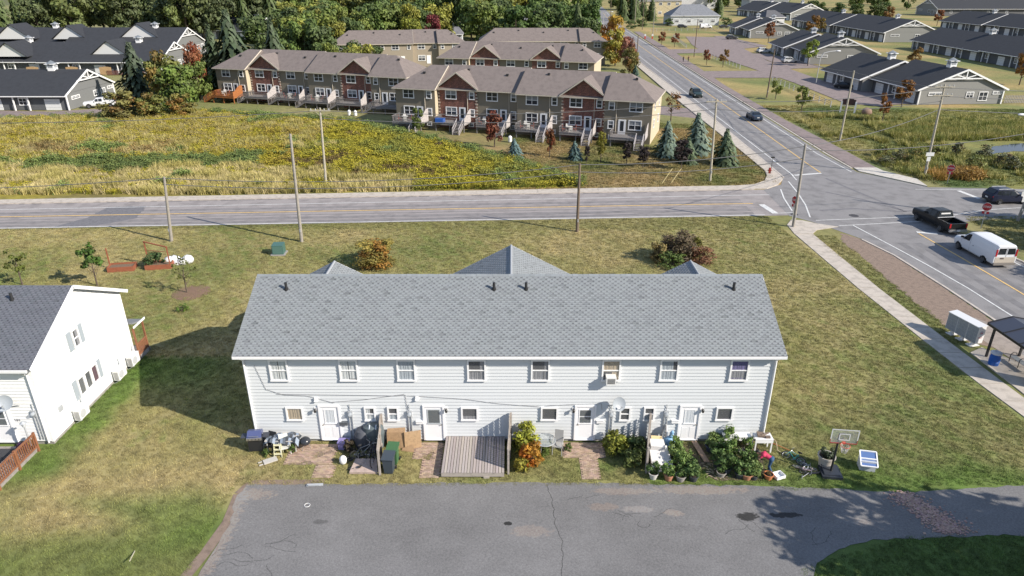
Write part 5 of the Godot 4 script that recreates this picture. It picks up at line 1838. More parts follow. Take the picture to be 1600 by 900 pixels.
func build_far_houses() -> void:
	# simple two-storey and one-storey houses beyond the junction of the far road
	for q in [["cream two-storey house behind the far road bend", 90.0, 452.0, 26.0, 14.0, 9.0, 12.5, L3(0.55, 0.47, 0.30), L3(0.10, 0.10, 0.10), 0.1, "cream_house"],
			["white two-storey house standing behind the small blue-grey bungalow", 140.0, 560.0, 26.0, 16.0, 12.0, 17.0, L3(0.74, 0.74, 0.73), L3(0.13, 0.13, 0.14), -0.1, "white_two_storey_house"],
			["pale one-storey house with hipped grey roof by the far road", 92.0, 372.0, 24.5, 15.0, 4.6, 9.6, L3(0.60, 0.62, 0.63), L3(0.22, 0.23, 0.25), 0.05, "hipped_bungalow"],
			["grey-roofed house at the top edge left of the bungalows", 172.0, 500.0, 26.0, 18.0, 8.0, 14.0, L3(0.5, 0.52, 0.53), L3(0.17, 0.18, 0.2), 0.0, "grey_house"],
			["small white garage behind the bungalow at the lane end", 128.0, 360.0, 10.0, 10.0, 4.5, 7.5, L3(0.66, 0.67, 0.67), L3(0.12, 0.12, 0.13), 0.2, "garage_house"],
			["small white shed by the wood behind the beige row", -20.5, 268.0, 4.6, 4.0, 3.6, 6.0, L3(0.74, 0.76, 0.78), L3(0.2, 0.2, 0.22), 0.0, "shed"],
			["brown-roofed house with brick chimney behind the farthest row", 5.0, 262.0, 15.0, 12.0, 5.0, 9.6, L3(0.5, 0.42, 0.33), L3(0.25, 0.25, 0.27), 0.1, "chimney_house"]]:
		var h := thing(q[10], q[0], "house", P(q[1], q[2]), q[9])
		var W: float = q[3]
		var D: float = q[4]
		var EH: float = q[5]
		var RH: float = q[6]
		var m := Mb.new()
		m.box(Vector3(0, EH / 2, -D / 2), Vector3(W, EH, D))
		part("wall", m, mt("far_wall_%s" % q[10], q[7], 0.8, 1.8, 9.0), h)
		m = Mb.new()
		var o := 0.5
		var hip := W * 0.28
		var a := Vector3(-W / 2 - o, EH - 0.05, o)
		var b := Vector3(W / 2 + o, EH - 0.05, o)
		var c2 := Vector3(W / 2 + o, EH - 0.05, -D - o)
		var d := Vector3(-W / 2 - o, EH - 0.05, -D - o)
		var r0 := Vector3(-W / 2 + hip, RH, -D / 2)
		var r1 := Vector3(W / 2 - hip, RH, -D / 2)
		m.quad(a, b, r1, r0)
		m.quad(c2, d, r0, r1)
		m.quad(b, c2, r1, r1)
		m.quad(d, a, r0, r0)
		m.quad(a, d, c2, b)
		var rf := part("roof", m, mt("far_roof_%s" % q[10], q[8], 0.9, 0.9, 8.0), h)
		m = Mb.new()
		m.beam(a + Vector3(0, -0.1, 0.05), b + Vector3(0, -0.1, 0.05), 0.1, 0.22)
		part("gutter", m, mt("vinyl_white", L3(0.80, 0.80, 0.80), 0.45), rf)
		var n := maxi(1, int(W / 5.0))
		for lv in (2 if EH > 7.0 else 1):
			for k in n:
				far_window(h, Vector3(-W / 2 + W * (k + 0.5) / n, (EH - 1.8 if lv == 1 else minf(2.2, EH * 0.5)), 0.02), 2.0, 1.6 if EH > 4.0 else 1.2, 1)
		if q[10] == "chimney_house":
			m = Mb.new()
			m.box(Vector3(4.0, RH - 0.2, -D / 2 + 0.8), Vector3(1.3, 3.6, 1.3))
			part("chimney", m, brick_mat(), rf)

# ---------------------------------------------------------------- plants
func leaf(m: Mb, p: Vector3, out: Vector3, s: float) -> void:
	var nn := (out + Vector3(rr(-1, 1), rr(-0.6, 1.0), rr(-1, 1)) * 0.8).normalized()
	var a := nn.cross(Vector3(rr(-1, 1), rr(-1, 1), rr(-1, 1))).normalized() * s
	var b := nn.cross(a) * 0.62
	m.quad(p - a, p - b, p + a, p + b)
# a crown one metre high and one metre wide: leaf-sized faces gathered in clumps
func crown_mesh(seed_: int, n: int, size: float, clumps: int, spread: float, autumn: float) -> ArrayMesh:
	rng.seed = seed_
	var m := Mb.new()
	var cl := []
	for i in clumps:
		var y := rr(0.1, 0.92)
		var w := 0.5 * sqrt(maxf(0.05, 1.0 - pow((y - 0.45) / 0.6, 2.0)))
		var a := rr(0, TAU)
		var q := sqrt(rr(0.05, 1.0)) * w * 0.78
		cl.push_back([Vector3(cos(a) * q, y, sin(a) * q), rr(0.10, 0.2) * spread, rr(0.55, 1.0), rng.randf()])
	for i in n:
		var c: Array = cl[rng.randi() % clumps]
		var d := Vector3(rr(-1, 1), rr(-0.8, 1), rr(-1, 1)).normalized()
		var k: float = c[2] * rr(0.7, 1.05)
		var warm: float = 1.0 if c[3] < autumn else 0.0
		m.col = Color(k * (1.0 - 0.12 * rng.randf() * (1.0 - warm)), k * (1.0 - 0.32 * warm), k * (0.85 - 0.35 * warm))
		leaf(m, c[0] + d * c[1] * pow(rng.randf(), 0.35) * Vector3(1, 0.8, 1), d, size * rr(0.6, 1.25))
	return m.mesh()
func trunk_mesh(seed_: int, top: float, limbs: int) -> ArrayMesh:
	rng.seed = seed_
	var m := Mb.new()
	m.tube(Vector3(0, -0.03, 0), Vector3(0.01, top * 0.55, 0.0), 0.03, 0.02, 8)
	m.tube(Vector3(0.01, top * 0.55, 0), Vector3(0.0, top, 0.02), 0.02, 0.007, 7)
	for i in limbs:
		var y := lerpf(0.28, 0.8, float(i) / limbs) * top
		var a := i * 2.4 + rr(0, 0.6)
		m.tube(Vector3(0.005, y, 0), Vector3(cos(a) * 0.3, y + 0.2, sin(a) * 0.3), 0.011, 0.004, 5)
	return m.mesh()
func spruce_mesh(seed_: int, rows: int) -> ArrayMesh:
	rng.seed = seed_
	var m := Mb.new()
	for j in rows:
		var t := float(j) / rows
		var y := 0.06 + 0.92 * t
		var r := 0.5 * pow(1.0 - t, 0.75) * rr(0.78, 1.12)
		var n := maxi(5, int(12 * (1.0 - t)) + 4)
		for k in n:
			var a := TAU * (k + rr(-0.3, 0.3)) / n + j * 0.7
			var d := Vector3(cos(a), 0, sin(a))
			var s := Vector3(-sin(a), 0, cos(a))
			var L := r * rr(0.65, 1.2)
			for q in 3:
				var f0 := 0.25 + 0.25 * q
				var kk := rr(0.45, 1.0)
				m.col = Color(kk, kk, kk)
				var p0 := d * L * f0 + Vector3(0, y - 0.05 * f0 * f0 + rr(-0.006, 0.006), 0)
				var p1 := d * L * (f0 + 0.27) + Vector3(0, y - 0.075 * (f0 + 0.27) * (f0 + 0.27) - 0.012, 0)
				var w := (0.062 + 0.03 * (1.0 - t)) * (1.0 - 0.22 * q)
				m.quad(p0 - s * w, p1 - s * w * 0.25, p1 + s * w * 0.25 + Vector3(0, -0.02, 0), p0 + s * w + Vector3(0, -0.025, 0))
	return m.mesh()
var crowns: Array = []
var spruces: Array = []
var trunks: Array = []
var bark: StandardMaterial3D
func build_plants() -> void:
	bark = mt("bark", L3(0.13, 0.10, 0.075), 0.95, 0.6, 2.0)
	for i in 6:
		crowns.push_back(crown_mesh(100 + i, 2600, 0.042, 26 + i * 2, 1.0, 0.0))
	for i in 2:
		crowns.push_back(crown_mesh(120 + i, 2600, 0.042, 26, 1.0, 0.3))
	crowns.push_back(crown_mesh(130, 1500, 0.05, 34, 0.9, 0.0))
	for i in 3:
		spruces.push_back(spruce_mesh(140 + i, 26))
		trunks.push_back(trunk_mesh(150 + i, 0.72, 6))
	rng.seed = 21
# broad-leaved tree; low: share of the height below the crown
func tree(called: String, label: String, x: float, d: float, h: float, w: float, tint: Color, group := "", low := 0.22, kind := -1) -> Node3D:
	var t := thing(called, label, "tree", P(x, d), rr(0, TAU), group)
	var tr := part("trunk", trunks[rng.randi() % 3], bark, t)
	tr.scale = Vector3(h * 0.5 + w * 0.3, h, h * 0.5 + w * 0.3)
	var k := kind if kind >= 0 else rng.randi() % 6
	var c := part("crown", crowns[k], leafmat("leaf_%s" % [tint], tint), t)
	c.position.y = h * low
	c.scale = Vector3(w, h * (1.0 - low), w)
	return t
func spruce(label: String, x: float, d: float, h: float, w: float, tint: Color, group := "") -> Node3D:
	var t := thing("spruce_tree", label, "tree", P(x, d), rr(0, TAU), group)
	var m := Mb.new()
	m.tube(Vector3(0, -0.05, 0), Vector3(0, h * 0.95, 0), 0.014 * h + 0.02, 0.01, 7)
	part("trunk", m, bark, t)
	var c := part("crown", spruces[rng.randi() % 3], leafmat("leaf_%s" % [tint], tint), t)
	c.scale = Vector3(w, h, w)
	return t
func shrub(label: String, x: float, d: float, h: float, w: float, tint: Color, n: int, size: float, autumn := 0.0, group := "") -> Node3D:
	var t := thing("shrub", label, "shrub", P(x, d), 0.0, group)
	var m := Mb.new()
	var keep := rng.state
	for i in 9:
		var a := rr(0, TAU)
		m.tube(Vector3(rr(-0.1, 0.1) * w, -0.03, rr(-0.1, 0.1) * w), Vector3(cos(a) * w * 0.32, h * rr(0.5, 0.85), sin(a) * w * 0.32), 0.025, 0.008, 5)
	part("stem", m, bark, t)
	m = Mb.new()
	m.v = PackedVector3Array()
	var c := part("foliage", crown_mesh(int(x * 31 + d * 17) + 4000, n, size / maxf(w, h), 30, 1.15, autumn), leafmat("leaf_%s" % [tint], tint), t)
	c.position.y = -h * 0.06
	c.scale = Vector3(w, h * 1.08, w)
	rng.state = keep + 99
	return t
func multi(called: String, mesh_: Mesh, material: Material, xf: Array, cols: PackedColorArray) -> MultiMeshInstance3D:
	var mm := MultiMesh.new()
	mm.transform_format = MultiMesh.TRANSFORM_3D
	mm.use_colors = true
	mm.mesh = mesh_
	mm.instance_count = xf.size()
	for i in xf.size():
		mm.set_instance_transform(i, xf[i])
		mm.set_instance_color(i, cols[i])
	var o := MultiMeshInstance3D.new()
	o.name = numbered(called)
	o.multimesh = mm
	o.material_override = material
	add_child(o)
	return o
func tuft_mesh(seed_: int, blades: int, lean: float, wide: float, top: Color, foot: Color) -> ArrayMesh:
	rng.seed = seed_
	var m := Mb.new()
	for i in blades:
		var a := rr(0, TAU)
		var o := Vector3(rr(-0.5, 0.5), 0, rr(-0.5, 0.5)) * 0.8
		var s := Vector3(-sin(a), 0, cos(a)) * wide
		var tip := o + Vector3(cos(a), 0, sin(a)) * lean * rr(0.3, 1.0) + Vector3(0, rr(0.6, 1.0), 0)
		var k := rr(0.7, 1.0)
		m.col = Color(top.r * k, top.g * k, top.b * k)
		m.tri(o - s, o + s, tip)
	return m.mesh()
func lawn_ok(x: float, d: float) -> bool:
	if d > near_edge(x) - 0.15:
		return false
	if x > -14.0 and x < 13.9 and d > 31.1 and d < 40.4:
		return false
	if x < -25.0 and d > 30.8 and d < 40.0:
		return false
	if x < -25.4 and d > 27.0 and d < 30.9:
		return false
	if x > -13.9 and x < 37.0 and d < (27.55 if x < 13.0 or x > 21.0 else 27.2) and d > 24.1 - maxf(0.0, (18.0 - x) * 0.35):
		return false
	if x > -13.9 and x < 12.4 and d < 27.55:
		return false
	var sw := 29.95 - (d - 30.0) * 0.062
	if x > sw - 0.35 and x < 36.4 and d > 30:
		return d > 42.0 and d < 64.0 and x < 31.7 + 0.35 * nzf(1, x, d) and x > sw + 1.5
	if x > 36.0 and x < 47.6:
		return false
	for q in [[-12.0, -9.5, 29.15, 30.9], [-10.25, -9.25, 28.1, 29.15], [-5.3, -3.72, 29.6, 31.05], [-4.75, -3.72, 28.1, 29.6], [2.7, 5.0, 29.7, 31.05], [3.55, 4.5, 28.0, 29.7], [-3.6, -0.4, 28.1, 31.2]]:
		if x > q[0] and x < q[1] and d > q[2] and d < q[3]:
			return nzf(1, x * 3.0, d * 3.0) < -0.45
	return true
func build_vegetation() -> void:
	var gm := StandardMaterial3D.new()
	gm.roughness = 0.85
	gm.vertex_color_use_as_albedo = true
	gm.backlight_enabled = true
	gm.backlight = Color(0.55, 0.6, 0.35)
	# mown lawn
	var tm := tuft_mesh(5, 9, 0.45, 0.075, Color(1, 1, 1), Color(1, 1, 1))
	var xf := []
	var cl := PackedColorArray()
	rng.seed = 31
	for i in 230000:
		var d := 18.0 + 52.0 * pow(rng.randf(), 1.15)
		var x := rr(-1.0, 1.0) * (d * 0.78 + 8.0)
		if x > 62.0 or not lawn_ok(x, d):
			continue
		var k := 0.72 + 0.75 * rng.randf() + 0.3 * nzf(2, x, d)
		var c := gcol(x, d)
		var s := rr(0.13, 0.25) * (0.8 + 0.011 * d)
		xf.push_back(Transform3D(Basis(Vector3.UP, rr(0, TAU)).scaled(Vector3(s, s * rr(0.22, 0.42), s)), P(x, d, -0.01)))
		cl.push_back(Color(c.r * k, c.g * k, c.b * k))
	for i in 52000:
		var d := rr(80.0, 138.0)
		var x := rr(0.0, 33.2) if i % 2 else rr(47.0, 100.0)
		if in_meadow(x, d) or i % 2 and (d < walk_far(x) + 0.4 or d > 103.0 - (x - 20.0) * 0.3 and x < 24.5) or i % 2 == 0 and (d < 81.5 + 0.05 * (x - 60.0) or x < 48.8 + maxf(0.0, 92.0 - d) * 0.3 or x > 66.0 and d > 97.0 and d < 106.5):
			continue
		if i % 2 and d > 120.0 and x > 26.0 or i % 2 == 0 and x > 65.0 and d > 134.0:
			continue
		var c := gcol(x, d)
		var k := 0.75 + 0.6 * rng.randf()
		var s := rr(0.3, 0.6)
		xf.push_back(Transform3D(Basis(Vector3.UP, rr(0, TAU)).scaled(Vector3(s, s * rr(0.2, 0.5), s)), P(x, d, -0.01)))
		cl.push_back(Color(c.r * k, c.g * k, c.b * k))
	stuff(multi("lawn_grass", tm, gm, xf, cl), "mottled olive and tan mown lawn around the row house", "grass")
	# goldenrod meadow
	var gold := tuft_mesh(6, 16, 0.6, 0.06, Color(1, 1, 1), Color(1, 1, 1))
	var mg := Mb.new()
	rng.seed = 8
	for i in 40:
		var k := rr(0.5, 1.0)
		var y := pow(rng.randf(), 0.6)
		m_col(mg, k, y)
		leaf(mg, Vector3(rr(-0.5, 0.5), y * 0.95, rr(-0.5, 0.5)), Vector3.UP, rr(0.05, 0.15))
	xf = []
	cl = PackedColorArray()
	var xs := []
	var cs := PackedColorArray()
	rng.seed = 32
	for i in 52000:
		var x := rr(-100.0, 9.0)
		var d := rr(78.0, 133.0)
		if not in_meadow(x, d):
			continue
		var n1 := nzf(0, x * 1.3 + 40.0, d * 1.3)
		var n2 := nzf(1, x, d)
		var kk := rr(0.95, 1.5) * (1.0 + 0.3 * n1)
		var s := rr(0.45, 0.85) * (1.0 + 0.5 * n2)
		var straw := d < 91.0 + n1 * 6.0 and x < -22.0 + n2 * 12.0 and n2 > -0.32
		straw = straw or (x < -32.0 + n1 * 16.0 and rng.randf() < 0.5 + n2)
		straw = straw or (d < 85.5 and x < -12.0 and x > -22.0)
		var green := d > 90.0 + n1 * 5.0 + n2 * 2.5 and d < 94.5 + n2 * 4.0 + (x + 60.0) * 0.12 and x < -34.0 + n2 * 6.0
		green = green or n1 + n2 * 0.5 > 0.6 or d > meadow_top(x) - 3.0 and n2 > -0.1
		var brown := (n1 < -0.4 and n2 < 0.1 and x > -30.0) or (d > 97.0 and d < 104.0 and x > -72.0 and x < -50.0 and n2 < 0.25)
		if straw and not green:
			xs.push_back(Transform3D(Basis(Vector3.UP, rr(0, TAU)).scaled(Vector3(s * 1.1, s * 1.25, s * 1.1)), P(x, d)))
			var c := Color(0.56, 0.46, 0.25).lerp(Color(0.38, 0.33, 0.11), clampf(0.5 + n2 * 1.3, 0, 1))
			cs.push_back(Color(c.r * kk, c.g * kk, c.b * kk))
			continue
		var c2 := Color(0.43, 0.37, 0.03).lerp(Color(0.20, 0.205, 0.035), clampf(0.34 + n2 * 0.9 + n1 * 1.3, 0, 1))
		if green:
			c2 = Color(0.13, 0.19, 0.055).lerp(Color(0.19, 0.23, 0.055), rng.randf())
		elif brown:
			c2 = Color(0.24, 0.145, 0.05).lerp(Color(0.18, 0.15, 0.05), rng.randf())
		if x < -30.0 and not green:
			c2 = c2.lerp(Color(0.35, 0.22, 0.05), clampf(0.3 + n2, 0, 0.6))
		xf.push_back(Transform3D(Basis(Vector3.UP, rr(0, TAU)).scaled(Vector3(s * 1.15, s * rr(0.8, 1.4), s * 1.15)), P(x, d)))
		cl.push_back(Color(c2.r * kk, c2.g * kk, c2.b * kk))
	stuff(multi("goldenrod", mg.mesh(), gm, xf, cl), "yellow-green goldenrod meadow between street and townhouses", "meadow plants")
	stuff(multi("straw_grass", gold, gm, xs, cs), "tall straw-coloured grass along the street side of the meadow", "tall grass")
	# reeds and rank growth round the pond
	xf = []
	cl = PackedColorArray()
	rng.seed = 33
	for i in 16000:
		var x := rr(46.0, 112.0)
		var d := rr(82.0, 128.0)
		var bank := 83.0 + 0.05 * (x - 60.0)
		if d < bank + 1.5 or x < 49.5 + maxf(0.0, 92.0 - d) * 0.2:
			continue
		if x > 66.5 and d > 97.0 and d < 106.5 and x < 100.0:
			continue
		var n1 := nzf(0, x, d)
		var reed := d > 106.0 and d < 119.0 and x > 60.0
		if not reed and (n1 + nzf(1, x, d) * 0.7 < 0.12 or rng.randf() < 0.3):
			continue
		var s := rr(0.6, 1.2)
		var c := Color(0.24, 0.26, 0.07).lerp(Color(0.42, 0.36, 0.13), clampf(0.4 + nzf(1, x, d), 0, 1))
		if d < 88.0 and x > 53.0 and x < 60.0:
			c = Color(0.45, 0.27, 0.08)
			s = rr(1.1, 1.6)
		xf.push_back(Transform3D(Basis(Vector3.UP, rr(0, TAU)).scaled(Vector3(s, s * (1.05 if reed else 0.8), s)), P(x, d)))
		cl.push_back(Color(c.r, c.g, c.b))
	stuff(multi("reeds", gold, gm, xf, cl), "reeds and rank grass around the pond right of the junction", "reeds")
	var ob: Node3D
	for i in 26:
		var x := rr(50.5, 72.0)
		var d := rr(88.0, 97.0)
		if i > 19:
			x = rr(74, 92)
			d = rr(86, 95)
		if i % 3 == 1:
			continue
		var bh := rr(0.9, 2.0)
		shrub("%s %s scrubby bush on the bank %s the two-armed pole" % ["tall" if bh > 1.5 else "low", ["green", "yellowish", "greyish"][i % 3], "left of" if x < 51.5 else ("just right of" if x < 60.0 else "well right of")], x, d, bh, rr(1.6, 3.0), [L3(0.2, 0.22, 0.06), L3(0.26, 0.25, 0.07), L3(0.2, 0.2, 0.12)][i % 3], 500, 0.16, 0.15, "scrub on the pond bank")
	shrub("tall clump of orange dry grass beside the stop sign at the right", 57.0, 84.6, 1.7, 3.6, L3(0.50, 0.30, 0.09), 1500, 0.14)
	# shrubs behind the row house
	shrub("rounded orange-green shrub on the lawn left of the middle roof gable", -12.05, 56.6, 2.3, 4.3, L3(0.34, 0.26, 0.06), 5200, 0.13, 0.4)
	shrub("dark purple-brown shrub in the clump behind the right roof gable", 14.9, 57.8, 2.5, 3.8, L3(0.16, 0.11, 0.07), 3600, 0.12)
	shrub("straw-brown grass clump at the left of the right-hand shrub bed", 13.0, 57.3, 1.9, 1.6, L3(0.34, 0.25, 0.11), 1400, 0.12)
	shrub("low green shrub at the front of the right-hand shrub bed", 13.9, 56.2, 1.3, 2.6, L3(0.14, 0.2, 0.045), 1500, 0.1)
	shrub("russet low shrub at the right end of the shrub bed", 16.7, 56.9, 1.6, 2.8, L3(0.28, 0.12, 0.07), 1500, 0.1)
	shrub("yellow-green shrub at the back right of the shrub bed", 16.5, 58.4, 1.9, 1.5, L3(0.22, 0.2, 0.03), 800, 0.1)
	# saplings behind the white house
	tree("sapling", "thin sapling with few leaves at the left edge behind the white house", -40.5, 52.2, 3.4, 2.0, L3(0.14, 0.16, 0.03), "", 0.3).get_node("crown").mesh = crown_mesh(201, 260, 0.06, 14, 0.9, 0.0)
	tree("sapling", "leafy green sapling beside the red garden beds", -34.2, 52.0, 3.6, 2.2, L3(0.09, 0.17, 0.025), "", 0.3).get_node("crown").mesh = crown_mesh(202, 420, 0.07, 14, 0.9, 0.0)
	tree("sapling", "sparse sapling in a brown mulch ring right of the white house", -26.2, 50.6, 3.3, 2.0, L3(0.15, 0.16, 0.04), "", 0.35).get_node("crown").mesh = crown_mesh(203, 150, 0.055, 12, 0.9, 0.0)
	rng.seed = 77
	var mu := Mb.new()
	mu.lathe(P(-25.9, 50.7), [Vector2(1.5, 0.006), Vector2(0.9, 0.05), Vector2(0, 0.07)], 18)
	stuff(part("mulch", mu, mt("mulch", L3(0.24, 0.15, 0.10), 0.95, 0.4, 1.0, 0, false, 3.0)), "ring of red-brown mulch around the sparse sapling", "mulch")
	shrub("small bright green weed on the lawn below the sparse sapling", -25.2, 47.4, 0.5, 1.0, L3(0.14, 0.22, 0.03), 200, 0.09)
	# blue and green spruces, dark and red saplings by the nearer townhouses
	var blue := L3(0.20, 0.27, 0.205)
	var deep := L3(0.12, 0.17, 0.085)
	spruce("blue spruce left of the two taller spruces by the row's right end", 21.6, 96.3, 5.4, 4.6, blue)
	spruce("broad blue spruce nearest the sidewalk in the clump of three", 26.2, 98.2, 6.2, 5.4, blue)
	spruce("low spruce in front, between the two larger blue spruces", 23.7, 92.4, 3.8, 3.4, deep)
	spruce("dark green spruce beside the sidewalk near the corner", 28.5, 91.8, 5.2, 4.4, deep)
	spruce("small pale blue spruce at the end of the meadow", 0.3, 95.2, 3.0, 3.0, L3(0.15, 0.24, 0.23))
	spruce("smallest pale blue spruce on the townhouse lawn", 8.6, 94.5, 2.8, 2.8, L3(0.14, 0.22, 0.2))
	var plum := L3(0.035, 0.02, 0.022)
	for q in [["slim dark plum tree nearest the meadow's end", 10.0, 91.7, 2.6, 1.0], ["dark plum tree left of the two in mid-lawn", 15.4, 91.7, 3.0, 1.5], ["dark plum tree with bare lower trunk in mid-lawn", 17.4, 90.4, 2.9, 1.8], ["widest dark plum tree before the blue spruces", 22.3, 89.5, 3.9, 2.6]]:
		tree("plum_tree", q[0], q[1], q[2], q[3], q[4], plum, "", 0.25)
	tree("maple_tree", "red young maple in front of the third deck of the nearer row", -2.6, 102.3, 5.4, 3.0, L3(0.22, 0.07, 0.045), "", 0.15, 6)
	tree("maple_tree", "thin orange-red young tree on the lawn below the fourth deck", 5.3, 96.4, 4.0, 1.6, L3(0.25, 0.09, 0.03), "", 0.2, 6)
	tree("birch_tree", "thin yellow young tree on the lawn below the fifth deck", 12.1, 93.1, 4.2, 1.6, L3(0.30, 0.26, 0.03), "", 0.25)
	tree("maple_tree", "bare-branched orange tree beside the road at the row's end", 27.7, 121.9, 5.2, 3.6, L3(0.28, 0.13, 0.035), "", 0.2).get_node("crown").mesh = crown_mesh(205, 500, 0.04, 18, 0.9, 0.2)
	tree("young_tree", "light green young tree before the leftmost deck of the nearer row", -15.2, 112.6, 4.2, 2.2, L3(0.14, 0.18, 0.03), "", 0.15)
	# big clump at the left end of the left row
	var gdark := L3(0.11, 0.155, 0.045)
	var gmid := L3(0.19, 0.24, 0.055)
	var gyel := L3(0.34, 0.32, 0.06)
	spruce("dense dark spruce standing left in the clump by the left bungalows", -73.0, 139.0, 12.5, 9.5, L3(0.07, 0.10, 0.055))
	tree("maple_tree", "reddening maple in the middle of the clump left of the orange deck", -66.0, 136.0, 10.5, 8.0, L3(0.21, 0.21, 0.055), "", 0.06, 6)
	tree("maple_tree", "green maple at the right of the clump left of the orange deck", -61.5, 131.0, 8.4, 8.0, L3(0.17, 0.23, 0.045), "", 0.05)
	tree("maple_tree", "red-topped maple behind the clump left of the orange deck", -65.0, 147.0, 11.0, 5.0, L3(0.34, 0.12, 0.06), "", 0.1, 6)
	tree("thicket_tree", "brownish low thicket tree at the foot of the clump, left", -68.5, 123.5, 5.0, 7.5, L3(0.25, 0.215, 0.07), "", 0.0, 7)
	tree("thicket_tree", "olive low thicket tree at the foot of the clump, middle", -63.5, 124.5, 4.6, 6.5, L3(0.22, 0.22, 0.06), "", 0.0, 6)
	tree("thicket_tree", "yellow-brown low thicket tree at the foot of the clump, right", -59.5, 126.5, 4.0, 5.5, L3(0.28, 0.23, 0.06), "", 0.0, 7)
	spruce("tallest dark spruce above the orange deck", -58.8, 152.0, 18.0, 12.0, L3(0.07, 0.105, 0.05))
	spruce("dark spruce behind the tallest one above the orange deck", -52.5, 160.0, 16.0, 9.0, L3(0.075, 0.11, 0.05))
	spruce("dark spruce left of the tallest one above the orange deck", -66.0, 160.0, 14.5, 9.0, L3(0.075, 0.11, 0.05))
	tree("broadleaf_tree", "green tree filling the gap left of the orange deck", -63.5, 144.5, 8.0, 6.0, gmid, "", 0.05)
	# woods behind the rows
	var tints := [gdark, gmid, L3(0.14, 0.20, 0.045), L3(0.22, 0.25, 0.055), gmid, gdark, L3(0.27, 0.27, 0.06), gyel]
	var woods := [
		[[-60.0, -30.0, 165.0, 178.0], 10, 7.5, 10.0, "tree in the belt directly behind the left brown row", 0],
		[[-66.0, -46.0, 180.0, 232.0], 18, 10.0, 15.0, "tree in the wood left of the beige row", 1],
		[[-80.0, -2.0, 238.0, 300.0], 46, 11.0, 16.0, "tree in the wood behind the beige row", 1],
		[[-2.0, 30.0, 236.0, 300.0], 22, 11.0, 16.0, "tree in the dark wood beside the road", 2],
		[[-150.0, 36.0, 305.0, 400.0], 64, 17.0, 25.0, "tree in the far wood along the top edge", 1],
		[[-245.0, -95.0, 290.0, 340.0], 46, 15.0, 23.0, "tree in the wood behind the left bungalows", 3],
		[[-82.0, -66.0, 230.0, 300.0], 10, 10.0, 15.0, "tree between the left bungalows and the wood", 1]]
	rng.seed = 90
	for w in woods:
		var r: Array = w[0]
		for i in w[1]:
			var x := rr(r[0], r[1])
			var d := rr(r[2], r[3])
			var h := rr(w[2], w[3])
			if d > 300.0 and x > 34.0:
				continue
			if absf(x + 20.5) < 4.5 and d < 270.0 and d > 236.0:
				continue
			if w[5] == 3 and i % 5 == 0 or w[5] == 2 and i % 4 == 0:
				spruce("%s dark spruce among the %s" % ["tall" if h > lerpf(w[2], w[3], 0.5) else "lower", w[4].replace("tree in", "trees in").replace("tree between", "trees between")], x, d, h * 1.1, h * 0.5, gdark, w[4])
			else:
				var tt: Color = tints[rng.randi() % 8]
				if w[5] == 3:
					tt = tints[rng.randi() % 2].lerp(L3(0.16, 0.15, 0.10), 0.35)
				if w[5] == 2:
					tt = [gdark, L3(0.10, 0.165, 0.035), L3(0.125, 0.19, 0.04)][i % 3]
				var look: String = "dark green" if tt.r < 0.13 else ("mid green" if tt.r < 0.2 else ("light green" if tt.r < 0.25 else "yellow-green"))
				var size: String = "tall" if h > lerpf(w[2], w[3], 0.66) else ("low" if h < lerpf(w[2], w[3], 0.33) else "middling")
				tree("broadleaf_tree", "%s %s %s" % [size, look, w[4]], x, d, h, h * rr(0.65, 0.95), tt, w[4], 0.1)
	tree("maple_tree", "bright yellow-green tree above the middle of the beige row", -32.5, 233.0, 11.0, 8.5, L3(0.26, 0.27, 0.03), "", 0.1)
	tree("maple_tree", "crimson tree beside the yellow one above the beige row", -25.5, 236.0, 12.0, 6.0, L3(0.20, 0.022, 0.035), "", 0.1)
	tree("maple_tree", "orange-red bush at the foot of the yellow tree above the beige row", -37.0, 229.0, 6.0, 5.0, L3(0.28, 0.08, 0.03), "", 0.05)
	tree("maple_tree", "orange-leaved tree above the left end of the beige row", -57.0, 196.0, 8.5, 6.0, L3(0.24, 0.13, 0.03), "", 0.05, 7)
	tree("maple_tree", "small crimson tree before the half-hidden dark roof", -66.0, 226.0, 10.0, 5.0, L3(0.24, 0.04, 0.05), "", 0.05)
	tree("willow_tree", "pale yellow-green weeping tree beside the white shed", -9.0, 252.0, 11.0, 6.0, L3(0.22, 0.22, 0.06), "", 0.05)
	# autumn trees at the left of the road
	tree("maple_tree", "golden-orange maple beside the road behind the farthest row", 30.0, 216.0, 12.5, 10.0, L3(0.55, 0.36, 0.06), "", 0.05, 7)
	tree("maple_tree", "green-gold tree just in front of the golden maple", 29.0, 203.0, 9.5, 8.0, L3(0.42, 0.36, 0.07), "", 0.05, 7)
	tree("maple_tree", "pinkish red maple beside the road pole", 31.0, 193.0, 8.5, 5.5, L3(0.38, 0.17, 0.14), "", 0.1, 6)
	tree("maple_tree", "red and green tree left of the road pole, before the pink maple", 29.5, 181.0, 7.0, 5.5, L3(0.26, 0.22, 0.06), "", 0.05, 6)
	spruce("short blue-green spruce at the roadside before the pink maple", 28.8, 168.0, 4.5, 3.6, L3(0.08, 0.14, 0.10))
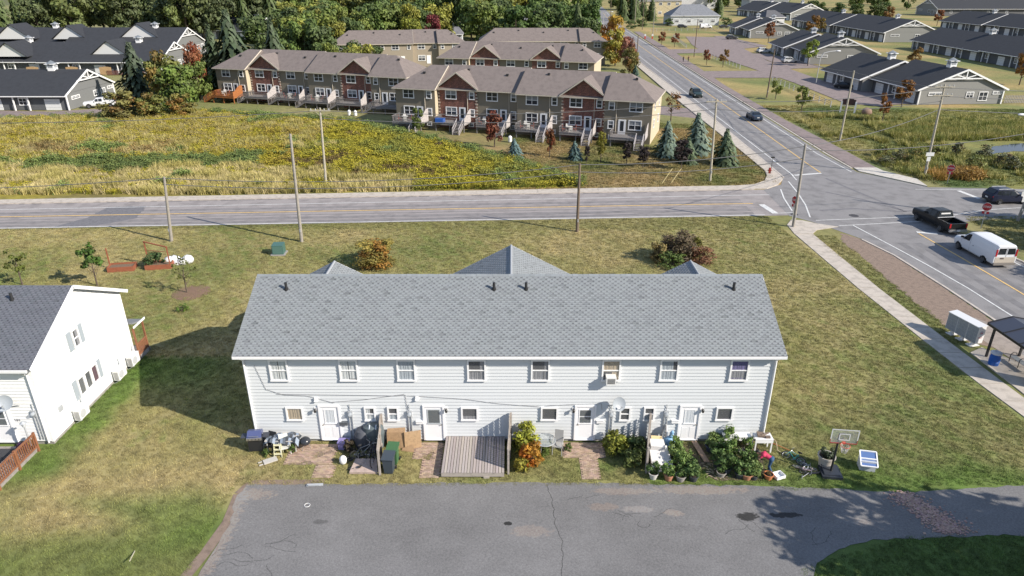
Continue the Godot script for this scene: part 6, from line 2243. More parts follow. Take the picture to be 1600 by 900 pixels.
	# saplings at the right of the road
	for q in [["green sapling by the wire fence, farther of two", 54.2, 145.7, 4.0, 2.6, L3(0.24, 0.27, 0.05)], ["green sapling by the wire fence, nearer of two", 54.0, 131.2, 5.0, 3.2, L3(0.22, 0.25, 0.05)], ["orange sapling right of the dark sign", 64.6, 121.9, 5.2, 2.2, L3(0.38, 0.16, 0.04)], ["orange sapling before the nearest bungalow's garage", 75.5, 136.6, 5.4, 3.6, L3(0.34, 0.15, 0.035)], ["bright green tree before the second bungalow", 83.2, 203.0, 7.5, 5.0, L3(0.27, 0.33, 0.05)], ["rusty sapling behind the second bungalow", 122.0, 300.0, 9.0, 6.0, L3(0.32, 0.16, 0.04)], ["rusty sapling beside the far bungalow's gable", 133.0, 318.0, 7.0, 5.0, L3(0.30, 0.20, 0.04)], ["orange sapling at the right edge beside the nearest bungalow", 118.0, 166.0, 7.5, 4.0, L3(0.36, 0.18, 0.04)], ["orange sapling between the nearest bungalow and the long one", 109.0, 196.0, 6.0, 4.0, L3(0.34, 0.19, 0.05)], ["orange sapling behind the nearest bungalow's ridge", 100.5, 226.0, 5.5, 3.6, L3(0.38, 0.19, 0.05)], ["small red sapling on the second road island", 55.2, 205.0, 4.5, 2.4, L3(0.34, 0.11, 0.05)], ["small red-brown sapling at the far road island", 57.5, 258.0, 5.0, 3.4, L3(0.32, 0.11, 0.05)], ["second red-brown sapling at the far road island", 54.0, 264.0, 5.0, 3.2, L3(0.34, 0.12, 0.05)], ["brownish sapling on the second road island", 58.5, 200.0, 5.0, 3.0, L3(0.30, 0.16, 0.04)], ["red sapling before the farthest lane bungalow", 96.0, 274.0, 8.0, 4.4, L3(0.34, 0.13, 0.06)], ["orange sapling before the long far row", 196.0, 386.0, 9.0, 6.0, L3(0.34, 0.17, 0.05)], ["red sapling before the long far row", 213.0, 370.0, 8.0, 5.0, L3(0.35, 0.13, 0.05)]]:
		tree("sapling", q[0], q[1], q[2], q[3], q[4], q[5], "", 0.25, 8)
	# far trees and hedges at the top right
	for q in [["dark spruce by the far road, leftmost of its group", 61.0, 412.0, 17.0], ["dark spruce by the far road, middle of its group", 69.0, 424.0, 19.0], ["dark spruce by the far road, rightmost of its group", 77.0, 410.0, 14.0], ["dark spruce beside the cream house", 79.0, 452.0, 18.0], ["dark spruce between the white house and the grey-roofed one", 121.0, 436.0, 15.0]]:
		spruce(q[0], q[1], q[2], q[3], q[3] * 0.55, gdark)
	rng.seed = 91
	for i in 44:
		var x := rr(60.0, 560.0)
		var d := rr(500.0, 690.0)
		tree("broadleaf_tree", "tree in the far belt along the top right edge", x, d, rr(14.0, 22.0), rr(10.0, 16.0), tints[i % 6], "trees in the far belt at the top right", 0.05)
	for i in 7:
		tree("hedge_tree", "round green tree in the clump left of the corner bungalow row", 178.0 + i * 7.0, rr(430.0, 446.0), rr(7.0, 10.0), rr(8.0, 11.0), [L3(0.07, 0.12, 0.02), L3(0.10, 0.14, 0.025)][i % 2], "clump left of the corner bungalow row", 0.0)
	for q in [["dark round bush by the pale hipped house, left", 78.0, 368.0], ["dark round bush by the pale hipped house, right", 108.0, 372.0], ["green bush by the far road verge", 56.5, 352.0], ["tall green bush behind the far road verge", 64.0, 366.0], ["dark bush above the small white garage", 127.0, 372.0]]:
		shrub(q[0], q[1], q[2], 3.6, 6.0, gdark, 600, 0.4)
	# trees out of frame whose shade falls on the driveway and the corner lawn
	var off := [[26.6, 19.0, 9.5, 6.5], [31.6, 18.4, 11.0, 7.5], [23.2, 17.2, 7.5, 4.8], [36.5, 17.0, 11.0, 7.5], [29.0, 14.4, 9.0, 7.0], [34.0, 13.0, 10.0, 7.0], [40.5, 19.6, 8.0, 5.0]]
	for i in off.size():
		var q: Array = off[i]
		tree("roadside_tree", "leafy tree beside the driveway, just out of view", q[0], q[1], q[2], q[3], gmid, "trees beside the driveway", 0.2)
	for q in [[56.5, 58.5, 9.0, 7.0], [61.5, 63.5, 9.0, 7.0], [56.0, 49.0, 8.0, 6.0]]:
		tree("roadside_tree", "leafy tree beyond the corner lawn, out of view", q[0], q[1], q[2], q[3], gmid, "trees beyond the corner lawn", 0.2)
	var st := Mb.new()
	st.beam(P(-16.8, 23.2, 0.02), P(-16.5, 22.3, 0.35), 0.03, 0.03)
	tag(part("garden_stake", st, mt("stake_pale", L3(0.6, 0.55, 0.4), 0.7)), "thin pale stake leaning in the lawn at the lower left", "stake")
func m_col(m: Mb, k: float, y: float) -> void:
	m.col = Color(k, k, k) if y > 0.45 else Color(k * 0.78, k * 0.95, k)

# ---------------------------------------------------------------- street things
func pole(label: String, x: float, d: float, h: float, lean: Vector2, arms: int, wood: Material, sign := false) -> Node3D:
	var o := thing("utility_pole", label, "utility pole", P(x, d))
	var top := Vector3(lean.x, h, -lean.y)
	var m := Mb.new()
	m.tube(Vector3(0, -0.05, 0), top, 0.16, 0.11, 12)
	part("post", m, wood, o)
	for k in arms:
		m = Mb.new()
		var c := top + Vector3(0, -0.3 - 1.0 * k, 0.0)
		m.box(c + Vector3(0, 0, 0.14), Vector3(2.4, 0.12, 0.1))
		m.beam(c + Vector3(-0.7, 0, 0.14), c + Vector3(0, -0.6, 0.12), 0.04, 0.03)
		m.beam(c + Vector3(0.7, 0, 0.14), c + Vector3(0, -0.6, 0.12), 0.04, 0.03)
		var ar := part("cross_arm", m, wood, o)
		m = Mb.new()
		for s in [-1.05, -0.5, 0.5, 1.05]:
			m.lathe(c + Vector3(s, 0.06, 0.14), [Vector2(0.05, 0), Vector2(0.06, 0.1), Vector2(0.03, 0.2), Vector2(0, 0.2)], 8)
		part("insulator", m, mt("insulator", L3(0.42, 0.43, 0.42), 0.3), ar)
	m = Mb.new()
	m.box(Vector3(0.03, 1.2, 0.17), Vector3(0.1, 0.3, 0.03))
	part("plate", m, mt("meter_grey", L3(0.42, 0.44, 0.46), 0.5, 0, 0, 0.2), o)
	if sign:
		m = Mb.new()
		m.box(Vector3(-0.1, 3.0, 0.2), Vector3(1.0, 0.45, 0.03))
		m.box(Vector3(-0.15, 2.4, 0.2), Vector3(0.45, 0.55, 0.03))
		part("plate", m, mt("sign_white", L3(0.62, 0.63, 0.62), 0.5), o)
	return o
func wire(label: String, a: Vector3, b: Vector3, sag: float, r := 0.036) -> void:
	var m := Mb.new()
	var pts := []
	for i in 17:
		var t := i / 16.0
		pts.push_back(a.lerp(b, t) + Vector3(0, -sag * 4.0 * t * (1.0 - t), 0))
	m.path(pts, r, 4)
	tag(part("overhead_wire", m, mt("wire_grey", L3(0.13, 0.13, 0.13), 0.5)), label, "overhead wire", "overhead wires along the streets")
func stop_sign(label: String, x: float, d: float, turn: float, h: float) -> void:
	var o := thing("stop_sign", label, "stop sign", P(x, d), turn)
	var m := Mb.new()
	m.box(Vector3(0, h / 2, -0.03), Vector3(0.06, h, 0.04))
	part("post", m, mt("sign_post", L3(0.5, 0.5, 0.49), 0.5, 0, 0, 0.3), o)
	m = Mb.new()
	var oct := func(r: float, z: float) -> Array:
		var q := []
		for i in 8:
			var a := PI / 8 + i * PI / 4
			q.push_back(Vector3(cos(a) * r, h - 0.42 + sin(a) * r, z))
		return q
	m.ext(oct.call(0.44, 0.012), Vector3(0, 0, -0.02))
	var pl := part("sign_plate", m, mt("sign_white", L3(0.62, 0.63, 0.62), 0.5), o)
	m = Mb.new()
	m.ext(oct.call(0.415, 0.016), Vector3(0, 0, -0.003))
	part("sign_face", m, mt("sign_red", L3(0.42, 0.02, 0.03), 0.45), pl)
	var tm := TextMesh.new()
	var sf := SystemFont.new()
	sf.font_names = PackedStringArray(["Droid Sans"])
	sf.font_weight = 700
	tm.font = sf
	tm.text = "STOP"
	tm.font_size = 32
	tm.pixel_size = 0.0086
	tm.depth = 0.006
	var t := part("lettering", tm, mt("sign_white", L3(0.62, 0.63, 0.62), 0.5), pl)
	t.position = Vector3(0, h - 0.42, 0.02)
	m = Mb.new()
	m.box(Vector3(0, h - 1.02, 0.0), Vector3(0.62, 0.26, 0.02))
	var tb := part("sign_tab", m, mt("sign_red", L3(0.42, 0.02, 0.03), 0.45), o)
	m = Mb.new()
	m.box(Vector3(0, h - 1.02, 0.013), Vector3(0.16, 0.18, 0.006))
	part("tab_mark", m, mt("sign_white", L3(0.62, 0.63, 0.62), 0.5), tb)
func build_street_things() -> void:
	var grey := mt("pole_grey", L3(0.36, 0.33, 0.29), 0.9, 0.7, 2.0)
	var brown := mt("pole_brown", L3(0.19, 0.145, 0.11), 0.9, 0.7, 2.0)
	var pale := mt("pole_pale", L3(0.46, 0.42, 0.33), 0.9, 0.7, 2.0)
	pole("short leaning grey pole on the lawn at the left of the front street", -32.8, 62.5, 6.4, Vector2(0.75, -0.3), 0, grey)
	pole("tall grey pole without wires on the lawn before the front street", -20.2, 62.3, 10.3, Vector2(0.2, 0.2), 0, grey)
	pole("pale pole in the meadow edge beyond the front street", -22.6, 81.7, 9.3, Vector2(0.3, 0.0), 1, pale)
	pole("thin brown pole on the lawn behind the row house's middle", 6.5, 65.2, 6.9, Vector2(0.0, 0.0), 0, brown)
	pole("leaning brown pole beside the stop sign at the near left corner", 28.6, 66.6, 8.4, Vector2(-0.1, 0.3), 0, grey)
	pole("pale pole on the townhouse lawn by the road corner", 24.6, 83.7, 10.0, Vector2(-0.4, 0.0), 1, pale)
	pole("plain pole left of the dark sign, right of the road", 50.6, 106.6, 10.4, Vector2(0.2, 0.2), 0, pale)
	pole("tall pole with two cross-arms at the far right corner", 52.2, 85.5, 11.4, Vector2(-0.2, 0.2), 2, pale, true)
	pole("grey pole with white plates at the right edge corner lawn", 52.7, 68.5, 10.5, Vector2(0.9, 0.0), 0, grey, true)
	pole("dark road pole with small plate beside the second road island", 53.3, 148.2, 9.6, Vector2(0.2, 0), 0, brown)
	pole("bare pole left of the road beyond the nearest townhouse row", 32.7, 190.0, 9.0, Vector2(0, 0), 0, brown)
	pole("pole with a white box at its foot on the middle road island", 57.0, 227.0, 11.0, Vector2(0, 0), 0, brown)
	pole("far pole right of the road bend, before the dark spruces", 50.1, 378.0, 14.0, Vector2(0, 0), 0, brown)
	pole("far pole right of the road, second after the bend", 61.1, 368.0, 15.0, Vector2(0, 0), 0, pale)
	pole("far pole with a transformer look right of the road, third after the bend", 60.7, 343.0, 14.0, Vector2(0, 0), 0, brown)
	pole("far pole right of the road nearest the small posts", 60.2, 314.0, 14.0, Vector2(0, 0), 0, grey)
	# street lamp arms
	var sl := thing("street_lamp", "long-armed street lamp reaching in from the right edge", "street lamp", P(66.5, 84.0))
	var m := Mb.new()
	m.tube(Vector3(0, -0.05, 0), Vector3(0, 6.6, 0), 0.12, 0.09, 10)
	m.path([Vector3(0, 5.6, 0), Vector3(-2.2, 7.2, -0.3), Vector3(-4.6, 8.0, -0.5)], 0.05, 8)
	part("post", m, mt("sign_post", L3(0.5, 0.5, 0.49), 0.5, 0, 0, 0.3), sl)
	m = Mb.new()
	m.ell(Vector3(-5.0, 8.0, -0.55), Vector3(0.5, 0.16, 0.22), 12, 8)
	part("lamp_head", m, mt("lamp_white", L3(0.7, 0.7, 0.7), 0.4), sl)
	for q in [["far curved street lamp at the left of the road bend", 43.5, 352.0], ["low curved lamp beside the second bungalow's silver car", 71.5, 168.0]]:
		var c := thing("street_lamp", q[0], "street lamp", P(q[1], q[2]))
		m = Mb.new()
		m.path([Vector3(0, -0.1, 0), Vector3(0, 5.6, 0), Vector3(0.6, 6.8, 0), Vector3(2.0, 7.2, 0), Vector3(3.4, 7.3, 0)], 0.1, 8)
		part("post", m, mt("sign_post", L3(0.5, 0.5, 0.49), 0.5, 0, 0, 0.3), c)
		m = Mb.new()
		m.ell(Vector3(3.9, 7.3, 0), Vector3(0.6, 0.18, 0.3), 10, 6)
		part("lamp_head", m, mt("lamp_white", L3(0.7, 0.7, 0.7), 0.4), c)
	# wires
	var P1 := P(-32.05, 62.2, 6.3)
	var P3 := P(6.5, 65.2, 6.8)
	var P5 := P(28.5, 66.9, 8.2)
	var P4 := P(-22.3, 81.7, 9.0)
	var P6 := P(24.2, 83.7, 9.7)
	var P8 := P(52.0, 85.7, 11.0)
	var P7 := P(50.8, 106.8, 10.2)
	wire("lower wire from the left edge to the short leaning pole", P(-90, 60.0, 6.6), P1, 1.1)
	wire("wire between the short leaning pole and the thin brown pole", P1, P3, 0.9)
	wire("wire between the thin brown pole and the leaning corner pole", P3, P5, 0.5)
	wire("second wire between the thin brown pole and the leaning corner pole", P3 + Vector3(0, -0.7, 0), P5 + Vector3(0, -1.2, 0), 0.6)
	wire("second wire between the short leaning pole and the thin brown pole", P1 + Vector3(0, -0.6, 0), P3 + Vector3(0, -0.7, 0), 0.9)
	wire("upper wire from the left edge to the pale meadow pole", P(-95, 78.0, 9.2), P4, 1.2)
	wire("upper wire between the meadow pole and the corner lawn pole", P4, P6, 0.9)
	wire("lower wire between the meadow pole and the corner lawn pole", P4 + Vector3(0, -0.9, 0), P6 + Vector3(0, -0.9, 0), 1.0)
	wire("upper wire from the corner lawn pole across to the two-armed pole", P6, P8, 0.6)
	wire("lower wire from the corner lawn pole across to the two-armed pole", P6 + Vector3(0, -0.9, 0), P8 + Vector3(0, -1.6, 0), 0.7)
	wire("wire from the leaning corner pole across the junction to the two-armed pole", P5, P8 + Vector3(0, -2.6, 0), 0.6)
	wire("wire from the leaning corner pole to the right-edge pole", P5 + Vector3(0, -0.4, 0), P(53.5, 68.5, 9.6), 0.7)
	wire("wire from the two-armed pole to the right edge, upper", P8, P(110, 88, 11.2), 0.9)
	wire("wire from the two-armed pole to the right edge, middle", P8 + Vector3(0, -1.0, 0), P(110, 88, 10.2), 0.9)
	wire("wire from the two-armed pole to the right edge, lower", P8 + Vector3(0, -2.6, 0), P(110, 88, 8.4), 0.9)
	wire("wire from the two-armed pole to the pole left of the dark sign", P8, P7, 0.3)
	wire("wire from the dark-sign pole to the road-island pole", P7, P(53.5, 148.2, 9.4), 0.7)
	wire("wire from the road-island pole to the boxed pole", P(53.5, 148.2, 9.4), P(57, 227, 10.8), 1.2)
	wire("wire from the boxed pole to the far poles", P(57, 227, 10.8), P(60.2, 314, 13.8), 1.2)
	stop_sign("red stop sign facing the camera on the right corner lawn", 47.3, 66.0, -0.45, 2.75)
	stop_sign("stop sign turned sideways at the foot of the leaning corner pole", 29.1, 68.4, -1.12, 2.7)
	stop_sign("small stop sign before the orange grass clump", 53.3, 82.4, -0.5, 2.4)
	var hy := thing("fire_hydrant", "red fire hydrant with a marker rod on the far left corner", "fire hydrant", P(33.1, 87.1))
	m = Mb.new()
	m.lathe(Vector3.ZERO, [Vector2(0.2, 0), Vector2(0.2, 0.06), Vector2(0.13, 0.08), Vector2(0.13, 0.6), Vector2(0.17, 0.62), Vector2(0.15, 0.75), Vector2(0.05, 0.86), Vector2(0, 0.87)], 14)
	m.tube(Vector3(-0.24, 0.5, 0), Vector3(0.24, 0.5, 0), 0.07, 0.07, 10)
	part("hydrant_body", m, mt("hydrant_red", L3(0.45, 0.05, 0.03), 0.5), hy)
	m = Mb.new()
	m.tube(Vector3(0.1, 0, 0.15), Vector3(0.1, 2.2, 0.15), 0.03, 0.03, 6)
	m.box(Vector3(0.1, 2.2, 0.15), Vector3(0.5, 0.2, 0.04))
	part("marker_rod", m, mt("lamp_black", L3(0.03, 0.03, 0.03), 0.4), hy)
	for q in [["red and white road post at the far path, left of two", 53.0, 292.0], ["red and white road post at the far path, right of two", 55.9, 292.0]]:
		var b := thing("road_post", q[0], "road post", P(q[1], q[2]))
		m = Mb.new()
		m.box(Vector3(0, 0.5, 0), Vector3(0.5, 1.0, 0.3))
		part("lower_band", m, mt("hydrant_red", L3(0.45, 0.05, 0.03), 0.5), b)
		m = Mb.new()
		m.box(Vector3(0, 1.4, 0), Vector3(0.5, 0.8, 0.3))
		m.box(Vector3(0, 1.4, 0.2), Vector3(0.7, 0.5, 0.05))
		part("upper_band", m, mt("sign_white", L3(0.62, 0.63, 0.62), 0.5), b)
	# the dark sign with white posts and a boulder
	var sg := thing("entrance_sign", "dark maroon sign board on white posts at the side lane", "sign", P(62.3, 130.5), -0.4)
	m = Mb.new()
	m.box(Vector3(0, 1.9, 0), Vector3(2.3, 1.0, 0.14))
	m.box(Vector3(0, 2.45, 0), Vector3(1.5, 0.16, 0.14))
	part("board", m, mt("maroon", L3(0.045, 0.02, 0.022), 0.6), sg)
	m = Mb.new()
	m.box(Vector3(-1.2, 1.0, 0), Vector3(0.28, 2.0, 0.28))
	m.box(Vector3(1.2, 1.0, 0), Vector3(0.28, 2.0, 0.28))
	part("post", m, mt("vinyl_white", L3(0.80, 0.80, 0.80), 0.45), sg)
	m = Mb.new()
	m.box(Vector3(0, 1.25, 0.02), Vector3(1.9, 0.16, 0.1))
	part("lower_board", m, mt("sign_grey", L3(0.4, 0.4, 0.4), 0.6), sg)
	m = Mb.new()
	m.ell(Vector3(0, 0.4, 0), Vector3(1.0, 0.75, 0.7), 10, 7)
	for i in m.v.size():
		var v := m.v[i]
		m.v[i] = v * (1.0 + 0.16 * nzf(2, v.x * 3 + v.y * 2, v.z * 3))
	tag(part("boulder", m, mt("boulder", L3(0.30, 0.20, 0.15), 0.95, 0.8, 2.0)), "brown boulder beside the dark maroon sign", "boulder")
	get_node("boulder").position = P(65.2, 129.0)
	# wire fences along the side lane
	var fz := [["low wire fence along the third road island", [61.5, 136.0], [62.6, 172.0]], ["low wire fence along the second road island", [62.0, 196.0], [61.0, 232.0]], ["low wire fence along the far road island", [61.0, 255.0], [66.0, 300.0]], ["post-and-rail fence before the pale hipped house", [62.0, 330.0], [110.0, 344.0]]]
	for q in fz:
		var f := thing("wire_fence", q[0], "fence", P(q[1][0], q[1][1]))
		var a := Vector3.ZERO
		var b := Vector3(q[2][0] - q[1][0], 0, -(q[2][1] - q[1][1]))
		var n := int(b.length() / 3.0)
		for k in n + 1:
			m = Mb.new()
			var p := a.lerp(b, float(k) / n)
			m.box(p + Vector3(0, 0.6, 0), Vector3(0.14, 1.2, 0.14))
			part("post", m, mt("sign_grey", L3(0.4, 0.4, 0.4), 0.6), f)
		for y in [0.45, 0.8, 1.12]:
			m = Mb.new()
			m.beam(a + Vector3(0, y, 0), b + Vector3(0, y, 0), 0.05, 0.05)
			part("rail", m, mt("wire_dark", L3(0.045, 0.045, 0.05), 0.5), f)
	var rf := thing("deck_fence", "grey picket fence beside the nearest bungalow's right corner", "fence", P(98.3, 141.0))
	for k in 14:
		m = Mb.new()
		m.box(Vector3(k * 0.32, 0.75, 0), Vector3(0.16, 1.5, 0.06))
		part("picket", m, mt("fence_grey", L3(0.33, 0.31, 0.28), 0.8), rf)
	m = Mb.new()
	m.box(Vector3(2.1, 1.35, -0.05), Vector3(4.6, 0.1, 0.05))
	m.box(Vector3(2.1, 0.3, -0.05), Vector3(4.6, 0.1, 0.05))
	part("rail", m, mt("fence_grey", L3(0.33, 0.31, 0.28), 0.8), rf)
	for q in [["slanted pale yellow guy-wire guard on the townhouse lawn, left of two", 18.5, 82.9], ["slanted pale yellow guy-wire guard on the townhouse lawn, right of two", 19.6, 82.9]]:
		m = Mb.new()
		m.tube(P(q[1], q[2], 0.0), P(q[1] + 1.15, q[2] + 0.3, 1.75), 0.05, 0.05, 8)
		tag(part("guy_guard", m, mt("guard_yellow", L3(0.62, 0.52, 0.26), 0.5)), q[0], "guy wire guard")
	# transformer box, raised beds and the white heap behind the white house
	var tb := thing("transformer_box", "dark green electrical box on the lawn beside the tall grey pole", "electrical box", P(-21.4, 59.2), 0.05)
	m = Mb.new()
	m.hexa(Vector3(-0.5, 0.95, 0.45), Vector3(0.5, 0.95, 0.45), Vector3(0.5, 1.0, -0.45), Vector3(-0.5, 1.0, -0.45), Vector3(0, -0.9, 0))
	part("cabinet", m, mt("box_green", L3(0.06, 0.135, 0.115), 0.5), tb)
	m = Mb.new()
	m.box(Vector3(0, 0.52, 0.46), Vector3(0.9, 0.7, 0.02))
	part("door", m, mt("box_green2", L3(0.085, 0.17, 0.145), 0.5), tb)
	m = Mb.new()
	m.box(Vector3(0, 0.05, 0), Vector3(1.3, 0.1, 1.2))
	part("pad", m, mt("foundation", L3(0.36, 0.34, 0.32), 0.95, 0.8, 3), tb)
	var cedar := mt("bed_red", L3(0.33, 0.11, 0.055), 0.8, 0.6, 2.0)
	for q in [["red-brown raised garden bed with one tall corner post, left of two", -33.9, 55.5, 2.1, 1.1], ["red-brown raised garden bed with a trellis frame, right of two", -30.9, 56.0, 2.1, 1.1]]:
		var o := thing("raised_bed", q[0], "garden bed", P(q[1], q[2]), 0.18)
		for s in [-1.0, 1.0]:
			m = Mb.new()
			m.box(Vector3(0, 0.22, s * q[4] / 2), Vector3(q[3], 0.44, 0.05))
			part("plank", m, cedar, o)
			m = Mb.new()
			m.box(Vector3(s * q[3] / 2, 0.22, 0), Vector3(0.05, 0.44, q[4] - 0.06))
			part("plank", m, cedar, o)
		m = Mb.new()
		m.box(Vector3(0, 0.15, 0), Vector3(q[3] - 0.06, 0.3, q[4] - 0.06))
		part("soil", m, mt("bed_soil", L3(0.2, 0.14, 0.09), 0.95, 0.5, 1.0), o)
		m = Mb.new()
		if q[1] < -32.0:
			m.box(Vector3(-1.1, 0.95, -0.4), Vector3(0.09, 1.9, 0.09))
		else:
			m.box(Vector3(-1.0, 1.15, -0.5), Vector3(0.09, 2.3, 0.09))
			m.box(Vector3(1.0, 1.0, 0.4), Vector3(0.09, 2.0, 0.09))
			m.beam(Vector3(-1.05, 2.28, -0.5), Vector3(1.05, 1.96, 0.4), 0.09, 0.09)
			m.beam(Vector3(-1.0, 1.5, -0.5), Vector3(1.0, 1.5, 0.4), 0.04, 0.04)
		part("trellis", m, cedar, o)
	shrub("leafy green garden plant growing in the right raised bed", -31.3, 56.0, 1.3, 1.9, L3(0.06, 0.11, 0.03), 800, 0.1).position.y = 0.1
	m = Mb.new()
	rng.seed = 3
	for k in 5:
		m.ell(Vector3(-0.8 + k * 0.42, 0.25 + 0.16 * sin(k * 2.1), rr(-0.2, 0.3)), Vector3(0.5, rr(0.22, 0.42), 0.42), 12, 8)
	for i in m.v.size():
		var v := m.v[i]
		m.v[i] = v + Vector3(0, 0.12 * nzf(2, v.x * 4, v.z * 4), 0.0)
	var wh := part("white_sheet_heap", m, mt("sheet_white", L3(0.72, 0.72, 0.72), 0.7))
	wh.position = P(-29.6, 57.0)
	tag(wh, "crumpled white plastic sheet heaped beside the right garden bed", "plastic sheet")
	# bus shelter, bench, barrel, mail boxes
	var bs := thing("bus_shelter", "bus shelter with black roof and posts at the right edge", "bus shelter", P(33.0, 38.6), deg_to_rad(3))
	var black := mt("shelter_black", L3(0.022, 0.022, 0.025), 0.45)
	m = Mb.new()
	m.hexa(Vector3(-1.45, 2.45, 2.3), Vector3(0.1, 2.85, 2.3), Vector3(0.1, 2.85, -2.1), Vector3(-1.45, 2.45, -2.1), Vector3(0, -0.1, 0))
	m.hexa(Vector3(0.1, 2.85, 2.3), Vector3(1.5, 2.55, 2.3), Vector3(1.5, 2.55, -2.1), Vector3(0.1, 2.85, -2.1), Vector3(0, -0.1, 0))
	var rfm := part("roof", m, mt("shelter_roof", L3(0.05, 0.055, 0.075), 0.35), bs)
	m = Mb.new()
	for z in [-2.1, -0.65, 0.8, 2.26]:
		m.beam(Vector3(-1.45, 2.48, z), Vector3(0.1, 2.88, z), 0.06, 0.05)
		m.beam(Vector3(0.1, 2.88, z), Vector3(1.5, 2.58, z), 0.06, 0.05)
	m.beam(Vector3(-1.45, 2.4, 2.3), Vector3(-1.45, 2.4, -2.1), 0.08, 0.16)
	part("roof_rib", m, black, rfm)
	for q in [Vector3(-1.1, 0, 1.95), Vector3(-1.1, 0, -1.8), Vector3(1.2, 0, 1.95), Vector3(1.2, 0, -1.8)]:
		m = Mb.new()
		m.box(q + Vector3(0, 1.25, 0), Vector3(0.12, 2.5, 0.12))
		part("post", m, black, bs)
	m = Mb.new()
	m.box(Vector3(1.2, 1.2, 0.1), Vector3(0.015, 1.9, 3.5))
	part("glass_wall", m, glass("shelter_glass", L3(0.7, 0.75, 0.78), 0.25), bs)
	m = Mb.new()
	m.box(Vector3(0.1, 1.25, 1.95), Vector3(2.1, 2.0, 0.06))
	part("poster_case", m, mt("poster_pale", L3(0.55, 0.63, 0.58), 0.4), bs)
	m = Mb.new()
	m.box(Vector3(0.1, 0.35, 1.95), Vector3(2.2, 0.06, 0.1))
	m.box(Vector3(0.1, 2.2, 1.95), Vector3(2.2, 0.06, 0.1))
	part("frame", m, black, bs)
	var bn := thing("bench", "grey slatted bench with black arms inside the bus shelter", "bench", P(33.2, 38.9), deg_to_rad(3))
	for k in 4:
		m = Mb.new()
		m.box(Vector3(0.12 - k * 0.11, 0.45, 0), Vector3(0.09, 0.035, 1.7))
		part("slat", m, mt("bench_grey", L3(0.3, 0.32, 0.33), 0.6), bn)
	for z in [-0.8, 0.0, 0.8]:
		m = Mb.new()
		m.path([Vector3(-0.25, 0, z), Vector3(-0.27, 0.6, z), Vector3(-0.15, 0.72, z), Vector3(0.1, 0.7, z), Vector3(0.2, 0.45, z), Vector3(0.22, 0, z)], 0.025, 6)
		part("arm", m, black, bn)
	var bl := thing("barrel", "blue barrel with white lid used as a bin beside the bus shelter", "barrel", P(31.65, 39.35))
	m = Mb.new()
	m.lathe(Vector3.ZERO, [Vector2(0.26, 0), Vector2(0.3, 0.04), Vector2(0.32, 0.3), Vector2(0.3, 0.32), Vector2(0.32, 0.36), Vector2(0.32, 0.6), Vector2(0.3, 0.62), Vector2(0.31, 0.85), Vector2(0, 0.85)], 22)
	part("drum", m, mt("barrel_blue", L3(0.015, 0.10, 0.40), 0.4), bl)
	m = Mb.new()
	m.lathe(Vector3(0, 0.85, 0), [Vector2(0.34, 0), Vector2(0.33, 0.1), Vector2(0.2, 0.16), Vector2(0.12, 0.16), Vector2(0, 0.1)], 22)
	part("lid", m, mt("lid_pale", L3(0.55, 0.56, 0.58), 0.5), bl)
	var mb := thing("mail_box", "grey community mail box, nearest the bus shelter of three", "mail box", P(31.92, 42.05), deg_to_rad(15), "row of three community mail boxes")
	m = Mb.new()
	m.box(Vector3(0, 0.95, 0), Vector3(0.6, 1.25, 0.82))
	m.hexa(Vector3(-0.36, 1.6, 0.43), Vector3(0.36, 1.66, 0.43), Vector3(0.36, 1.66, -0.43), Vector3(-0.36, 1.6, -0.43), Vector3(0, -0.05, 0))
	m.box(Vector3(0, 0.02, 0), Vector3(0.75, 0.04, 0.5))
	m.lathe(Vector3(0, 0.04, 0), [Vector2(0.2, 0), Vector2(0.1, 0.3), Vector2(0, 0.3)], 4)
	part("cabinet", m, mt("mail_white", L3(0.66, 0.66, 0.66), 0.5), mb)
	for r in 5:
		for c in 3:
			m = Mb.new()
			m.box(Vector3(-0.306, 0.46 + r * 0.235, -0.26 + c * 0.26), Vector3(0.02, 0.22, 0.24))
			part("letter_door", m, mt("mail_grey", L3(0.27, 0.29, 0.31), 0.5), mb)
	copy(mb, "grey community mail box in the middle of three", P(31.7, 42.88), deg_to_rad(15))
	copy(mb, "grey community mail box farthest from the bus shelter of three", P(31.48, 43.7), deg_to_rad(15))
	m = Mb.new()
	m.x = Transform3D(Basis(Vector3.RIGHT, PI / 2), Vector3(0.0, 1.12, 0.412))
	m.torus(Vector3.ZERO, Vector3.UP, 0.12, 0.012, 18, 5)
	part("emblem_ring", m, mt("emblem_blue", L3(0.03, 0.06, 0.25), 0.5), mb)
	m = Mb.new()
	m.ext([Vector3(-0.1, 1.1, 0.416), Vector3(0.12, 1.06, 0.416), Vector3(0.03, 1.18, 0.416)], Vector3(0, 0, -0.004))
	m.box(Vector3(0, 0.8, 0.413), Vector3(0.34, 0.03, 0.004))
	m.box(Vector3(0, 0.72, 0.413), Vector3(0.26, 0.03, 0.004))
	part("emblem_mark", m, mt("emblem_red", L3(0.35, 0.03, 0.04), 0.5), mb)

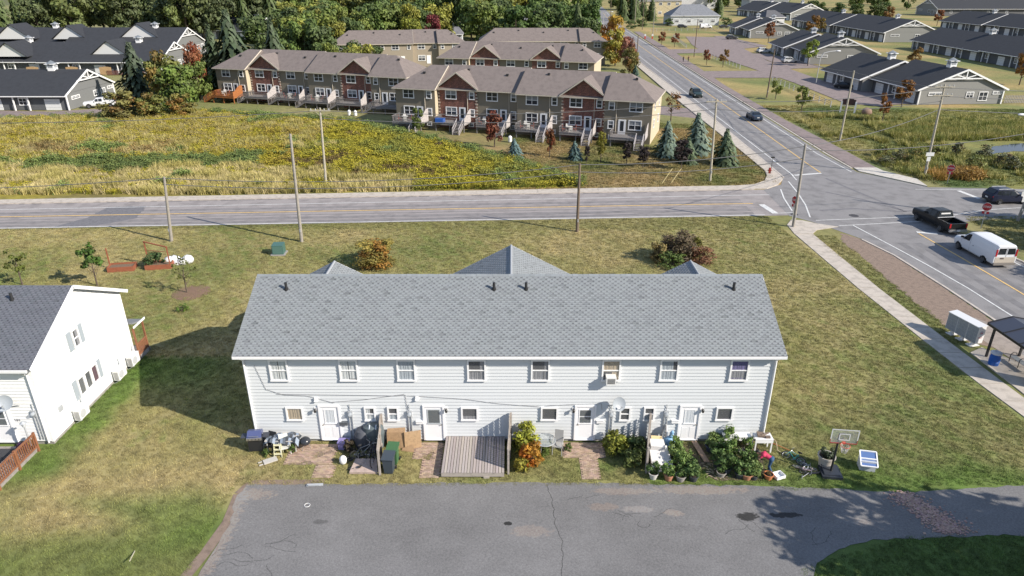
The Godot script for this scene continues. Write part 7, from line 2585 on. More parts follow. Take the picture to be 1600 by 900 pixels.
# ---------------------------------------------------------------- vehicles, front towards +x
func loft(m: Mb, sec: Array) -> void:
	var rows := []
	for s in sec:
		# x, y bottom, y belt, y top, half widths at bottom, belt, top
		var r := []
		var half := [[s[4] * 0.9, s[1]], [s[4], s[1] + 0.12], [lerpf(s[4], s[5], 0.6) + 0.02, lerpf(s[1], s[2], 0.55)], [s[5], s[2]], [lerpf(s[5], s[6], 0.5) + 0.01, lerpf(s[2], s[3], 0.55)], [s[6], s[3] - 0.02], [s[6] * 0.82, s[3] + 0.012], [0.0, s[3] + 0.03]]
		r.push_back(Vector3(s[0], s[1], 0))
		for h in half:
			r.push_back(Vector3(s[0], h[1], h[0]))
		for i in range(half.size() - 2, -1, -1):
			r.push_back(Vector3(s[0], half[i][1], -half[i][0]))
		rows.push_back(r)
	for i in rows.size() - 1:
		var a: Array = rows[i]
		var b: Array = rows[i + 1]
		for k in a.size():
			var n: int = (k + 1) % a.size()
			m.quad(a[k], a[n], b[n], b[k])
	for e in [0, rows.size() - 1]:
		var a: Array = rows[e]
		for k in range(1, a.size() - 1):
			m.tri(a[0], a[k], a[k + 1])
func wheels(o: Node3D, xs: Array, half: float, r: float) -> void:
	var i := 0
	for x in xs:
		for s in [-1.0, 1.0]:
			var m := Mb.new()
			m.x = Transform3D(Basis(Vector3.RIGHT, PI / 2 * s), Vector3(x, r, s * (half - 0.11)))
			m.lathe(Vector3(0, -0.1, 0), [Vector2(r * 0.6, 0.0), Vector2(r * 0.93, 0.0), Vector2(r, 0.04), Vector2(r, 0.19), Vector2(r * 0.93, 0.235), Vector2(r * 0.66, 0.235)], 20)
			var t := part("wheel", m, mt("tyre", L3(0.02, 0.02, 0.021), 0.85), o)
			m = Mb.new()
			m.x = Transform3D(Basis(Vector3.RIGHT, PI / 2 * s), Vector3(x, r, s * (half - 0.11)))
			m.lathe(Vector3(0, 0.1, 0), [Vector2(r * 0.66, 0.125), Vector2(r * 0.6, 0.06), Vector2(r * 0.2, 0.05), Vector2(r * 0.16, 0.09), Vector2(0, 0.1)], 16)
			for k in 5:
				var a := TAU * k / 5
				m.beam(Vector3(cos(a) * r * 0.15, 0.19, sin(a) * r * 0.15), Vector3(cos(a) * r * 0.62, 0.2, sin(a) * r * 0.62), 0.06, 0.03)
			part("rim", m, mt("rim_dark", L3(0.16, 0.16, 0.165), 0.45, 0, 0, 0.5), t)
			m = Mb.new()
			var q := []
			for k in 13:
				var a := PI * k / 12
				q.push_back(Vector3(x + cos(a) * (r + 0.07), r + sin(a) * (r + 0.07), s * (half + 0.008)))
			for k in 12:
				var c := Vector3(x, r, s * (half + 0.008))
				m.tri(c, q[k], q[k + 1])
			part("wheel_arch", m, mt("arch_black", L3(0.012, 0.012, 0.012), 0.9), o)
# side, front and rear glass set just outside the body, as quads between stations of the loft
func glaze(o: Node3D, quads: Array, mat: Material, called := "side_window") -> void:
	for q in quads:
		var m := Mb.new()
		m.quad(q[0], q[1], q[2], q[3])
		part(called, m, mat, o)
func car(called: String, label: String, category: String, at: Vector3, hx: float, hd: float, paint: Color, kind: String, rough := 0.35) -> Node3D:
	var o := thing(called, label, category, at, atan2(hd, hx))
	var pm := mt("paint_%s" % [paint], paint, rough)
	pm.clearcoat_enabled = true
	pm.metallic_specular = 0.35
	pm.clearcoat = 0.2
	pm.clearcoat_roughness = 0.08
	var gl := mt("car_glass", L3(0.018, 0.022, 0.026), 0.06)
	var red := mt("tail_red", L3(0.35, 0.015, 0.02), 0.25)
	var lamp := mt("lamp_clear", L3(0.6, 0.62, 0.64), 0.15)
	var black := mt("trim_black", L3(0.018, 0.018, 0.02), 0.5)
	var sec: Array
	var hw := 0.92
	var wx := [1.42, -1.4]
	var wr := 0.35
	if kind == "suv":
		sec = [[2.33, 0.42, 0.62, 0.74, 0.62, 0.66, 0.6], [2.2, 0.3, 0.72, 0.92, 0.8, 0.84, 0.72], [1.7, 0.26, 0.86, 1.02, 0.9, 0.92, 0.8], [0.95, 0.25, 0.98, 1.1, 0.92, 0.93, 0.82], [0.1, 0.25, 1.0, 1.62, 0.92, 0.93, 0.76], [-1.0, 0.25, 1.03, 1.68, 0.92, 0.93, 0.77], [-1.75, 0.27, 1.05, 1.6, 0.92, 0.92, 0.74], [-2.2, 0.33, 1.02, 1.12, 0.86, 0.88, 0.76], [-2.33, 0.45, 0.85, 0.95, 0.74, 0.8, 0.7]]
	elif kind == "sedan":
		sec = [[2.35, 0.4, 0.55, 0.66, 0.62, 0.64, 0.58], [2.2, 0.26, 0.64, 0.78, 0.8, 0.82, 0.7], [1.2, 0.2, 0.82, 0.95, 0.88, 0.9, 0.76], [0.8, 0.2, 0.88, 0.98, 0.88, 0.9, 0.76], [0.0, 0.2, 0.9, 1.4, 0.88, 0.9, 0.6], [-0.9, 0.2, 0.92, 1.42, 0.88, 0.9, 0.6], [-1.7, 0.22, 0.94, 1.02, 0.88, 0.89, 0.74], [-2.25, 0.3, 0.88, 0.98, 0.82, 0.84, 0.7], [-2.38, 0.42, 0.75, 0.82, 0.7, 0.74, 0.64]]
		wr = 0.32
	elif kind == "van":
		hw = 1.0
		wx = [1.85, -1.6]
		wr = 0.37
		sec = [[2.85, 0.45, 0.72, 0.9, 0.76, 0.78, 0.7], [2.72, 0.34, 0.85, 1.08, 0.9, 0.92, 0.8], [1.95, 0.32, 1.12, 1.24, 0.99, 0.99, 0.86], [1.75, 0.32, 1.16, 1.34, 1.0, 1.0, 0.85], [1.0, 0.32, 1.2, 1.98, 1.0, 1.0, 0.78], [0.6, 0.32, 1.22, 2.06, 1.0, 1.0, 0.8], [-2.6, 0.34, 1.22, 2.06, 1.0, 1.0, 0.8], [-2.82, 0.36, 1.2, 1.98, 0.98, 0.98, 0.77]]
	else:
		hw = 0.98
		wx = [1.85, -1.75]
		wr = 0.41
		sec = [[2.85, 0.5, 0.78, 0.98, 0.78, 0.8, 0.74], [2.72, 0.42, 0.95, 1.14, 0.92, 0.94, 0.82], [1.45, 0.4, 1.12, 1.24, 0.97, 0.98, 0.86], [1.2, 0.4, 1.14, 1.28, 0.97, 0.98, 0.84], [0.5, 0.4, 1.16, 1.8, 0.97, 0.98, 0.7], [-0.74, 0.4, 1.16, 1.84, 0.97, 0.98, 0.7], [-0.85, 0.4, 1.16, 1.3, 0.97, 0.98, 0.84], [-0.9, 0.4, 1.1, 1.16, 0.97, 0.98, 0.9]]
	var m := Mb.new()
	loft(m, sec)
	part("body", m, pm, o)
	var e := 0.014
	for s in [-1.0, 1.0]:
		var S := func(x: float, i: int, j: int, t: float) -> Vector3:
			var a: Array = sec[i]
			var b: Array = sec[j]
			var k: float = (x - a[0]) / (b[0] - a[0])
			var y: float = lerpf(lerpf(a[2], b[2], k), lerpf(a[3], b[3], k), t)
			var w: float = lerpf(lerpf(a[5], b[5], k), lerpf(a[6], b[6], k), t) + 0.012
			return Vector3(x, y, s * (w + e))
		var qs := []
		if kind == "suv":
			qs = [[S.call(0.55, 3, 4, 0.12), S.call(-0.4, 4, 5, 0.1), S.call(-0.4, 4, 5, 0.86), S.call(0.2, 3, 4, 0.84)], [S.call(-0.5, 4, 5, 0.1), S.call(-1.3, 5, 6, 0.12), S.call(-1.3, 5, 6, 0.86), S.call(-0.5, 4, 5, 0.86)], [S.call(-1.38, 5, 6, 0.16), S.call(-1.85, 6, 7, 0.3), S.call(-1.7, 5, 6, 0.84), S.call(-1.38, 5, 6, 0.86)]]
		elif kind == "sedan":
			qs = [[S.call(0.5, 3, 4, 0.15), S.call(-0.4, 4, 5, 0.12), S.call(-0.4, 4, 5, 0.86), S.call(0.08, 3, 4, 0.84)], [S.call(-0.48, 4, 5, 0.12), S.call(-1.2, 5, 6, 0.14), S.call(-1.0, 5, 6, 0.84), S.call(-0.48, 4, 5, 0.86)]]
		elif kind == "van":
			qs = [[S.call(1.55, 3, 4, 0.1), S.call(0.62, 4, 5, 0.06), S.call(0.62, 4, 5, 0.78), S.call(1.08, 3, 4, 0.84)]]
		else:
			qs = [[S.call(0.95, 3, 4, 0.14), S.call(0.15, 4, 5, 0.1), S.call(0.15, 4, 5, 0.86), S.call(0.56, 3, 4, 0.84)], [S.call(0.07, 4, 5, 0.1), S.call(-0.55, 4, 5, 0.1), S.call(-0.55, 4, 5, 0.86), S.call(0.07, 4, 5, 0.86)]]
		glaze(o, qs, gl)
		m = Mb.new()
		var mx: float = 0.7 if kind != "van" else 1.5
		m.box(Vector3(mx, sec[3][3] + 0.05, s * (hw + 0.12)), Vector3(0.14, 0.16, 0.22))
		part("mirror", m, pm if kind != "van" else black, o)
		m = Mb.new()
		m.box(Vector3(sec[1][0] - 0.02, sec[1][2] - 0.04, s * sec[1][5] * 0.78), Vector3(0.2, 0.16, 0.36))
		part("headlight", m, lamp, o)
		m = Mb.new()
		var bx: float = sec[sec.size() - 1][0]
		if kind == "van":
			m.box(Vector3(bx - 0.005, 1.42, s * 0.88), Vector3(0.06, 0.62, 0.14))
		elif kind == "suv":
			m.box(Vector3(bx + 0.13, 0.92, s * 0.7), Vector3(0.12, 0.16, 0.34))
		elif kind == "sedan":
			m.box(Vector3(bx + 0.1, 0.78, s * 0.62), Vector3(0.12, 0.14, 0.32))
		else:
			m.box(Vector3(-2.86, 0.98, s * 0.87), Vector3(0.06, 0.42, 0.16))
		part("tail_light", m, red, o)
		m = Mb.new()
		m.box(Vector3(0.0, sec[4][2] - 0.14, s * (hw + 0.025)), Vector3(0.16, 0.03, 0.02))
		part("door_handle", m, black, o)
	# windscreen and rear glass
	var A: Array = sec[3]
	var B: Array = sec[4]
	var nrm := Vector3(B[3] - A[3], A[0] - B[0], 0).normalized() * 0.03
	var f := func(a: Array, b: Array, t: float, w: float, n: Vector3) -> Vector3:
		return Vector3(lerpf(a[0], b[0], t), lerpf(a[3], b[3], t) + 0.012, lerpf(a[6], b[6], t) * w) + n
	glaze(o, [[f.call(A, B, 0.08, 0.9, nrm), f.call(A, B, 0.08, -0.9, nrm), f.call(A, B, 0.92, -0.9, nrm), f.call(A, B, 0.92, 0.9, nrm)]], gl, "windscreen")
	if kind == "suv" or kind == "sedan":
		var C: Array = sec[6] if kind == "suv" else sec[5]
		var D: Array = sec[7] if kind == "suv" else sec[6]
		var n2 := Vector3(D[3] - C[3], C[0] - D[0], 0).normalized() * 0.03
		if n2.x > 0.0:
			n2 = -n2
		n2 = Vector3(-absf(n2.x), absf(n2.y), 0)
		glaze(o, [[f.call(C, D, 0.1, 0.88, n2), f.call(C, D, 0.1, -0.88, n2), f.call(C, D, 0.85, -0.88, n2), f.call(C, D, 0.85, 0.88, n2)]], gl, "rear_window")
		m = Mb.new()
		m.box(Vector3(sec[8][0] + 0.05, 0.5, 0), Vector3(0.16, 0.2, 1.4))
		part("bumper", m, black if kind == "suv" else pm, o)
		m = Mb.new()
		m.box(Vector3(sec[8][0] - 0.02, 0.72, 0), Vector3(0.03, 0.14, 0.4))
		part("number_plate", m, mt("plate_white", L3(0.6, 0.6, 0.58), 0.5), o)
		if kind == "suv":
			for s in [-0.6, 0.6]:
				m = Mb.new()
				m.beam(Vector3(0.0, 1.71, s), Vector3(-1.6, 1.7, s), 0.04, 0.05)
				part("roof_rail", m, lamp, o)
	elif kind == "van":
		glaze(o, [[Vector3(-2.835, 1.28, 0.08), Vector3(-2.835, 1.28, 0.76), Vector3(-2.835, 1.84, 0.7), Vector3(-2.835, 1.84, 0.08)], [Vector3(-2.835, 1.28, -0.76), Vector3(-2.835, 1.28, -0.08), Vector3(-2.835, 1.84, -0.08), Vector3(-2.835, 1.84, -0.7)]], gl, "rear_window")
		m = Mb.new()
		m.box(Vector3(-2.87, 0.42, 0), Vector3(0.14, 0.2, 1.94))
		part("bumper", m, mt("bumper_grime", L3(0.2, 0.18, 0.16), 0.6), o)
		m = Mb.new()
		m.box(Vector3(-2.83, 1.1, 0), Vector3(0.01, 1.6, 0.014))
		part("door_seam", m, black, o)
		m = Mb.new()
		m.box(Vector3(-2.835, 0.92, -0.3), Vector3(0.02, 0.14, 0.34))
		part("number_plate", m, mt("plate_dark", L3(0.12, 0.1, 0.09), 0.5), o)
		m = Mb.new()
		m.box(Vector3(-2.832, 0.78, 0), Vector3(0.008, 0.5, 1.8))
		part("road_grime", m, mt("grime", L3(0.52, 0.46, 0.38), 0.9, 0.5), o)
		m = Mb.new()
		m.box(Vector3(0.45, 1.1, -1.012), Vector3(0.012, 1.3, 0.012))
		m.box(Vector3(1.62, 0.9, -1.012), Vector3(0.012, 0.9, 0.012))
		m.box(Vector3(0.45, 1.1, 1.012), Vector3(0.012, 1.3, 0.012))
		part("door_seam", m, mt("seam_grey", L3(0.3, 0.3, 0.3), 0.6), o)
	else:
		# pickup bed: floor, sides, tailgate, bumper; slanted rear window
		m = Mb.new()
		m.box(Vector3(-1.85, 0.66, 0), Vector3(1.9, 0.1, 1.8))
		part("bed_floor", m, black, o)
		for s in [-1.0, 1.0]:
			m = Mb.new()
			m.box(Vector3(-1.86, 0.84, s * 0.93), Vector3(1.96, 0.66, 0.1))
			m.box(Vector3(-1.86, 1.175, s * 0.92), Vector3(1.98, 0.03, 0.16))
			part("bed_side", m, pm, o)
		m = Mb.new()
		m.box(Vector3(-2.82, 0.86, 0), Vector3(0.1, 0.66, 1.62))
		part("tailgate", m, pm, o)
		m = Mb.new()
		m.box(Vector3(-2.92, 0.5, 0), Vector3(0.2, 0.2, 1.86))
		part("bumper", m, mt("rim_metal", L3(0.42, 0.42, 0.43), 0.35, 0, 0, 0.7), o)
		m = Mb.new()
		m.box(Vector3(-3.03, 0.52, 0), Vector3(0.02, 0.16, 0.34))
		part("number_plate", m, mt("plate_white", L3(0.6, 0.6, 0.58), 0.5), o)
		glaze(o, [[Vector3(-0.875, 1.3, 0.72), Vector3(-0.875, 1.3, -0.72), Vector3(-0.785, 1.78, -0.66), Vector3(-0.785, 1.78, 0.66)]], gl, "rear_window")
		m = Mb.new()
		m.quad(Vector3(-0.86, 1.52, 0.5), Vector3(-0.86, 1.52, -0.5), Vector3(-0.83, 1.66, -0.5), Vector3(-0.83, 1.66, 0.5))
		part("window_sticker", m, mt("plate_white", L3(0.6, 0.6, 0.58), 0.5), o)
		m = Mb.new()
		m.tube(Vector3(-1.0, 1.25, -0.9), Vector3(-1.0, 1.25, 0.9), 0.03, 0.03, 6)
		part("rack_bar", m, lamp, o)
	m = Mb.new()
	m.box(Vector3(sec[0][0] + 0.01, 0.6, 0), Vector3(0.03, 0.22, 1.0))
	part("grille", m, black, o)
	wheels(o, wx, hw, wr)
	return o
func build_vehicles() -> void:
	rng.seed = 5
	car("pickup_truck", "black pickup truck entering the junction ahead of the van", "pickup truck", P(43.4, 67.0), -0.12, 1.0, L3(0.012, 0.013, 0.014), "pickup")
	car("cargo_van", "white cargo van with grimy rear doors waiting behind the pickup", "van", P(42.75, 58.6), -0.04, 1.0, L3(0.66, 0.67, 0.69), "van", 0.35)
	car("parked_car", "dark navy crossover leaving the junction at the right edge", "car", P(55.6, 75.0), 1.0, 0.05, L3(0.012, 0.016, 0.035), "suv")
	car("moving_car", "dark teal car coming towards the junction on the far road", "car", P(38.6, 149.0), 0.02, -1.0, L3(0.018, 0.035, 0.036), "suv")
	car("moving_car", "dark blue-grey sedan driving away, right lane of the far road", "car", P(42.9, 124.0), 0.03, 1.0, L3(0.03, 0.045, 0.07), "sedan")
	car("parked_car", "black car parked in the shade at the nearest bungalow's garages", "car", P(75.0, 160.5), 1.0, -0.3, L3(0.02, 0.022, 0.026), "sedan")
	car("parked_car", "silver hatchback parked at the second bungalow's garages", "car", P(80.6, 210.0), 1.0, 0.15, L3(0.42, 0.43, 0.44), "suv")
	car("parked_car", "dark car parked before the farthest lane bungalow", "car", P(87.0, 290.0), 1.0, 0.1, L3(0.03, 0.032, 0.036), "suv")
	car("parked_car", "white car parked on the pad left of the second bungalow", "car", P(82.5, 238.0), 1.0, 0.15, L3(0.6, 0.61, 0.62), "suv")
	car("parked_car", "silver car at the shaded pad beside the white one", "car", P(88.5, 243.0), 1.0, 0.15, L3(0.33, 0.35, 0.37), "sedan")
	car("delivery_van", "white van parked in front of the pale hipped house", "van", P(92.5, 352.0), 1.0, 0.1, L3(0.66, 0.67, 0.69), "van", 0.35)
	car("parked_car", "dark car left of the white van at the hipped house", "car", P(82.0, 355.0), 1.0, 0.1, L3(0.03, 0.032, 0.036), "suv")
	car("parked_car", "dark car right of the white van at the hipped house", "car", P(102.0, 355.0), 1.0, 0.1, L3(0.04, 0.042, 0.046), "sedan")
	car("pickup_truck", "white pickup truck parked at the end of the near left bungalow", "pickup truck", P(-79.5, 136.3), -0.9, -0.3, L3(0.62, 0.63, 0.64), "pickup")

# ---------------------------------------------------------------- the back yards
func bicycle(label: String, at: Vector3, turn: float, lean: float, s: float, frame: Color, group := "") -> Node3D:
	var o := thing("bicycle", label, "bicycle", at, turn, group)
	o.rotation = Vector3(lean, turn, 0)
	var fm := mt("bike_%s" % [frame], frame, 0.4)
	var black := mt("tyre", L3(0.02, 0.02, 0.021), 0.85)
	var steel := mt("steel", L3(0.5, 0.5, 0.52), 0.3, 0, 0, 0.8)
	var R := 0.32 * s
	var b := 0.52 * s
	var m: Mb
	for x in [-b, b]:
		m = Mb.new()
		m.torus(Vector3(x, R, 0), Vector3.BACK, R - 0.02, 0.024, 22, 6)
		var w := part("wheel", m, black, o)
		m = Mb.new()
		m.torus(Vector3(x, R, 0), Vector3.BACK, R - 0.05, 0.01, 20, 4)
		for k in 10:
			var a := TAU * k / 10
			m.tube(Vector3(x, R, 0.012), Vector3(x + cos(a) * (R - 0.05), R + sin(a) * (R - 0.05), 0), 0.004, 0.004, 4, false)
		m.tube(Vector3(x, R, -0.05), Vector3(x, R, 0.05), 0.022, 0.022, 8)
		part("rim", m, steel, w)
	var bb := Vector3(-0.06 * s, R * 0.9, 0)
	var seat := Vector3(-0.2 * s, R + 0.45 * s, 0)
	var head := Vector3(0.36 * s, R + 0.42 * s, 0)
	m = Mb.new()
	m.path([seat, bb, head + Vector3(0.03, -0.09 * s, 0)], 0.02, 8)
	m.tube(seat + Vector3(0.03, -0.08 * s, 0), head, 0.018, 0.018, 8)
	m.tube(seat + Vector3(0.02, -0.06, 0), Vector3(-b, R, 0.05), 0.011, 0.011, 6)
	m.tube(bb, Vector3(-b, R, 0.05), 0.012, 0.012, 6)
	for z in [-0.05, 0.05]:
		m.tube(head + Vector3(0.02, -0.08 * s, z), Vector3(b, R, z), 0.014, 0.012, 6)
	part("frame", m, fm, o)
	m = Mb.new()
	m.tube(head, head + Vector3(-0.02, 0.16 * s, 0), 0.016, 0.016, 6)
	m.path([head + Vector3(-0.1, 0.2 * s, -0.28 * s), head + Vector3(0.0, 0.17 * s, -0.1), head + Vector3(0.0, 0.17 * s, 0.1), head + Vector3(-0.1, 0.2 * s, 0.28 * s)], 0.014, 6)
	part("handlebar", m, steel, o)
	m = Mb.new()
	m.tube(seat, seat + Vector3(0, 0.1, 0), 0.014, 0.014, 6)
	m.ell(seat + Vector3(0.0, 0.13, 0), Vector3(0.13, 0.04, 0.07), 10, 6)
	part("saddle", m, black, o)
	m = Mb.new()
	m.x = Transform3D(Basis(Vector3.RIGHT, PI / 2), bb)
	m.lathe(Vector3(0, 0.03, 0), [Vector2(0.09 * s, 0), Vector2(0.09 * s, 0.01), Vector2(0, 0.01)], 12)
	m.x = Transform3D.IDENTITY
	m.beam(bb + Vector3(0, 0, 0.06), bb + Vector3(0.12, -0.1, 0.08) * s, 0.015, 0.02)
	m.box(bb + Vector3(0.12, -0.1, 0.12) * s, Vector3(0.09, 0.02, 0.07))
	part("crank", m, steel, o)
	return o
var greens: Array = []
func foliage(parent: Node, h: float, w: float, y: float, tint: Color, kind := -1) -> void:
	if greens.is_empty():
		for i in 4:
			greens.push_back(crown_mesh(300 + i, 420, 0.085, 16, 1.15, 0.0))
		rng.seed = 61
	var c := part("foliage", greens[kind if kind >= 0 else rng.randi() % 4], leafmat("leaf_%s" % [tint], tint), parent)
	c.position.y = y
	c.scale = Vector3(w, h, w)
	c.rotation.y = rr(0, TAU)
func potted(label: String, x: float, d: float, pr: float, ph: float, pot: Color, lh: float, lw: float, tint: Color, group := "") -> Node3D:
	var o := thing("potted_plant", label, "potted plant", P(x, d, 0.0), rr(0, TAU), group)
	var m := Mb.new()
	m.lathe(Vector3.ZERO, [Vector2(pr * 0.7, 0), Vector2(pr * 0.95, ph * 0.86), Vector2(pr * 1.06, ph * 0.86), Vector2(pr * 1.08, ph), Vector2(pr * 0.93, ph), Vector2(pr * 0.9, ph * 0.82), Vector2(0, ph * 0.8)], 18)
	part("pot", m, mt("pot_%s" % [pot], pot, 0.7), o)
	m = Mb.new()
	m.lathe(Vector3.ZERO, [Vector2(pr * 0.9, ph * 0.83), Vector2(0, ph * 0.86)], 12)
	part("soil", m, mt("pot_soil", L3(0.035, 0.027, 0.02), 0.95), o)
	m = Mb.new()
	for k in 5:
		var a := TAU * k / 5.0
		m.tube(Vector3(cos(a) * 0.03, ph * 0.8, sin(a) * 0.03), Vector3(cos(a) * lw * 0.25, ph + lh * 0.6, sin(a) * lw * 0.25), 0.008, 0.004, 4, false)
	part("stem", m, mt("stem_green", L3(0.10, 0.14, 0.04), 0.8), o)
	foliage(o, lh * 0.9, lw * 0.88, ph * 0.75, tint)
	return o
func fence_panel(label: String, a: Vector3, b: Vector3, h0: float, h1: float, lattice: bool) -> void:
	# stepped screen from a (front, h0 high) to b (at the wall, h1 high)
	var o := thing("privacy_fence", label, "fence", a)
	var w := mt("wood_weathered", L3(0.43, 0.385, 0.345), 0.9, 0.5, 2.0)
	var v := b - a
	var L := v.length()
	var n := int(L / 0.15)
	for k in n:
		var t := (k + 0.5) / n
		var h := h0 if t < 0.72 else h1
		var m := Mb.new()
		m.x = Transform3D(Basis(Vector3.UP, atan2(-v.z, v.x)), v * t)
		m.box(Vector3(0, 0.08 + h / 2, 0), Vector3(0.13 if not lattice else 0.07, h, 0.022))
		part("board", m, w, o)
	if lattice:
		for k in int(h1 / 0.16):
			var m := Mb.new()
			var y := 0.2 + k * 0.16
			var t0 := 0.0
			while t0 < 1.0 and (h0 if t0 < 0.72 else h1) < y:
				t0 += 0.02
			m.beam(v * t0 + Vector3(0.02, y, 0), v + Vector3(0.02, y, 0), 0.02, 0.05)
			part("lattice_strip", m, w, o)
	for t in [0.0, 0.5, 1.0]:
		var m := Mb.new()
		var h := (h0 if t < 0.72 else h1) + 0.08
		m.box(v * t + Vector3(0.06, h / 2, 0), Vector3(0.1, h, 0.1))
		part("post", m, w, o)
	for y in [0.3, h0 * 0.85]:
		var m := Mb.new()
		m.beam(Vector3(0.035, y, 0), v + Vector3(0.035, y, 0), 0.04, 0.09)
		part("rail", m, w, o)
func chair(label: String, x: float, d: float, turn: float, c: Color) -> Node3D:
	var o := thing("garden_chair", label, "chair", P(x, d), turn)
	var pm := mt("chair_%s" % [c], c, 0.5)
	var m := Mb.new()
	m.box(Vector3(0, 0.42, 0), Vector3(0.5, 0.035, 0.46))
	part("seat", m, pm, o)
	m = Mb.new()
	m.hexa(Vector3(-0.24, 0.44, -0.22), Vector3(0.24, 0.44, -0.22), Vector3(0.23, 1.02, -0.34), Vector3(-0.23, 1.02, -0.34), Vector3(0, -0.01, -0.03))
	part("backrest", m, pm, o)
	for s in [-1.0, 1.0]:
		m = Mb.new()
		m.path([Vector3(s * 0.26, 0.7, -0.27), Vector3(s * 0.27, 0.66, 0.1), Vector3(s * 0.27, 0.6, 0.22), Vector3(s * 0.27, 0.42, 0.22)], 0.022, 6)
		part("armrest", m, pm, o)
		for z in [-0.24, 0.22]:
			m = Mb.new()
			m.tube(Vector3(s * 0.26, 0.0, z * 1.1), Vector3(s * 0.24, 0.42, z), 0.024, 0.022, 6)
			part("leg", m, pm, o)
	return o
func build_yard() -> void:
	rng.seed = 60
	var black := mt("grill_black", L3(0.02, 0.021, 0.024), 0.45)
	var steel := mt("steel", L3(0.5, 0.5, 0.52), 0.3, 0, 0, 0.8)
	var m: Mb
	# gas grill at the left corner
	var o := thing("gas_grill", "black gas grill with blue-tinted lid at the left corner of the row house", "grill", P(-13.75, 30.45), 0.1)
	m = Mb.new()
	m.box(Vector3(0, 0.45, 0), Vector3(0.75, 0.75, 0.5))
	part("cabinet", m, black, o)
	m = Mb.new()
	m.hexa(Vector3(-0.38, 0.98, 0.28), Vector3(0.38, 0.98, 0.28), Vector3(0.36, 1.25, 0.02), Vector3(-0.36, 1.25, 0.02), Vector3(0, -0.1, -0.02))
	m.hexa(Vector3(-0.36, 1.25, 0.02), Vector3(0.36, 1.25, 0.02), Vector3(0.36, 1.15, -0.26), Vector3(-0.36, 1.15, -0.26), Vector3(0, -0.25, 0))
	part("lid", m, mt("lid_blue", L3(0.10, 0.12, 0.25), 0.3, 0, 0, 0.3), o)
	m = Mb.new()
	m.box(Vector3(0, 0.9, 0.3), Vector3(0.78, 0.14, 0.1))
	part("control_panel", m, steel, o)
	m = Mb.new()
	for k in 4:
		m.ell(Vector3(-0.27 + k * 0.18, 0.9, 0.36), Vector3(0.03, 0.03, 0.03), 8, 5)
	part("knobs", m, black, o)
	for s in [-1.0, 1.0]:
		m = Mb.new()
		m.box(Vector3(s * 0.55, 0.93, 0.0), Vector3(0.34, 0.04, 0.42))
		part("side_shelf", m, mt("shelf_dark", L3(0.05, 0.055, 0.07), 0.4), o)
	m = Mb.new()
	m.tube(Vector3(-0.26, 1.08, 0.33), Vector3(0.26, 1.08, 0.33), 0.015, 0.015, 6)
	part("handle", m, steel, o)
	o = thing("patio_table", "patio table under a crumpled blue-grey striped cover beside the gas grill", "table", P(-12.35, 30.55))
	m = Mb.new()
	for i in 14:
		for j in 6:
			var f := func(a: int, b: int) -> Vector3:
				var x := -0.95 + a * 0.136
				var z := -0.42 + b * 0.15
				return Vector3(x, 0.82 + 0.06 * sin(a * 1.3 + b * 0.7) + 0.04 * sin(b * 2.1 + a * 0.5) - (0.16 if b == 0 or b == 6 else 0.0) - (0.2 if a == 0 or a == 14 else 0.0), z)
			var kk := 1.0 if (i + (j / 2)) % 3 == 0 else (0.35 if (i * 2 + j) % 5 < 2 else 0.14)
			m.col = Color(kk * 0.95, kk * 0.98, kk * 1.0)
			m.quad(f.call(i, j + 1), f.call(i + 1, j + 1), f.call(i + 1, j), f.call(i, j))
	part("cover", m, mt("cover_stripes", L3(0.26, 0.30, 0.36), 0.6, 0, 0, 0, true), o)
	m = Mb.new()
	m.box(Vector3(0, 0.73, 0), Vector3(1.7, 0.04, 0.8))
	part("tabletop", m, mt("table_pale", L3(0.5, 0.48, 0.45), 0.5), o)
	for x in [-0.75, 0.75]:
		for z in [-0.33, 0.33]:
			m = Mb.new()
			m.box(Vector3(x, 0.36, z), Vector3(0.05, 0.72, 0.05))
			part("leg", m, mt("table_pale", L3(0.5, 0.48, 0.45), 0.5), o)
	chair("white plastic garden chair in front of the covered patio table", -12.15, 30.15, 0.4, L3(0.62, 0.63, 0.58))
	chair("dark garden chair between the gas grill and the covered table", -13.0, 30.35, -0.3, L3(0.03, 0.032, 0.035))
	o = thing("step_ladder", "small cream step ladder standing before the covered patio table", "step ladder", P(-12.45, 29.95), 0.1)
	m = Mb.new()
	for s in [-0.2, 0.2]:
		m.beam(Vector3(s, 0, 0.2), Vector3(s * 0.9, 0.75, 0.0), 0.03, 0.05)
		m.beam(Vector3(s, 0, -0.2), Vector3(s * 0.9, 0.75, 0.0), 0.03, 0.04)
	part("side_rail", m, mt("ladder_cream", L3(0.62, 0.6, 0.4), 0.5), o)
	for k in 3:
		m = Mb.new()
		m.box(Vector3(0, 0.2 + k * 0.24, 0.15 - k * 0.06), Vector3(0.38, 0.03, 0.12))
		part("step", m, mt("ladder_cream", L3(0.62, 0.6, 0.4), 0.5), o)
	o = thing("kettle_grill", "small dark kettle grill near the patio table's right end", "grill", P(-11.15, 30.5))
	m = Mb.new()
	m.ell(Vector3(0, 0.5, 0), Vector3(0.3, 0.24, 0.3), 16, 10)
	part("bowl", m, mt("kettle_dark", L3(0.03, 0.033, 0.04), 0.25), o)
	for k in 3:
		m = Mb.new()
		m.tube(Vector3(cos(k * 2.1) * 0.28, 0, sin(k * 2.1) * 0.28), Vector3(cos(k * 2.1) * 0.15, 0.35, sin(k * 2.1) * 0.15), 0.014, 0.014, 6)
		part("leg", m, steel, o)
	m = Mb.new()
	m.box(Vector3(0, 0.06, 0), Vector3(0.7, 0.05, 0.38))
	m.box(Vector3(-0.5, 0.05, 0.12), Vector3(0.2, 0.04, 0.06))
	m.box(Vector3(-0.5, 0.05, -0.12), Vector3(0.2, 0.04, 0.06))
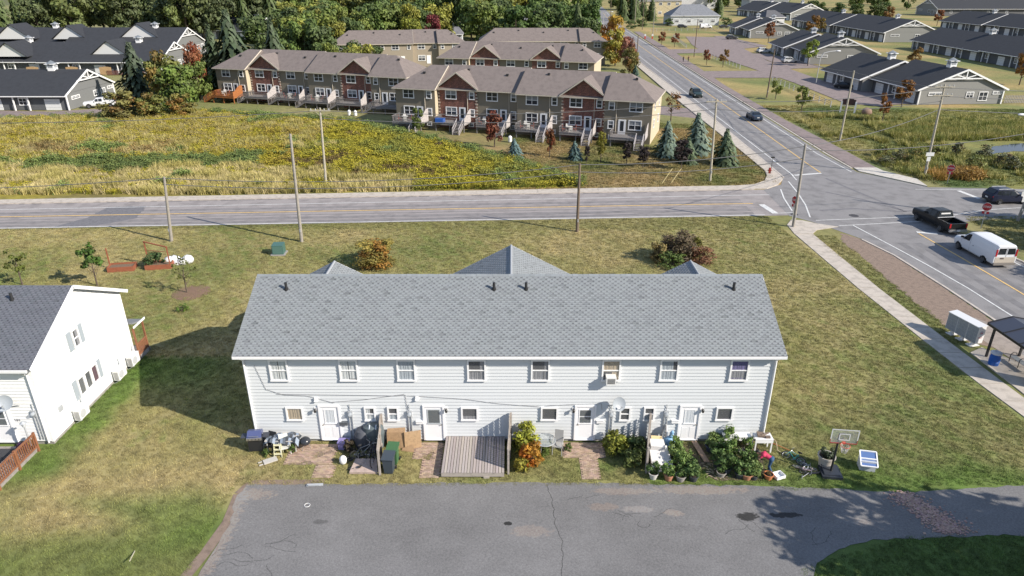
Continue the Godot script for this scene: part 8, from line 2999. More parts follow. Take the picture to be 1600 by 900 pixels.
	var b := part("white_board", m, mt("board_white", L3(0.48, 0.46, 0.42), 0.6))
	b.position = P(-12.75, 29.45)
	b.rotation.y = 0.55
	tag(b, "flat whitish board lying on the grass below the patio table", "board")
	for q in [["leafy weed growing beside the step ladder", -11.7, 30.2, 0.7, 0.6], ["low weed at the foot of the gas grill", -13.1, 29.9, 0.4, 0.5], ["straggly dark plant right of the purple bin", -8.75, 30.3, 0.8, 0.8]]:
		var w := thing("weed", q[0], "plant", P(q[1], q[2]))
		foliage(w, q[3], q[4], 0.0, L3(0.10, 0.15, 0.03) if q[1] < -9 else L3(0.07, 0.05, 0.035))
	# first fenced corner: bin, tarps, bicycles, ramp
	m = Mb.new()
	m.hexa(Vector3(-0.28, 0.42, 0.22), Vector3(0.28, 0.42, 0.22), Vector3(0.28, 0.42, -0.22), Vector3(-0.28, 0.42, -0.22), Vector3(0, -0.42, 0))
	m.box(Vector3(0, 0.44, 0), Vector3(0.62, 0.05, 0.5))
	b = part("storage_box", m, mt("bin_purple", L3(0.26, 0.22, 0.46), 0.5))
	b.position = P(-9.1, 30.6)
	tag(b, "lilac plastic storage box right of the first back door", "storage box")
	m = Mb.new()
	m.lathe(Vector3(0, 0, 0), [Vector2(0.42, 0), Vector2(0.48, 0.3), Vector2(0.46, 0.8), Vector2(0.34, 1.08), Vector2(0.1, 1.2), Vector2(0, 1.2)], 20)
	for i in m.v.size():
		var v := m.v[i]
		m.v[i] = v * Vector3(1.0 + 0.06 * sin(atan2(v.z, v.x) * 9.0), 1, 1.0 + 0.06 * sin(atan2(v.z, v.x) * 9.0))
	b = part("covered_grill", m, mt("cover_grey", L3(0.07, 0.075, 0.09), 0.6))
	b.position = P(-8.05, 30.75)
	tag(b, "round grill under a dark grey cover left of the covered fire pit", "grill cover")
	m = Mb.new()
	m.lathe(Vector3(0, 0, 0), [Vector2(0.36, 0), Vector2(0.4, 0.6), Vector2(0.44, 0.9), Vector2(0.4, 1.25), Vector2(0.2, 1.4), Vector2(0, 1.42)], 18)
	b = part("covered_barbecue", m, mt("cover_slate", L3(0.10, 0.125, 0.135), 0.5))
	b.position = P(-7.45, 30.7)
	b.scale = Vector3(1.35, 1.05, 0.8)
	tag(b, "tall slate-grey covered barbecue with pale straps beside the first fence", "grill cover")
	m = Mb.new()
	for s in [-0.12, 0.14]:
		m.path([Vector3(s, 0.7, 0.37), Vector3(s, 1.25, 0.34), Vector3(s, 1.44, 0.16)], 0.03, 5)
	part("strap", m, mt("strap_pale", L3(0.5, 0.55, 0.6), 0.6), b)
	bicycle("dark bicycle upright beside the first fence, nearest the covered barbecue", P(-7.5, 30.1), 1.35, 0.12, 1.0, L3(0.13, 0.135, 0.15))
	bicycle("dark bicycle leaning on the first fence, before the other one", P(-7.15, 29.45), 1.5, -0.2, 1.0, L3(0.05, 0.05, 0.08))
	bicycle("grey bicycle standing crosswise behind the fallen children's bicycles", P(-7.9, 29.9), 0.5, 0.15, 0.95, L3(0.28, 0.29, 0.3))
	bicycle("pale child's bicycle lying tipped on the ground left of the ramp", P(-8.2, 29.2), 0.8, 1.15, 0.7, L3(0.42, 0.36, 0.36))
	bicycle("small dark bicycle fallen behind the pale child's bicycle", P(-8.5, 29.9), 0.3, 1.2, 0.75, L3(0.05, 0.045, 0.045))
	m = Mb.new()
	m.ell(Vector3(0, 0.24, 0), Vector3(0.2, 0.27, 0.2), 16, 10)
	b = part("white_sack", m, mt("sheet_white", L3(0.72, 0.72, 0.72), 0.7))
	b.position = P(-8.85, 29.25)
	tag(b, "egg-shaped white sack standing by the fallen bicycles", "sack")
	m = Mb.new()
	m.hexa(Vector3(-0.7, 0.14, 0.35), Vector3(0.75, 0.14, 0.35), Vector3(0.55, 0.3, -0.55), Vector3(-0.55, 0.3, -0.55), Vector3(0, -0.12, 0))
	b = part("plywood_ramp", m, mt("ply_pale", L3(0.50, 0.39, 0.34), 0.8, 0.8, 2.0))
	b.position = P(-7.65, 28.75)
	tag(b, "pale plywood ramp on the ground at the end of the first fence", "ramp")
	fence_panel("grey stepped wooden fence between the first and second back doors", P(-6.83, 28.35), P(-7.1, 31.05), 1.5, 1.8, false)
	for q in [["dark blue wheeled bin in front, right of the first fence", -6.32, 28.62, L3(0.045, 0.06, 0.08)], ["green wheeled bin behind the dark one, right of the first fence", -6.22, 29.35, L3(0.05, 0.13, 0.055)]]:
		o = thing("wheeled_bin", q[0], "bin", P(q[1], q[2]), -0.08)
		m = Mb.new()
		m.hexa(Vector3(-0.29, 0.98, 0.33), Vector3(0.29, 0.98, 0.33), Vector3(0.29, 0.98, -0.33), Vector3(-0.29, 0.98, -0.33), Vector3(0, -0.05, 0))
		m.hexa(Vector3(-0.27, 0.94, 0.31), Vector3(0.27, 0.94, 0.31), Vector3(0.22, 0.06, 0.24), Vector3(-0.22, 0.06, 0.24), Vector3(0, 0.0, -0.5))
		part("body", m, mt("bin_%s" % [q[3]], q[3], 0.5), o)
		m = Mb.new()
		m.hexa(Vector3(-0.31, 1.0, 0.36), Vector3(0.31, 1.0, 0.36), Vector3(0.31, 1.1, -0.34), Vector3(-0.31, 1.1, -0.34), Vector3(0, -0.035, 0))
		m.tube(Vector3(-0.25, 1.02, -0.39), Vector3(0.25, 1.02, -0.39), 0.02, 0.02, 6)
		part("lid", m, mt("bin_%s" % [q[3]], q[3], 0.5), o)
		for s in [-0.27, 0.27]:
			m = Mb.new()
			m.x = Transform3D(Basis(Vector3.BACK, PI / 2), Vector3(s, 0.1, -0.28))
			m.lathe(Vector3(0, -0.03, 0), [Vector2(0.0, 0), Vector2(0.1, 0), Vector2(0.1, 0.06), Vector2(0, 0.06)], 12)
			part("wheel", m, black, o)
	var card := mt("cardboard", L3(0.46, 0.30, 0.17), 0.9, 0.6, 1.5)
	o = thing("cardboard_box", "large flattened cardboard box leaning on the wall behind the bins", "cardboard box", P(-5.85, 30.65))
	o.scale = Vector3(1.2, 1.15, 1.2)
	m = Mb.new()
	m.hexa(Vector3(-0.75, 0.82, -0.02), Vector3(0.05, 0.88, 0.02), Vector3(0.05, 0.9, -0.3), Vector3(-0.75, 0.84, -0.3), Vector3(0, -0.84, 0.12))
	part("side_panel", m, card, o)
	m = Mb.new()
	m.hexa(Vector3(0.06, 0.9, 0.1), Vector3(0.78, 0.93, -0.02), Vector3(0.78, 0.93, -0.06), Vector3(0.06, 0.9, 0.06), Vector3(0, -0.9, 0.08))
	part("front_panel", m, mt("cardboard_light", L3(0.52, 0.35, 0.2), 0.9, 0.6, 1.5), o)
	m = Mb.new()
	m.quad(Vector3(-0.1, 0.02, 0.3), Vector3(0.5, 0.02, 0.4), Vector3(0.45, 0.3, 0.2), Vector3(-0.05, 0.1, 0.2))
	part("flap", m, card, o)
	# second unit: low deck
	o = thing("low_deck", "low weathered board deck before the second back door", "deck", P(-2.0, 29.65))
	var wood := mt("wood_grey_deck", L3(0.43, 0.385, 0.365), 0.9, 0.0, 0.0, 0.0, true)
	for k in 22:
		m = Mb.new()
		var t := rr(0.72, 1.0)
		m.col = Color(t, t * rr(0.95, 1.0), t * rr(0.92, 1.0))
		m.box(Vector3(-1.54 + k * 0.1465, 0.34 + rr(-0.005, 0.005), rr(-0.02, 0.02)), Vector3(0.122, 0.035, 3.1))
		part("deck_board", m, wood, o)
	m = Mb.new()
	m.box(Vector3(0, 0.2, 1.52), Vector3(3.2, 0.22, 0.05))
	m.box(Vector3(-1.57, 0.2, 0), Vector3(0.05, 0.22, 3.0))
	m.box(Vector3(1.57, 0.2, 0), Vector3(0.05, 0.22, 3.0))
	m.box(Vector3(0.7, 0.05, 1.5), Vector3(0.3, 0.1, 0.2))
	part("deck_frame", m, mt("wood_weathered", L3(0.43, 0.385, 0.345), 0.9, 0.5, 2.0), o)
	fence_panel("tall stepped wooden fence at the right side of the low deck", P(-0.24, 28.4), P(-0.12, 31.0), 1.5, 1.9, false)
	# third unit: shrubs, glass table, chair
	shrub("yellow-green shrub right of the tall fence, near the wall", 0.75, 30.5, 1.5, 1.7, L3(0.40, 0.40, 0.05), 1900, 0.09)
	shrub("orange-leaved shrub right of the tall fence, in front", 1.0, 29.35, 1.1, 1.45, L3(0.62, 0.30, 0.04), 1900, 0.09, 0.3)
	shrub("sprawling yellow-green shrub at the front end of the tall fence", 0.5, 28.7, 0.7, 0.9, L3(0.4, 0.34, 0.05), 600, 0.08)
	o = thing("glass_table", "round glass garden table behind the orange shrub", "table", P(1.75, 30.35))
	m = Mb.new()
	m.lathe(Vector3(0, 0.7, 0), [Vector2(0.0, 0), Vector2(0.58, 0), Vector2(0.58, 0.02), Vector2(0, 0.02)], 24)
	part("tabletop", m, glass("table_glass", L3(0.5, 0.55, 0.58), 0.35), o)
	m = Mb.new()
	m.torus(Vector3(0, 0.71, 0), Vector3.UP, 0.59, 0.02, 24, 6)
	part("rim", m, mt("meter_grey", L3(0.42, 0.44, 0.46), 0.5, 0, 0, 0.2), o)
	for k in 4:
		m = Mb.new()
		m.tube(Vector3(cos(k * 1.57 + 0.5) * 0.45, 0, sin(k * 1.57 + 0.5) * 0.45), Vector3(cos(k * 1.57 + 0.5) * 0.4, 0.7, sin(k * 1.57 + 0.5) * 0.4), 0.018, 0.018, 6)
		part("leg", m, mt("meter_grey", L3(0.42, 0.44, 0.46), 0.5, 0, 0, 0.2), o)
	chair("grey high-backed garden chair beside the glass table", 2.45, 30.15, -0.25, L3(0.36, 0.355, 0.34)).scale = Vector3(1.0, 1.25, 1.0)
	for q in [["low weeds under the glass table", 1.6, 30.0, 0.45, 1.0], ["green weed at the right foot of the grey chair", 3.0, 30.3, 0.5, 0.5]]:
		var w := thing("weed", q[0], "plant", P(q[1], q[2]))
		foliage(w, q[3], q[4], 0.0, L3(0.13, 0.18, 0.03))
	shrub("yellow-green drooping shrub right of the third back door", 5.55, 30.25, 1.1, 1.5, L3(0.30, 0.30, 0.045), 2000, 0.1)
	shrub("dark green leafy shrub against the lattice fence", 6.5, 29.9, 1.15, 1.4, L3(0.11, 0.155, 0.045), 2000, 0.1)
	shrub("flowering green shrub at the front of the lattice fence", 6.35, 29.15, 0.9, 1.2, L3(0.16, 0.19, 0.05), 1000, 0.09)
	fence_panel("grey lattice fence between the third and fourth back doors", P(6.85, 28.5), P(7.4, 31.0), 1.55, 1.85, true)
	# fourth unit: covered goods, pots, tables
	m = Mb.new()
	m.hexa(Vector3(-0.5, 0.35, 0.75), Vector3(0.62, 0.28, 0.75), Vector3(0.45, 0.75, -0.5), Vector3(-0.5, 0.82, -0.5), Vector3(0, -0.3, 0))
	m.hexa(Vector3(-0.45, 0.95, -0.2), Vector3(0.3, 0.9, -0.15), Vector3(0.3, 1.0, -0.7), Vector3(-0.45, 1.05, -0.7), Vector3(0, -0.3, 0))
	b = part("white_tarp", m, mt("tarp_white", L3(0.60, 0.59, 0.58), 0.7))
	b.position = P(7.72, 29.3)
	tag(b, "white tarp over goods stacked beside the lattice fence", "tarp")
	m = Mb.new()
	m.hexa(Vector3(-0.3, 0.45, 0.28), Vector3(0.32, 0.4, 0.28), Vector3(0.3, 0.8, -0.2), Vector3(-0.28, 0.85, -0.2), Vector3(0, -0.12, 0.05))
	b = part("foam_cushion", m, mt("foam_yellow", L3(0.62, 0.47, 0.26), 0.8))
	b.position = P(7.75, 30.35)
	tag(b, "yellowish foam cushion lying above the white tarp", "cushion")
	m = Mb.new()
	m.ell(Vector3(0, 0.35, 0), Vector3(0.36, 0.4, 0.28), 12, 8)
	m.ell(Vector3(0.12, 0.85, 0.0), Vector3(0.12, 0.3, 0.1), 10, 6)
	for i in m.v.size():
		var v := m.v[i]
		m.v[i] = v + Vector3(0.06 * sin(v.y * 19.0 + v.z * 9.0), 0.0, 0.05 * sin(v.y * 15.0 + v.x * 11.0))
	b = part("blue_bag", m, mt("bag_blue", L3(0.20, 0.38, 0.58), 0.5))
	b.position = P(8.45, 30.55)
	tag(b, "light blue plastic bag heap by the wall near the fourth door", "bag")
	m = Mb.new()
	m.beam(Vector3(0, 0.02, -0.5), Vector3(0.02, 0.02, 0.9), 0.06, 0.3)
	b = part("clear_sheet", m, mt("sheet_white", L3(0.72, 0.72, 0.72), 0.7))
	b.position = P(8.35, 30.8, 0.75)
	b.rotation.x = 1.2
	tag(b, "crumpled white strip hanging above the blue bag", "sheet")
	var pw := L3(0.55, 0.53, 0.5)
	var pt := L3(0.42, 0.20, 0.12)
	var pg := L3(0.30, 0.28, 0.26)
	var pd := L3(0.05, 0.055, 0.06)
	var gA := L3(0.13, 0.205, 0.055)
	var gB := L3(0.19, 0.28, 0.07)
	var gC := L3(0.28, 0.36, 0.12)
	for q in [["leafy plant in a pale pot, leftmost of the front row by the lot", 7.2, 28.1, 0.24, 0.36, pw, 0.8, 0.95, gA], ["leafy plant in a terracotta pot, second of the front row by the lot", 7.95, 28.0, 0.25, 0.36, pt, 0.9, 0.95, gB], ["dark-soiled grey pot, third of the front row, sparse leaves behind it", 8.55, 27.95, 0.27, 0.34, pg, 0.7, 0.8, gA], ["bushy plant in a black pot, rightmost of the front row", 9.2, 27.95, 0.26, 0.34, pd, 0.95, 1.0, gA],
			["tall green plant between the tarp and the plank path, front", 8.7, 28.6, 0.24, 0.34, pd, 1.05, 1.1, gB], ["tall pale-green plant between the tarp and the plank path, middle", 8.55, 29.25, 0.24, 0.34, pd, 1.1, 1.1, gC], ["tall green plant beside the blue bag", 8.75, 29.95, 0.24, 0.34, pd, 1.0, 1.05, gB], ["dark bushy plant right of the tall front plant", 9.15, 28.45, 0.22, 0.3, pd, 0.8, 0.9, gA], ["light green plant left of the fourth door path", 9.1, 29.3, 0.2, 0.3, pd, 0.8, 0.8, gB],
			["flowering plant in a wide blue-black tub right of the fourth door", 10.75, 30.3, 0.36, 0.4, L3(0.03, 0.04, 0.07), 0.55, 0.95, gC], ["pale flowering plant in a bowl against the wall", 11.0, 30.85, 0.3, 0.35, pw, 0.6, 1.0, gC], ["big green plant left of the long white table", 11.7, 30.75, 0.26, 0.36, pd, 1.05, 1.2, gB], ["green plant before the wall pots, left", 11.15, 29.9, 0.26, 0.36, pd, 0.9, 1.1, gA], ["tall tomato-like plant in the middle of the pot garden", 11.45, 29.5, 0.26, 0.36, pd, 1.2, 1.2, gB], ["green plant in the middle row, right of the tall one", 12.0, 29.0, 0.26, 0.34, pd, 0.9, 1.1, gA], ["pale leafed plant in the middle row, far right", 12.35, 29.05, 0.24, 0.34, pd, 0.8, 1.0, gB],
			["dark green plant at the left of the second front row", 10.7, 29.0, 0.26, 0.36, pd, 0.9, 1.1, gA], ["leafy plant above the grey pot, front of the pot garden", 11.05, 28.55, 0.25, 0.34, pd, 1.0, 1.1, gA], ["empty-topped grey pot at the front left of the pot garden", 10.7, 28.25, 0.24, 0.3, pg, 0.5, 0.6, gA], ["dark leafy plant in a black pot at the front of the pot garden", 11.6, 28.15, 0.24, 0.34, pd, 0.85, 0.9, gA], ["green plant in a terracotta bowl at the front of the pot garden", 11.95, 28.1, 0.3, 0.34, pt, 0.8, 0.9, gA], ["yellow-flecked plant at the front right of the pot garden", 12.35, 28.4, 0.24, 0.3, pd, 0.75, 1.0, gC], ["white-flowered plant at the front of the pot garden, left of the orange pot", 12.3, 28.05, 0.22, 0.28, pd, 0.6, 0.8, gC], ["spindly plant in a basket below the small white table", 12.55, 30.05, 0.22, 0.3, pg, 1.0, 0.8, gB]]:
		potted(q[0], q[1], q[2], q[3], q[4], q[5], q[6], q[7], q[8])
	o = thing("plank", "brown plank laid from the fourth back door over the soil", "plank", P(10.1, 30.1))
	m = Mb.new()
	m.hexa(Vector3(-0.28, 0.16, -0.85), Vector3(0.0, 0.1, 0.85), Vector3(0.28, 0.1, 0.8), Vector3(0.0, 0.16, -0.9), Vector3(0, -0.045, 0))
	part("board", m, mt("plank_brown", L3(0.40, 0.27, 0.19), 0.85, 0.5, 1.5), o)
	m = Mb.new()
	sheet(m, wavy([[9.3, 30.9], [13.4, 30.9], [13.2, 29.2], [12.9, 28.0], [10.4, 27.9], [10.0, 28.6], [9.4, 29.6]], 0.25), 0.014)
	struct("bare_soil", m, mt("bed_soil_dark", L3(0.13, 0.095, 0.065), 0.95, 0.5, 1.0, 0, false, 3.0))
	rng.seed = 64
	m = Mb.new()
	for k in 70:
		var p := P(rr(9.9, 10.9), rr(28.0, 29.3), 0.03)
		m.beam(p, p + Vector3(rr(-0.25, 0.25), rr(0, 0.03), rr(-0.1, 0.1)), 0.03, 0.02)
	stuff(part("dry_stalks", m, mt("straw", L3(0.38, 0.31, 0.22), 0.9)), "scattered dry stalks on the soil right of the plank", "dry stalks")
	var tw := mt("vinyl_white", L3(0.80, 0.80, 0.80), 0.45)
	for q in [["long white bench table under the fourth unit's lower window", 12.15, 30.75, 1.5, 0.42, 0.72], ["short white table with clutter at the right corner of the row house", 13.45, 30.45, 0.95, 0.6, 0.85]]:
		o = thing("white_table", q[0], "table", P(q[1], q[2]))
		m = Mb.new()
		m.box(Vector3(0, q[5], 0), Vector3(q[3], 0.05, q[4]))
		m.box(Vector3(0, q[5] - 0.12, q[4] / 2 - 0.02), Vector3(q[3], 0.2, 0.03))
		part("tabletop", m, tw, o)
		for sx in [-1.0, 1.0]:
			for sz in [-1.0, 1.0]:
				m = Mb.new()
				m.box(Vector3(sx * (q[3] / 2 - 0.05), (q[5] - 0.03) / 2, sz * (q[4] / 2 - 0.05)), Vector3(0.07, q[5] - 0.03, 0.07))
				part("leg", m, tw, o)
	m = Mb.new()
	m.hexa(Vector3(-0.3, 0.16, 0.15), Vector3(0.1, 0.12, 0.18), Vector3(0.15, 0.1, -0.2), Vector3(-0.25, 0.18, -0.2), Vector3(0, -0.1, 0))
	m.tube(Vector3(-0.1, 0.1, 0.1), Vector3(0.35, 0.14, -0.1), 0.06, 0.05, 8)
	m.box(Vector3(0.25, 0.05, 0.15), Vector3(0.25, 0.1, 0.15))
	b = part("tool_clutter", m, mt("clutter_brown", L3(0.16, 0.12, 0.09), 0.8))
	b.position = P(13.4, 30.45, 0.88)
	tag(b, "brown and grey odds and ends on the short white table", "clutter")
	m = Mb.new()
	m.box(Vector3(0, 0.17, 0), Vector3(1.2, 0.08, 0.24))
	m.box(Vector3(-0.45, 0.07, 0), Vector3(0.1, 0.14, 0.2))
	m.box(Vector3(0.45, 0.07, 0), Vector3(0.1, 0.14, 0.2))
	b = part("low_plank", m, mt("wood_weathered", L3(0.43, 0.385, 0.345), 0.9, 0.5, 2.0))
	b.position = P(12.15, 30.1)
	tag(b, "low weathered plank shelf under the long white table", "plank")
	m = Mb.new()
	m.tube(Vector3(0, 0, 0), Vector3(0.75, 0.02, 0.7), 0.022, 0.02, 6)
	b = part("orange_pole", m, mt("pole_orange", L3(0.5, 0.16, 0.05), 0.5))
	b.position = P(14.2, 30.95, 0.06)
	tag(b, "orange tool handle lying in the grass at the house's right corner", "handle")
	m = Mb.new()
	m.path([Vector3(0, 0.7, 0), Vector3(0.2, 0.55, 0.2), Vector3(0.3, 0.1, 0.35), Vector3(0.5, 0.03, 0.55)], 0.02, 6)
	m.path([Vector3(0.05, 0.6, -0.05), Vector3(0.3, 0.4, 0.05), Vector3(0.35, 0.02, 0.2)], 0.02, 6)
	b = part("wood_sticks", m, mt("stick_tan", L3(0.42, 0.33, 0.23), 0.8))
	b.position = P(13.98, 30.6)
	tag(b, "pale sticks leaning from the short white table's right side", "sticks")
	# tray and orange pot by the person's feet
	o = thing("white_tray", "open white plastic tray by the bending person's feet", "tray", P(13.62, 28.2), 0.35)
	m = Mb.new()
	m.box(Vector3(0, 0.03, 0), Vector3(0.5, 0.04, 0.42))
	m.box(Vector3(-0.25, 0.1, 0), Vector3(0.03, 0.18, 0.44))
	m.box(Vector3(0.25, 0.1, 0), Vector3(0.03, 0.18, 0.44))
	m.box(Vector3(0, 0.1, -0.21), Vector3(0.5, 0.18, 0.03))
	m.box(Vector3(0, 0.1, 0.21), Vector3(0.5, 0.18, 0.03))
	part("tray_body", m, tw, o)
	potted("orange plastic pot with little in it, beside the white tray", 13.05, 28.08, 0.24, 0.3, L3(0.55, 0.20, 0.08), 0.25, 0.35, L3(0.2, 0.12, 0.04))
	potted("purple-flowered pot on the white house's deck by the railing", -26.0, 29.9, 0.2, 0.3, pd, 0.45, 0.7, L3(0.16, 0.06, 0.22)).position.y = 0.22
	potted("yellow-flowered pot at the corner of the white house's deck", -25.7, 30.25, 0.2, 0.3, pd, 0.35, 0.5, L3(0.5, 0.42, 0.12)).position.y = 0.22
	# bicycles, scooter, planter, hoop, blue-paned box
	bicycle("teal child's bicycle lying on the grass right of the house", P(14.75, 29.45), 2.4, 1.2, 0.75, L3(0.05, 0.30, 0.28))
	bicycle("pinkish child's bicycle lying on the grass, nearest the planter", P(15.25, 29.05), -0.25, 1.25, 0.75, L3(0.42, 0.32, 0.34))
	bicycle("white child's bicycle under the teal one on the grass", P(14.95, 28.95), 1.2, 1.3, 0.62, L3(0.55, 0.56, 0.56))
	o = thing("kick_scooter", "dark kick scooter lying on the grass before the bicycles", "scooter", P(15.5, 28.4), 0.1)
	m = Mb.new()
	m.box(Vector3(0, 0.1, 0), Vector3(0.6, 0.03, 0.14))
	part("deck", m, black, o)
	m = Mb.new()
	m.tube(Vector3(-0.3, 0.1, 0), Vector3(-0.75, 0.08, 0.25), 0.02, 0.02, 6)
	m.tube(Vector3(-0.65, 0.06, 0.05), Vector3(-0.85, 0.1, 0.42), 0.018, 0.018, 6)
	part("steering_bar", m, steel, o)
	for x in [-0.33, 0.33]:
		m = Mb.new()
		m.torus(Vector3(x, 0.08, 0), Vector3(0, 0.3, 1), 0.06, 0.022, 12, 6)
		part("wheel", m, black, o)
	potted("big wicker planter behind the basketball hoop's base", 16.3, 29.0, 0.42, 0.75, L3(0.40, 0.37, 0.33), 0.75, 0.95, L3(0.05, 0.07, 0.035))
	o = thing("basketball_hoop", "portable basketball hoop with clear backboard and orange rim", "basketball hoop", P(16.35, 28.4), -0.12)
	m = Mb.new()
	m.hexa(Vector3(-0.38, 0.2, 0.3), Vector3(0.38, 0.2, 0.3), Vector3(0.4, 0.32, -0.42), Vector3(-0.4, 0.32, -0.42), Vector3(0, -0.04, 0))
	m.hexa(Vector3(-0.5, 0.16, 0.42), Vector3(0.5, 0.16, 0.42), Vector3(0.5, 0.18, -0.5), Vector3(-0.5, 0.18, -0.5), Vector3(0, -0.16, 0))
	part("base", m, mt("base_dark", L3(0.03, 0.035, 0.045), 0.4), o)
	m = Mb.new()
	m.tube(Vector3(0, 0.2, 0), Vector3(0.05, 2.5, -0.08), 0.055, 0.05, 12)
	m.beam(Vector3(0.05, 2.45, -0.08), Vector3(0.1, 2.75, 0.28), 0.08, 0.1)
	m.beam(Vector3(0.05, 2.1, -0.06), Vector3(0.1, 2.45, 0.28), 0.05, 0.06)
	part("pole", m, black, o)
	m = Mb.new()
	m.box(Vector3(0.12, 2.62, 0.34), Vector3(1.3, 0.82, 0.015))
	var bbd := part("backboard", m, glass("board_clear", L3(0.7, 0.72, 0.74), 0.14), o)
	m = Mb.new()
	for q in [[0.0, 0.39, 1.3, 0.05], [-0.63, 0.08, 0.05, 0.6], [0.63, 0.08, 0.05, 0.6], [0.0, 0.14, 0.52, 0.045], [0.0, -0.2, 0.52, 0.045], [-0.24, -0.03, 0.045, 0.3], [0.24, -0.03, 0.045, 0.3]]:
		m.box(Vector3(0.12 + q[0], 2.62 + q[1], 0.354), Vector3(q[2], q[3], 0.008))
	part("board_lines", m, mt("sign_white", L3(0.62, 0.63, 0.62), 0.5), bbd)
	m = Mb.new()
	m.box(Vector3(0.12, 2.22, 0.35), Vector3(1.3, 0.04, 0.03))
	m.box(Vector3(-0.52, 2.34, 0.352), Vector3(0.03, 0.2, 0.02))
	m.box(Vector3(0.76, 2.34, 0.352), Vector3(0.03, 0.2, 0.02))
	part("board_edge", m, mt("edge_red", L3(0.30, 0.05, 0.04), 0.5), bbd)
	m = Mb.new()
	m.torus(Vector3(0.12, 2.3, 0.64), Vector3.UP, 0.225, 0.016, 22, 6)
	m.box(Vector3(0.12, 2.28, 0.4), Vector3(0.14, 0.1, 0.1))
	part("rim", m, mt("rim_orange", L3(0.5, 0.09, 0.06), 0.5), o)
	m = Mb.new()
	for k in 12:
		for s in [-1.0, 1.0]:
			var a := TAU * k / 12
			var pts := []
			for j in 5:
				var r := 0.22 - 0.028 * j
				pts.push_back(Vector3(0.12 + cos(a + s * j * 0.26) * r, 2.29 - j * 0.1, 0.64 + sin(a + s * j * 0.26) * r))
			m.path(pts, 0.007, 4)
	part("net", m, mt("net_white", L3(0.65, 0.62, 0.6), 0.8), o)
	o = thing("cold_frame", "white-framed box with two blue panes standing on the lawn", "box", P(18.4, 28.85), -0.2)
	m = Mb.new()
	m.box(Vector3(0, 0.3, -0.05), Vector3(0.74, 0.6, 0.56))
	part("box_body", m, mt("box_pale", L3(0.45, 0.48, 0.52), 0.6), o)
	var a0 := Vector3(-0.4, 0.42, 0.38)
	var a1 := Vector3(0.4, 0.42, 0.38)
	var a2 := Vector3(0.4, 0.88, -0.3)
	var a3 := Vector3(-0.4, 0.88, -0.3)
	m = Mb.new()
	m.hexa(a0, a1, a2, a3, Vector3(0, -0.05, 0))
	part("pane", m, mt("pane_blue", L3(0.10, 0.17, 0.36), 0.25), o)
	m = Mb.new()
	for q in [[a0, a1], [a1, a2], [a2, a3], [a3, a0], [(a0 + a3) / 2, (a1 + a2) / 2]]:
		m.beam(q[0] + Vector3(0, 0.012, 0), q[1] + Vector3(0, 0.012, 0), 0.06, 0.05)
	part("frame", m, tw, o)

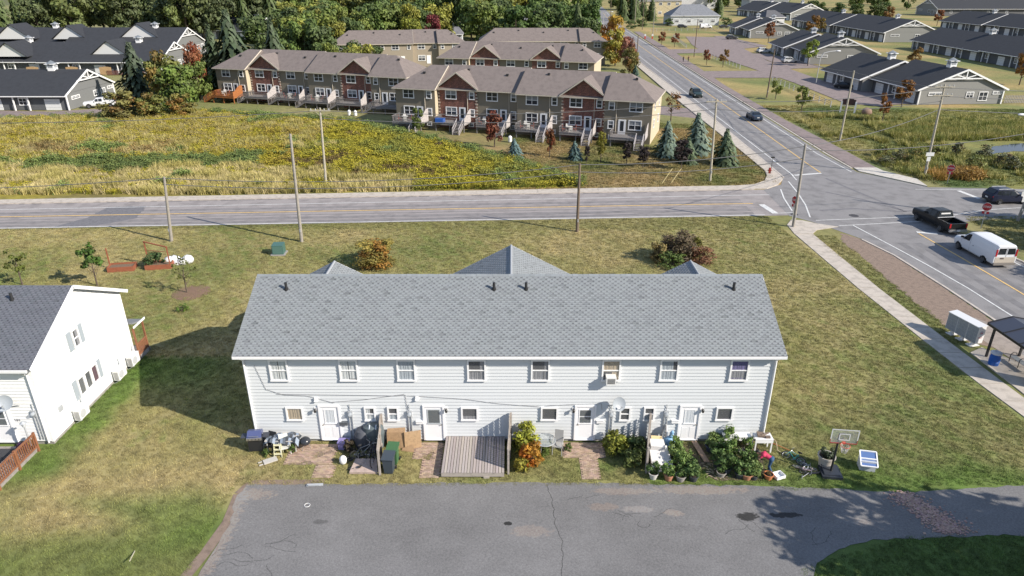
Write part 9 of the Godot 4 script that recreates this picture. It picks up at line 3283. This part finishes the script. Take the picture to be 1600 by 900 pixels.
# ---------------------------------------------------------------- people
# one continuous skin over tapered bones [from, to, radius, radius, colour]
func skin(bones: Array, cell: float, blend: float) -> Mb:
	var lo := Vector3.ONE * 1e6
	var hi := -lo
	for b in bones:
		var r := maxf(b[2], b[3]) + cell * 2.0
		for p in [b[0], b[1]]:
			lo = lo.min(p - Vector3.ONE * r)
			hi = hi.max(p + Vector3.ONE * r)
	var nx := int((hi.x - lo.x) / cell) + 2
	var ny := int((hi.y - lo.y) / cell) + 2
	var nz_ := int((hi.z - lo.z) / cell) + 2
	var f := PackedFloat32Array()
	f.resize(nx * ny * nz_)
	f.fill(1.0)
	for b in bones:
		var A: Vector3 = b[0]
		var B: Vector3 = b[1]
		var r0: float = b[2]
		var r1: float = b[3]
		var rm := maxf(r0, r1) + cell * 3.0 + blend
		var bl := A.min(B) - Vector3.ONE * rm
		var bh := A.max(B) + Vector3.ONE * rm
		var ab := B - A
		var l2 := maxf(ab.length_squared(), 1e-9)
		for k in range(maxi(0, int((bl.z - lo.z) / cell)), mini(nz_, int((bh.z - lo.z) / cell) + 1)):
			for j in range(maxi(0, int((bl.y - lo.y) / cell)), mini(ny, int((bh.y - lo.y) / cell) + 1)):
				for i in range(maxi(0, int((bl.x - lo.x) / cell)), mini(nx, int((bh.x - lo.x) / cell) + 1)):
					var p := lo + Vector3(i, j, k) * cell
					var t := clampf((p - A).dot(ab) / l2, 0.0, 1.0)
					var d := p.distance_to(A + ab * t) - lerpf(r0, r1, t)
					var at := (k * ny + j) * nx + i
					var o := f[at]
					var h := clampf(0.5 + 0.5 * (o - d) / blend, 0.0, 1.0)
					f[at] = lerpf(o, d, h) - blend * h * (1.0 - h)
	var m := Mb.new()
	var vert := {}
	var pos := func(i: int, j: int, k: int) -> Vector3:
		var key := (k * ny + j) * nx + i
		if vert.has(key):
			return vert[key]
		var s := Vector3.ZERO
		var n := 0
		for e in 12:
			var ax := e / 4
			var u := e & 1
			var w := (e >> 1) & 1
			var c0 := Vector3i(i, j, k)
			var c1 := c0
			if ax == 0:
				c0 += Vector3i(0, u, w)
				c1 = c0 + Vector3i(1, 0, 0)
			elif ax == 1:
				c0 += Vector3i(u, 0, w)
				c1 = c0 + Vector3i(0, 1, 0)
			else:
				c0 += Vector3i(u, w, 0)
				c1 = c0 + Vector3i(0, 0, 1)
			var f0 := f[(c0.z * ny + c0.y) * nx + c0.x]
			var f1 := f[(c1.z * ny + c1.y) * nx + c1.x]
			if (f0 < 0.0) != (f1 < 0.0):
				s += Vector3(c0).lerp(Vector3(c1), f0 / (f0 - f1))
				n += 1
		var v := lo + (s / maxf(n, 1)) * cell
		vert[key] = v
		return v
	var tint := func(p: Vector3) -> Color:
		var best := 1e9
		var c := Color.WHITE
		for b in bones:
			var ab: Vector3 = b[1] - b[0]
			var t := clampf((p - b[0]).dot(ab) / maxf(ab.length_squared(), 1e-9), 0.0, 1.0)
			var d := p.distance_to(b[0] + ab * t) - lerpf(b[2], b[3], t)
			if d < best:
				best = d
				c = b[4]
		return c
	for k in range(1, nz_ - 1):
		for j in range(1, ny - 1):
			for i in range(1, nx - 1):
				var f0 := f[(k * ny + j) * nx + i]
				for ax in 3:
					var f1 := f[((k + (1 if ax == 2 else 0)) * ny + j + (1 if ax == 1 else 0)) * nx + i + (1 if ax == 0 else 0)]
					if (f0 < 0.0) == (f1 < 0.0):
						continue
					var q: Array
					if ax == 0:
						q = [pos.call(i, j - 1, k - 1), pos.call(i, j, k - 1), pos.call(i, j, k), pos.call(i, j - 1, k)]
					elif ax == 1:
						q = [pos.call(i - 1, j, k - 1), pos.call(i - 1, j, k), pos.call(i, j, k), pos.call(i, j, k - 1)]
					else:
						q = [pos.call(i - 1, j - 1, k), pos.call(i, j - 1, k), pos.call(i, j, k), pos.call(i - 1, j, k)]
					if f0 > 0.0:
						q.reverse()
					m.col = tint.call((q[0] + q[2]) / 2.0)
					m.quad(q[0], q[1], q[2], q[3])
	return m
func hand_bones(w: Vector3, dir: Vector3, side: Vector3, sk: Color) -> Array:
	# palm and five curled fingers from the wrist w along dir; side points to the thumb
	var b := []
	var nn := dir.cross(side).normalized()
	var tip := w + dir * 0.085
	for i in 4:
		var off := side * (0.027 - 0.018 * i)
		b.push_back([w + off * 0.6, tip + off, 0.014, 0.0105, sk])
		var L: float = [0.07, 0.08, 0.074, 0.058][i]
		var p1 := tip + off + (dir * 0.86 + nn * 0.4) * L * 0.5
		b.push_back([tip + off, p1, 0.0095, 0.0085, sk])
		b.push_back([p1, p1 + (dir * 0.5 + nn * 0.85) * L * 0.5, 0.0085, 0.0072, sk])
	var t0 := w + side * 0.03 + dir * 0.025
	var t1 := t0 + (side * 0.8 + dir * 0.6) * 0.04
	b.push_back([w, t0, 0.014, 0.012, sk])
	b.push_back([t0, t1, 0.012, 0.010, sk])
	b.push_back([t1, t1 + (side * 0.25 + dir * 0.95) * 0.034, 0.0095, 0.008, sk])
	return b
func person(label: String, at: Vector3, turn: float, shirt: Color, legs: Color, hair: Color, pose: String) -> void:
	# local axes: the person faces +x
	var o := thing("person", label, "person", at, turn)
	var sk := Color(0.40, 0.22, 0.15)
	var shoe := Color(0.06, 0.055, 0.055)
	var bend := pose == "bend"
	var hipy := 0.86 if not bend else 0.88
	var hip := Vector3(0.0, hipy, 0)
	var chest := hip + (Vector3(0.40, 0.17, 0) if bend else Vector3(0.03, 0.42, 0))
	var neck := chest + (Vector3(0.13, 0.02, 0) if bend else Vector3(0.02, 0.16, 0))
	var head := neck + (Vector3(0.17, -0.05, 0.03) if bend else Vector3(0.02, 0.18, 0))
	var b := []
	b.push_back([hip + Vector3(0, 0.02, -0.06), hip + Vector3(0, 0.02, 0.06), 0.125, 0.125, legs])
	b.push_back([hip + (chest - hip) * 0.25, chest, 0.125, 0.135, shirt])
	b.push_back([chest + Vector3(0, 0, -0.11), chest + Vector3(0, 0, 0.11), 0.10, 0.10, shirt])
	b.push_back([chest, neck, 0.06, 0.05, shirt])
	b.push_back([neck, head, 0.05, 0.055, sk])
	var wrists := []
	for s in [-1.0, 1.0]:
		var st: float = 0.0 if bend else 0.22 * s
		var knee: Vector3 = hip + Vector3(0.05 + st * 0.7, -0.40, s * 0.10)
		var ankle: Vector3 = Vector3(-0.02 + st * 1.2 if not bend else -0.05 + 0.12 * s, 0.09, s * 0.11)
		b.push_back([hip + Vector3(0, -0.03, s * 0.085), knee, 0.095, 0.062, legs])
		b.push_back([knee, ankle, 0.062, 0.045, legs])
		b.push_back([ankle + Vector3(-0.05, -0.045, 0), ankle + Vector3(0.16, -0.05, s * 0.02), 0.042, 0.035, shoe])
		var sh: Vector3 = chest + Vector3(0.02 if bend else 0.0, 0.05 if not bend else 0.0, s * 0.19)
		var el: Vector3 = sh + (Vector3(0.14, -0.22, s * 0.05) if bend else Vector3(-0.06 * s, -0.27, s * 0.06))
		var wr: Vector3 = el + (Vector3(0.14, -0.2, -s * 0.06) if bend else Vector3(0.1 - 0.08 * s, -0.22, 0.0))
		b.push_back([sh - Vector3(0, 0, s * 0.05), sh + (el - sh) * 0.5, 0.062, 0.05, shirt])
		b.push_back([sh + (el - sh) * 0.45, el, 0.045, 0.04, sk])
		b.push_back([el, wr, 0.04, 0.027, sk])
		wrists.push_back([wr, (wr - el).normalized(), Vector3(0.3, 0.1, -s).normalized()])
	var m := skin(b, 0.022, 0.035)
	for w in wrists:
		var dd: Vector3 = w[1]
		var sd: Vector3 = (w[2] - dd * w[2].dot(dd)).normalized()
		var hm := skin(hand_bones(w[0], dd, sd, sk), 0.005, 0.004)
		m.v.append_array(hm.v)
		m.n.append_array(hm.n)
		m.c.append_array(hm.c)
	# head with brow, nose, chin, ears on a finer grid
	var fd := Vector3(0.6, -0.8, 0).normalized() if bend else Vector3.RIGHT
	var ud := Vector3(0.8, 0.6, 0).normalized() if bend else Vector3.UP
	var hb := []
	hb.push_back([head - ud * 0.02, head + ud * 0.05, 0.082, 0.09, sk])
	hb.push_back([head + fd * 0.025 - ud * 0.07, head + fd * 0.035 - ud * 0.01, 0.05, 0.062, sk])
	hb.push_back([head + fd * 0.088 + ud * 0.02, head + fd * 0.108 - ud * 0.018, 0.011, 0.016, sk])
	hb.push_back([head + fd * 0.085 - ud * 0.055 + Vector3(0, 0, -0.018), head + fd * 0.085 - ud * 0.055 + Vector3(0, 0, 0.018), 0.009, 0.009, Color(0.3, 0.1, 0.09)])
	for s in [-1.0, 1.0]:
		hb.push_back([head + Vector3(0, 0, s * 0.088) - ud * 0.01, head + Vector3(0, 0, s * 0.09) + ud * 0.025, 0.014, 0.018, sk])
		hb.push_back([head + fd * 0.083 + ud * 0.028 + Vector3(0, 0, s * 0.032), head + fd * 0.084 + ud * 0.028 + Vector3(0, 0, s * 0.036), 0.011, 0.011, Color(0.03, 0.025, 0.02)])
	var hd := skin(hb, 0.009, 0.016)
	m.v.append_array(hd.v)
	m.n.append_array(hd.n)
	m.c.append_array(hd.c)
	part("body", m, mt("person_skin_cloth", Color(1, 1, 1), 0.75, 0, 0, 0, true), o)
	var hr := [[head + ud * 0.05 - fd * 0.02, head + ud * 0.075 + fd * 0.01, 0.097, 0.088, hair], [head - fd * 0.05 + ud * 0.02, head - fd * 0.07 - ud * 0.08, 0.075, 0.055, hair]]
	part("hair", skin(hr, 0.014, 0.02), mt("hair_%s" % [hair], hair, 0.6), o)
func build_people() -> void:
	person("person in pink top and blue jeans bending over the pot garden", P(13.25, 28.5), 2.6, Color(0.50, 0.035, 0.09), Color(0.03, 0.075, 0.16), Color(0.012, 0.01, 0.009), "bend")
	person("dark-clothed walker on the asphalt path, left of two", P(50.2, 212.0), -1.5, Color(0.03, 0.03, 0.035), Color(0.025, 0.025, 0.03), Color(0.02, 0.015, 0.012), "walk")
	person("walker in dark reddish clothes on the asphalt path, right of two", P(51.8, 212.6), -1.5, Color(0.09, 0.03, 0.03), Color(0.03, 0.03, 0.035), Color(0.03, 0.02, 0.012), "walk")
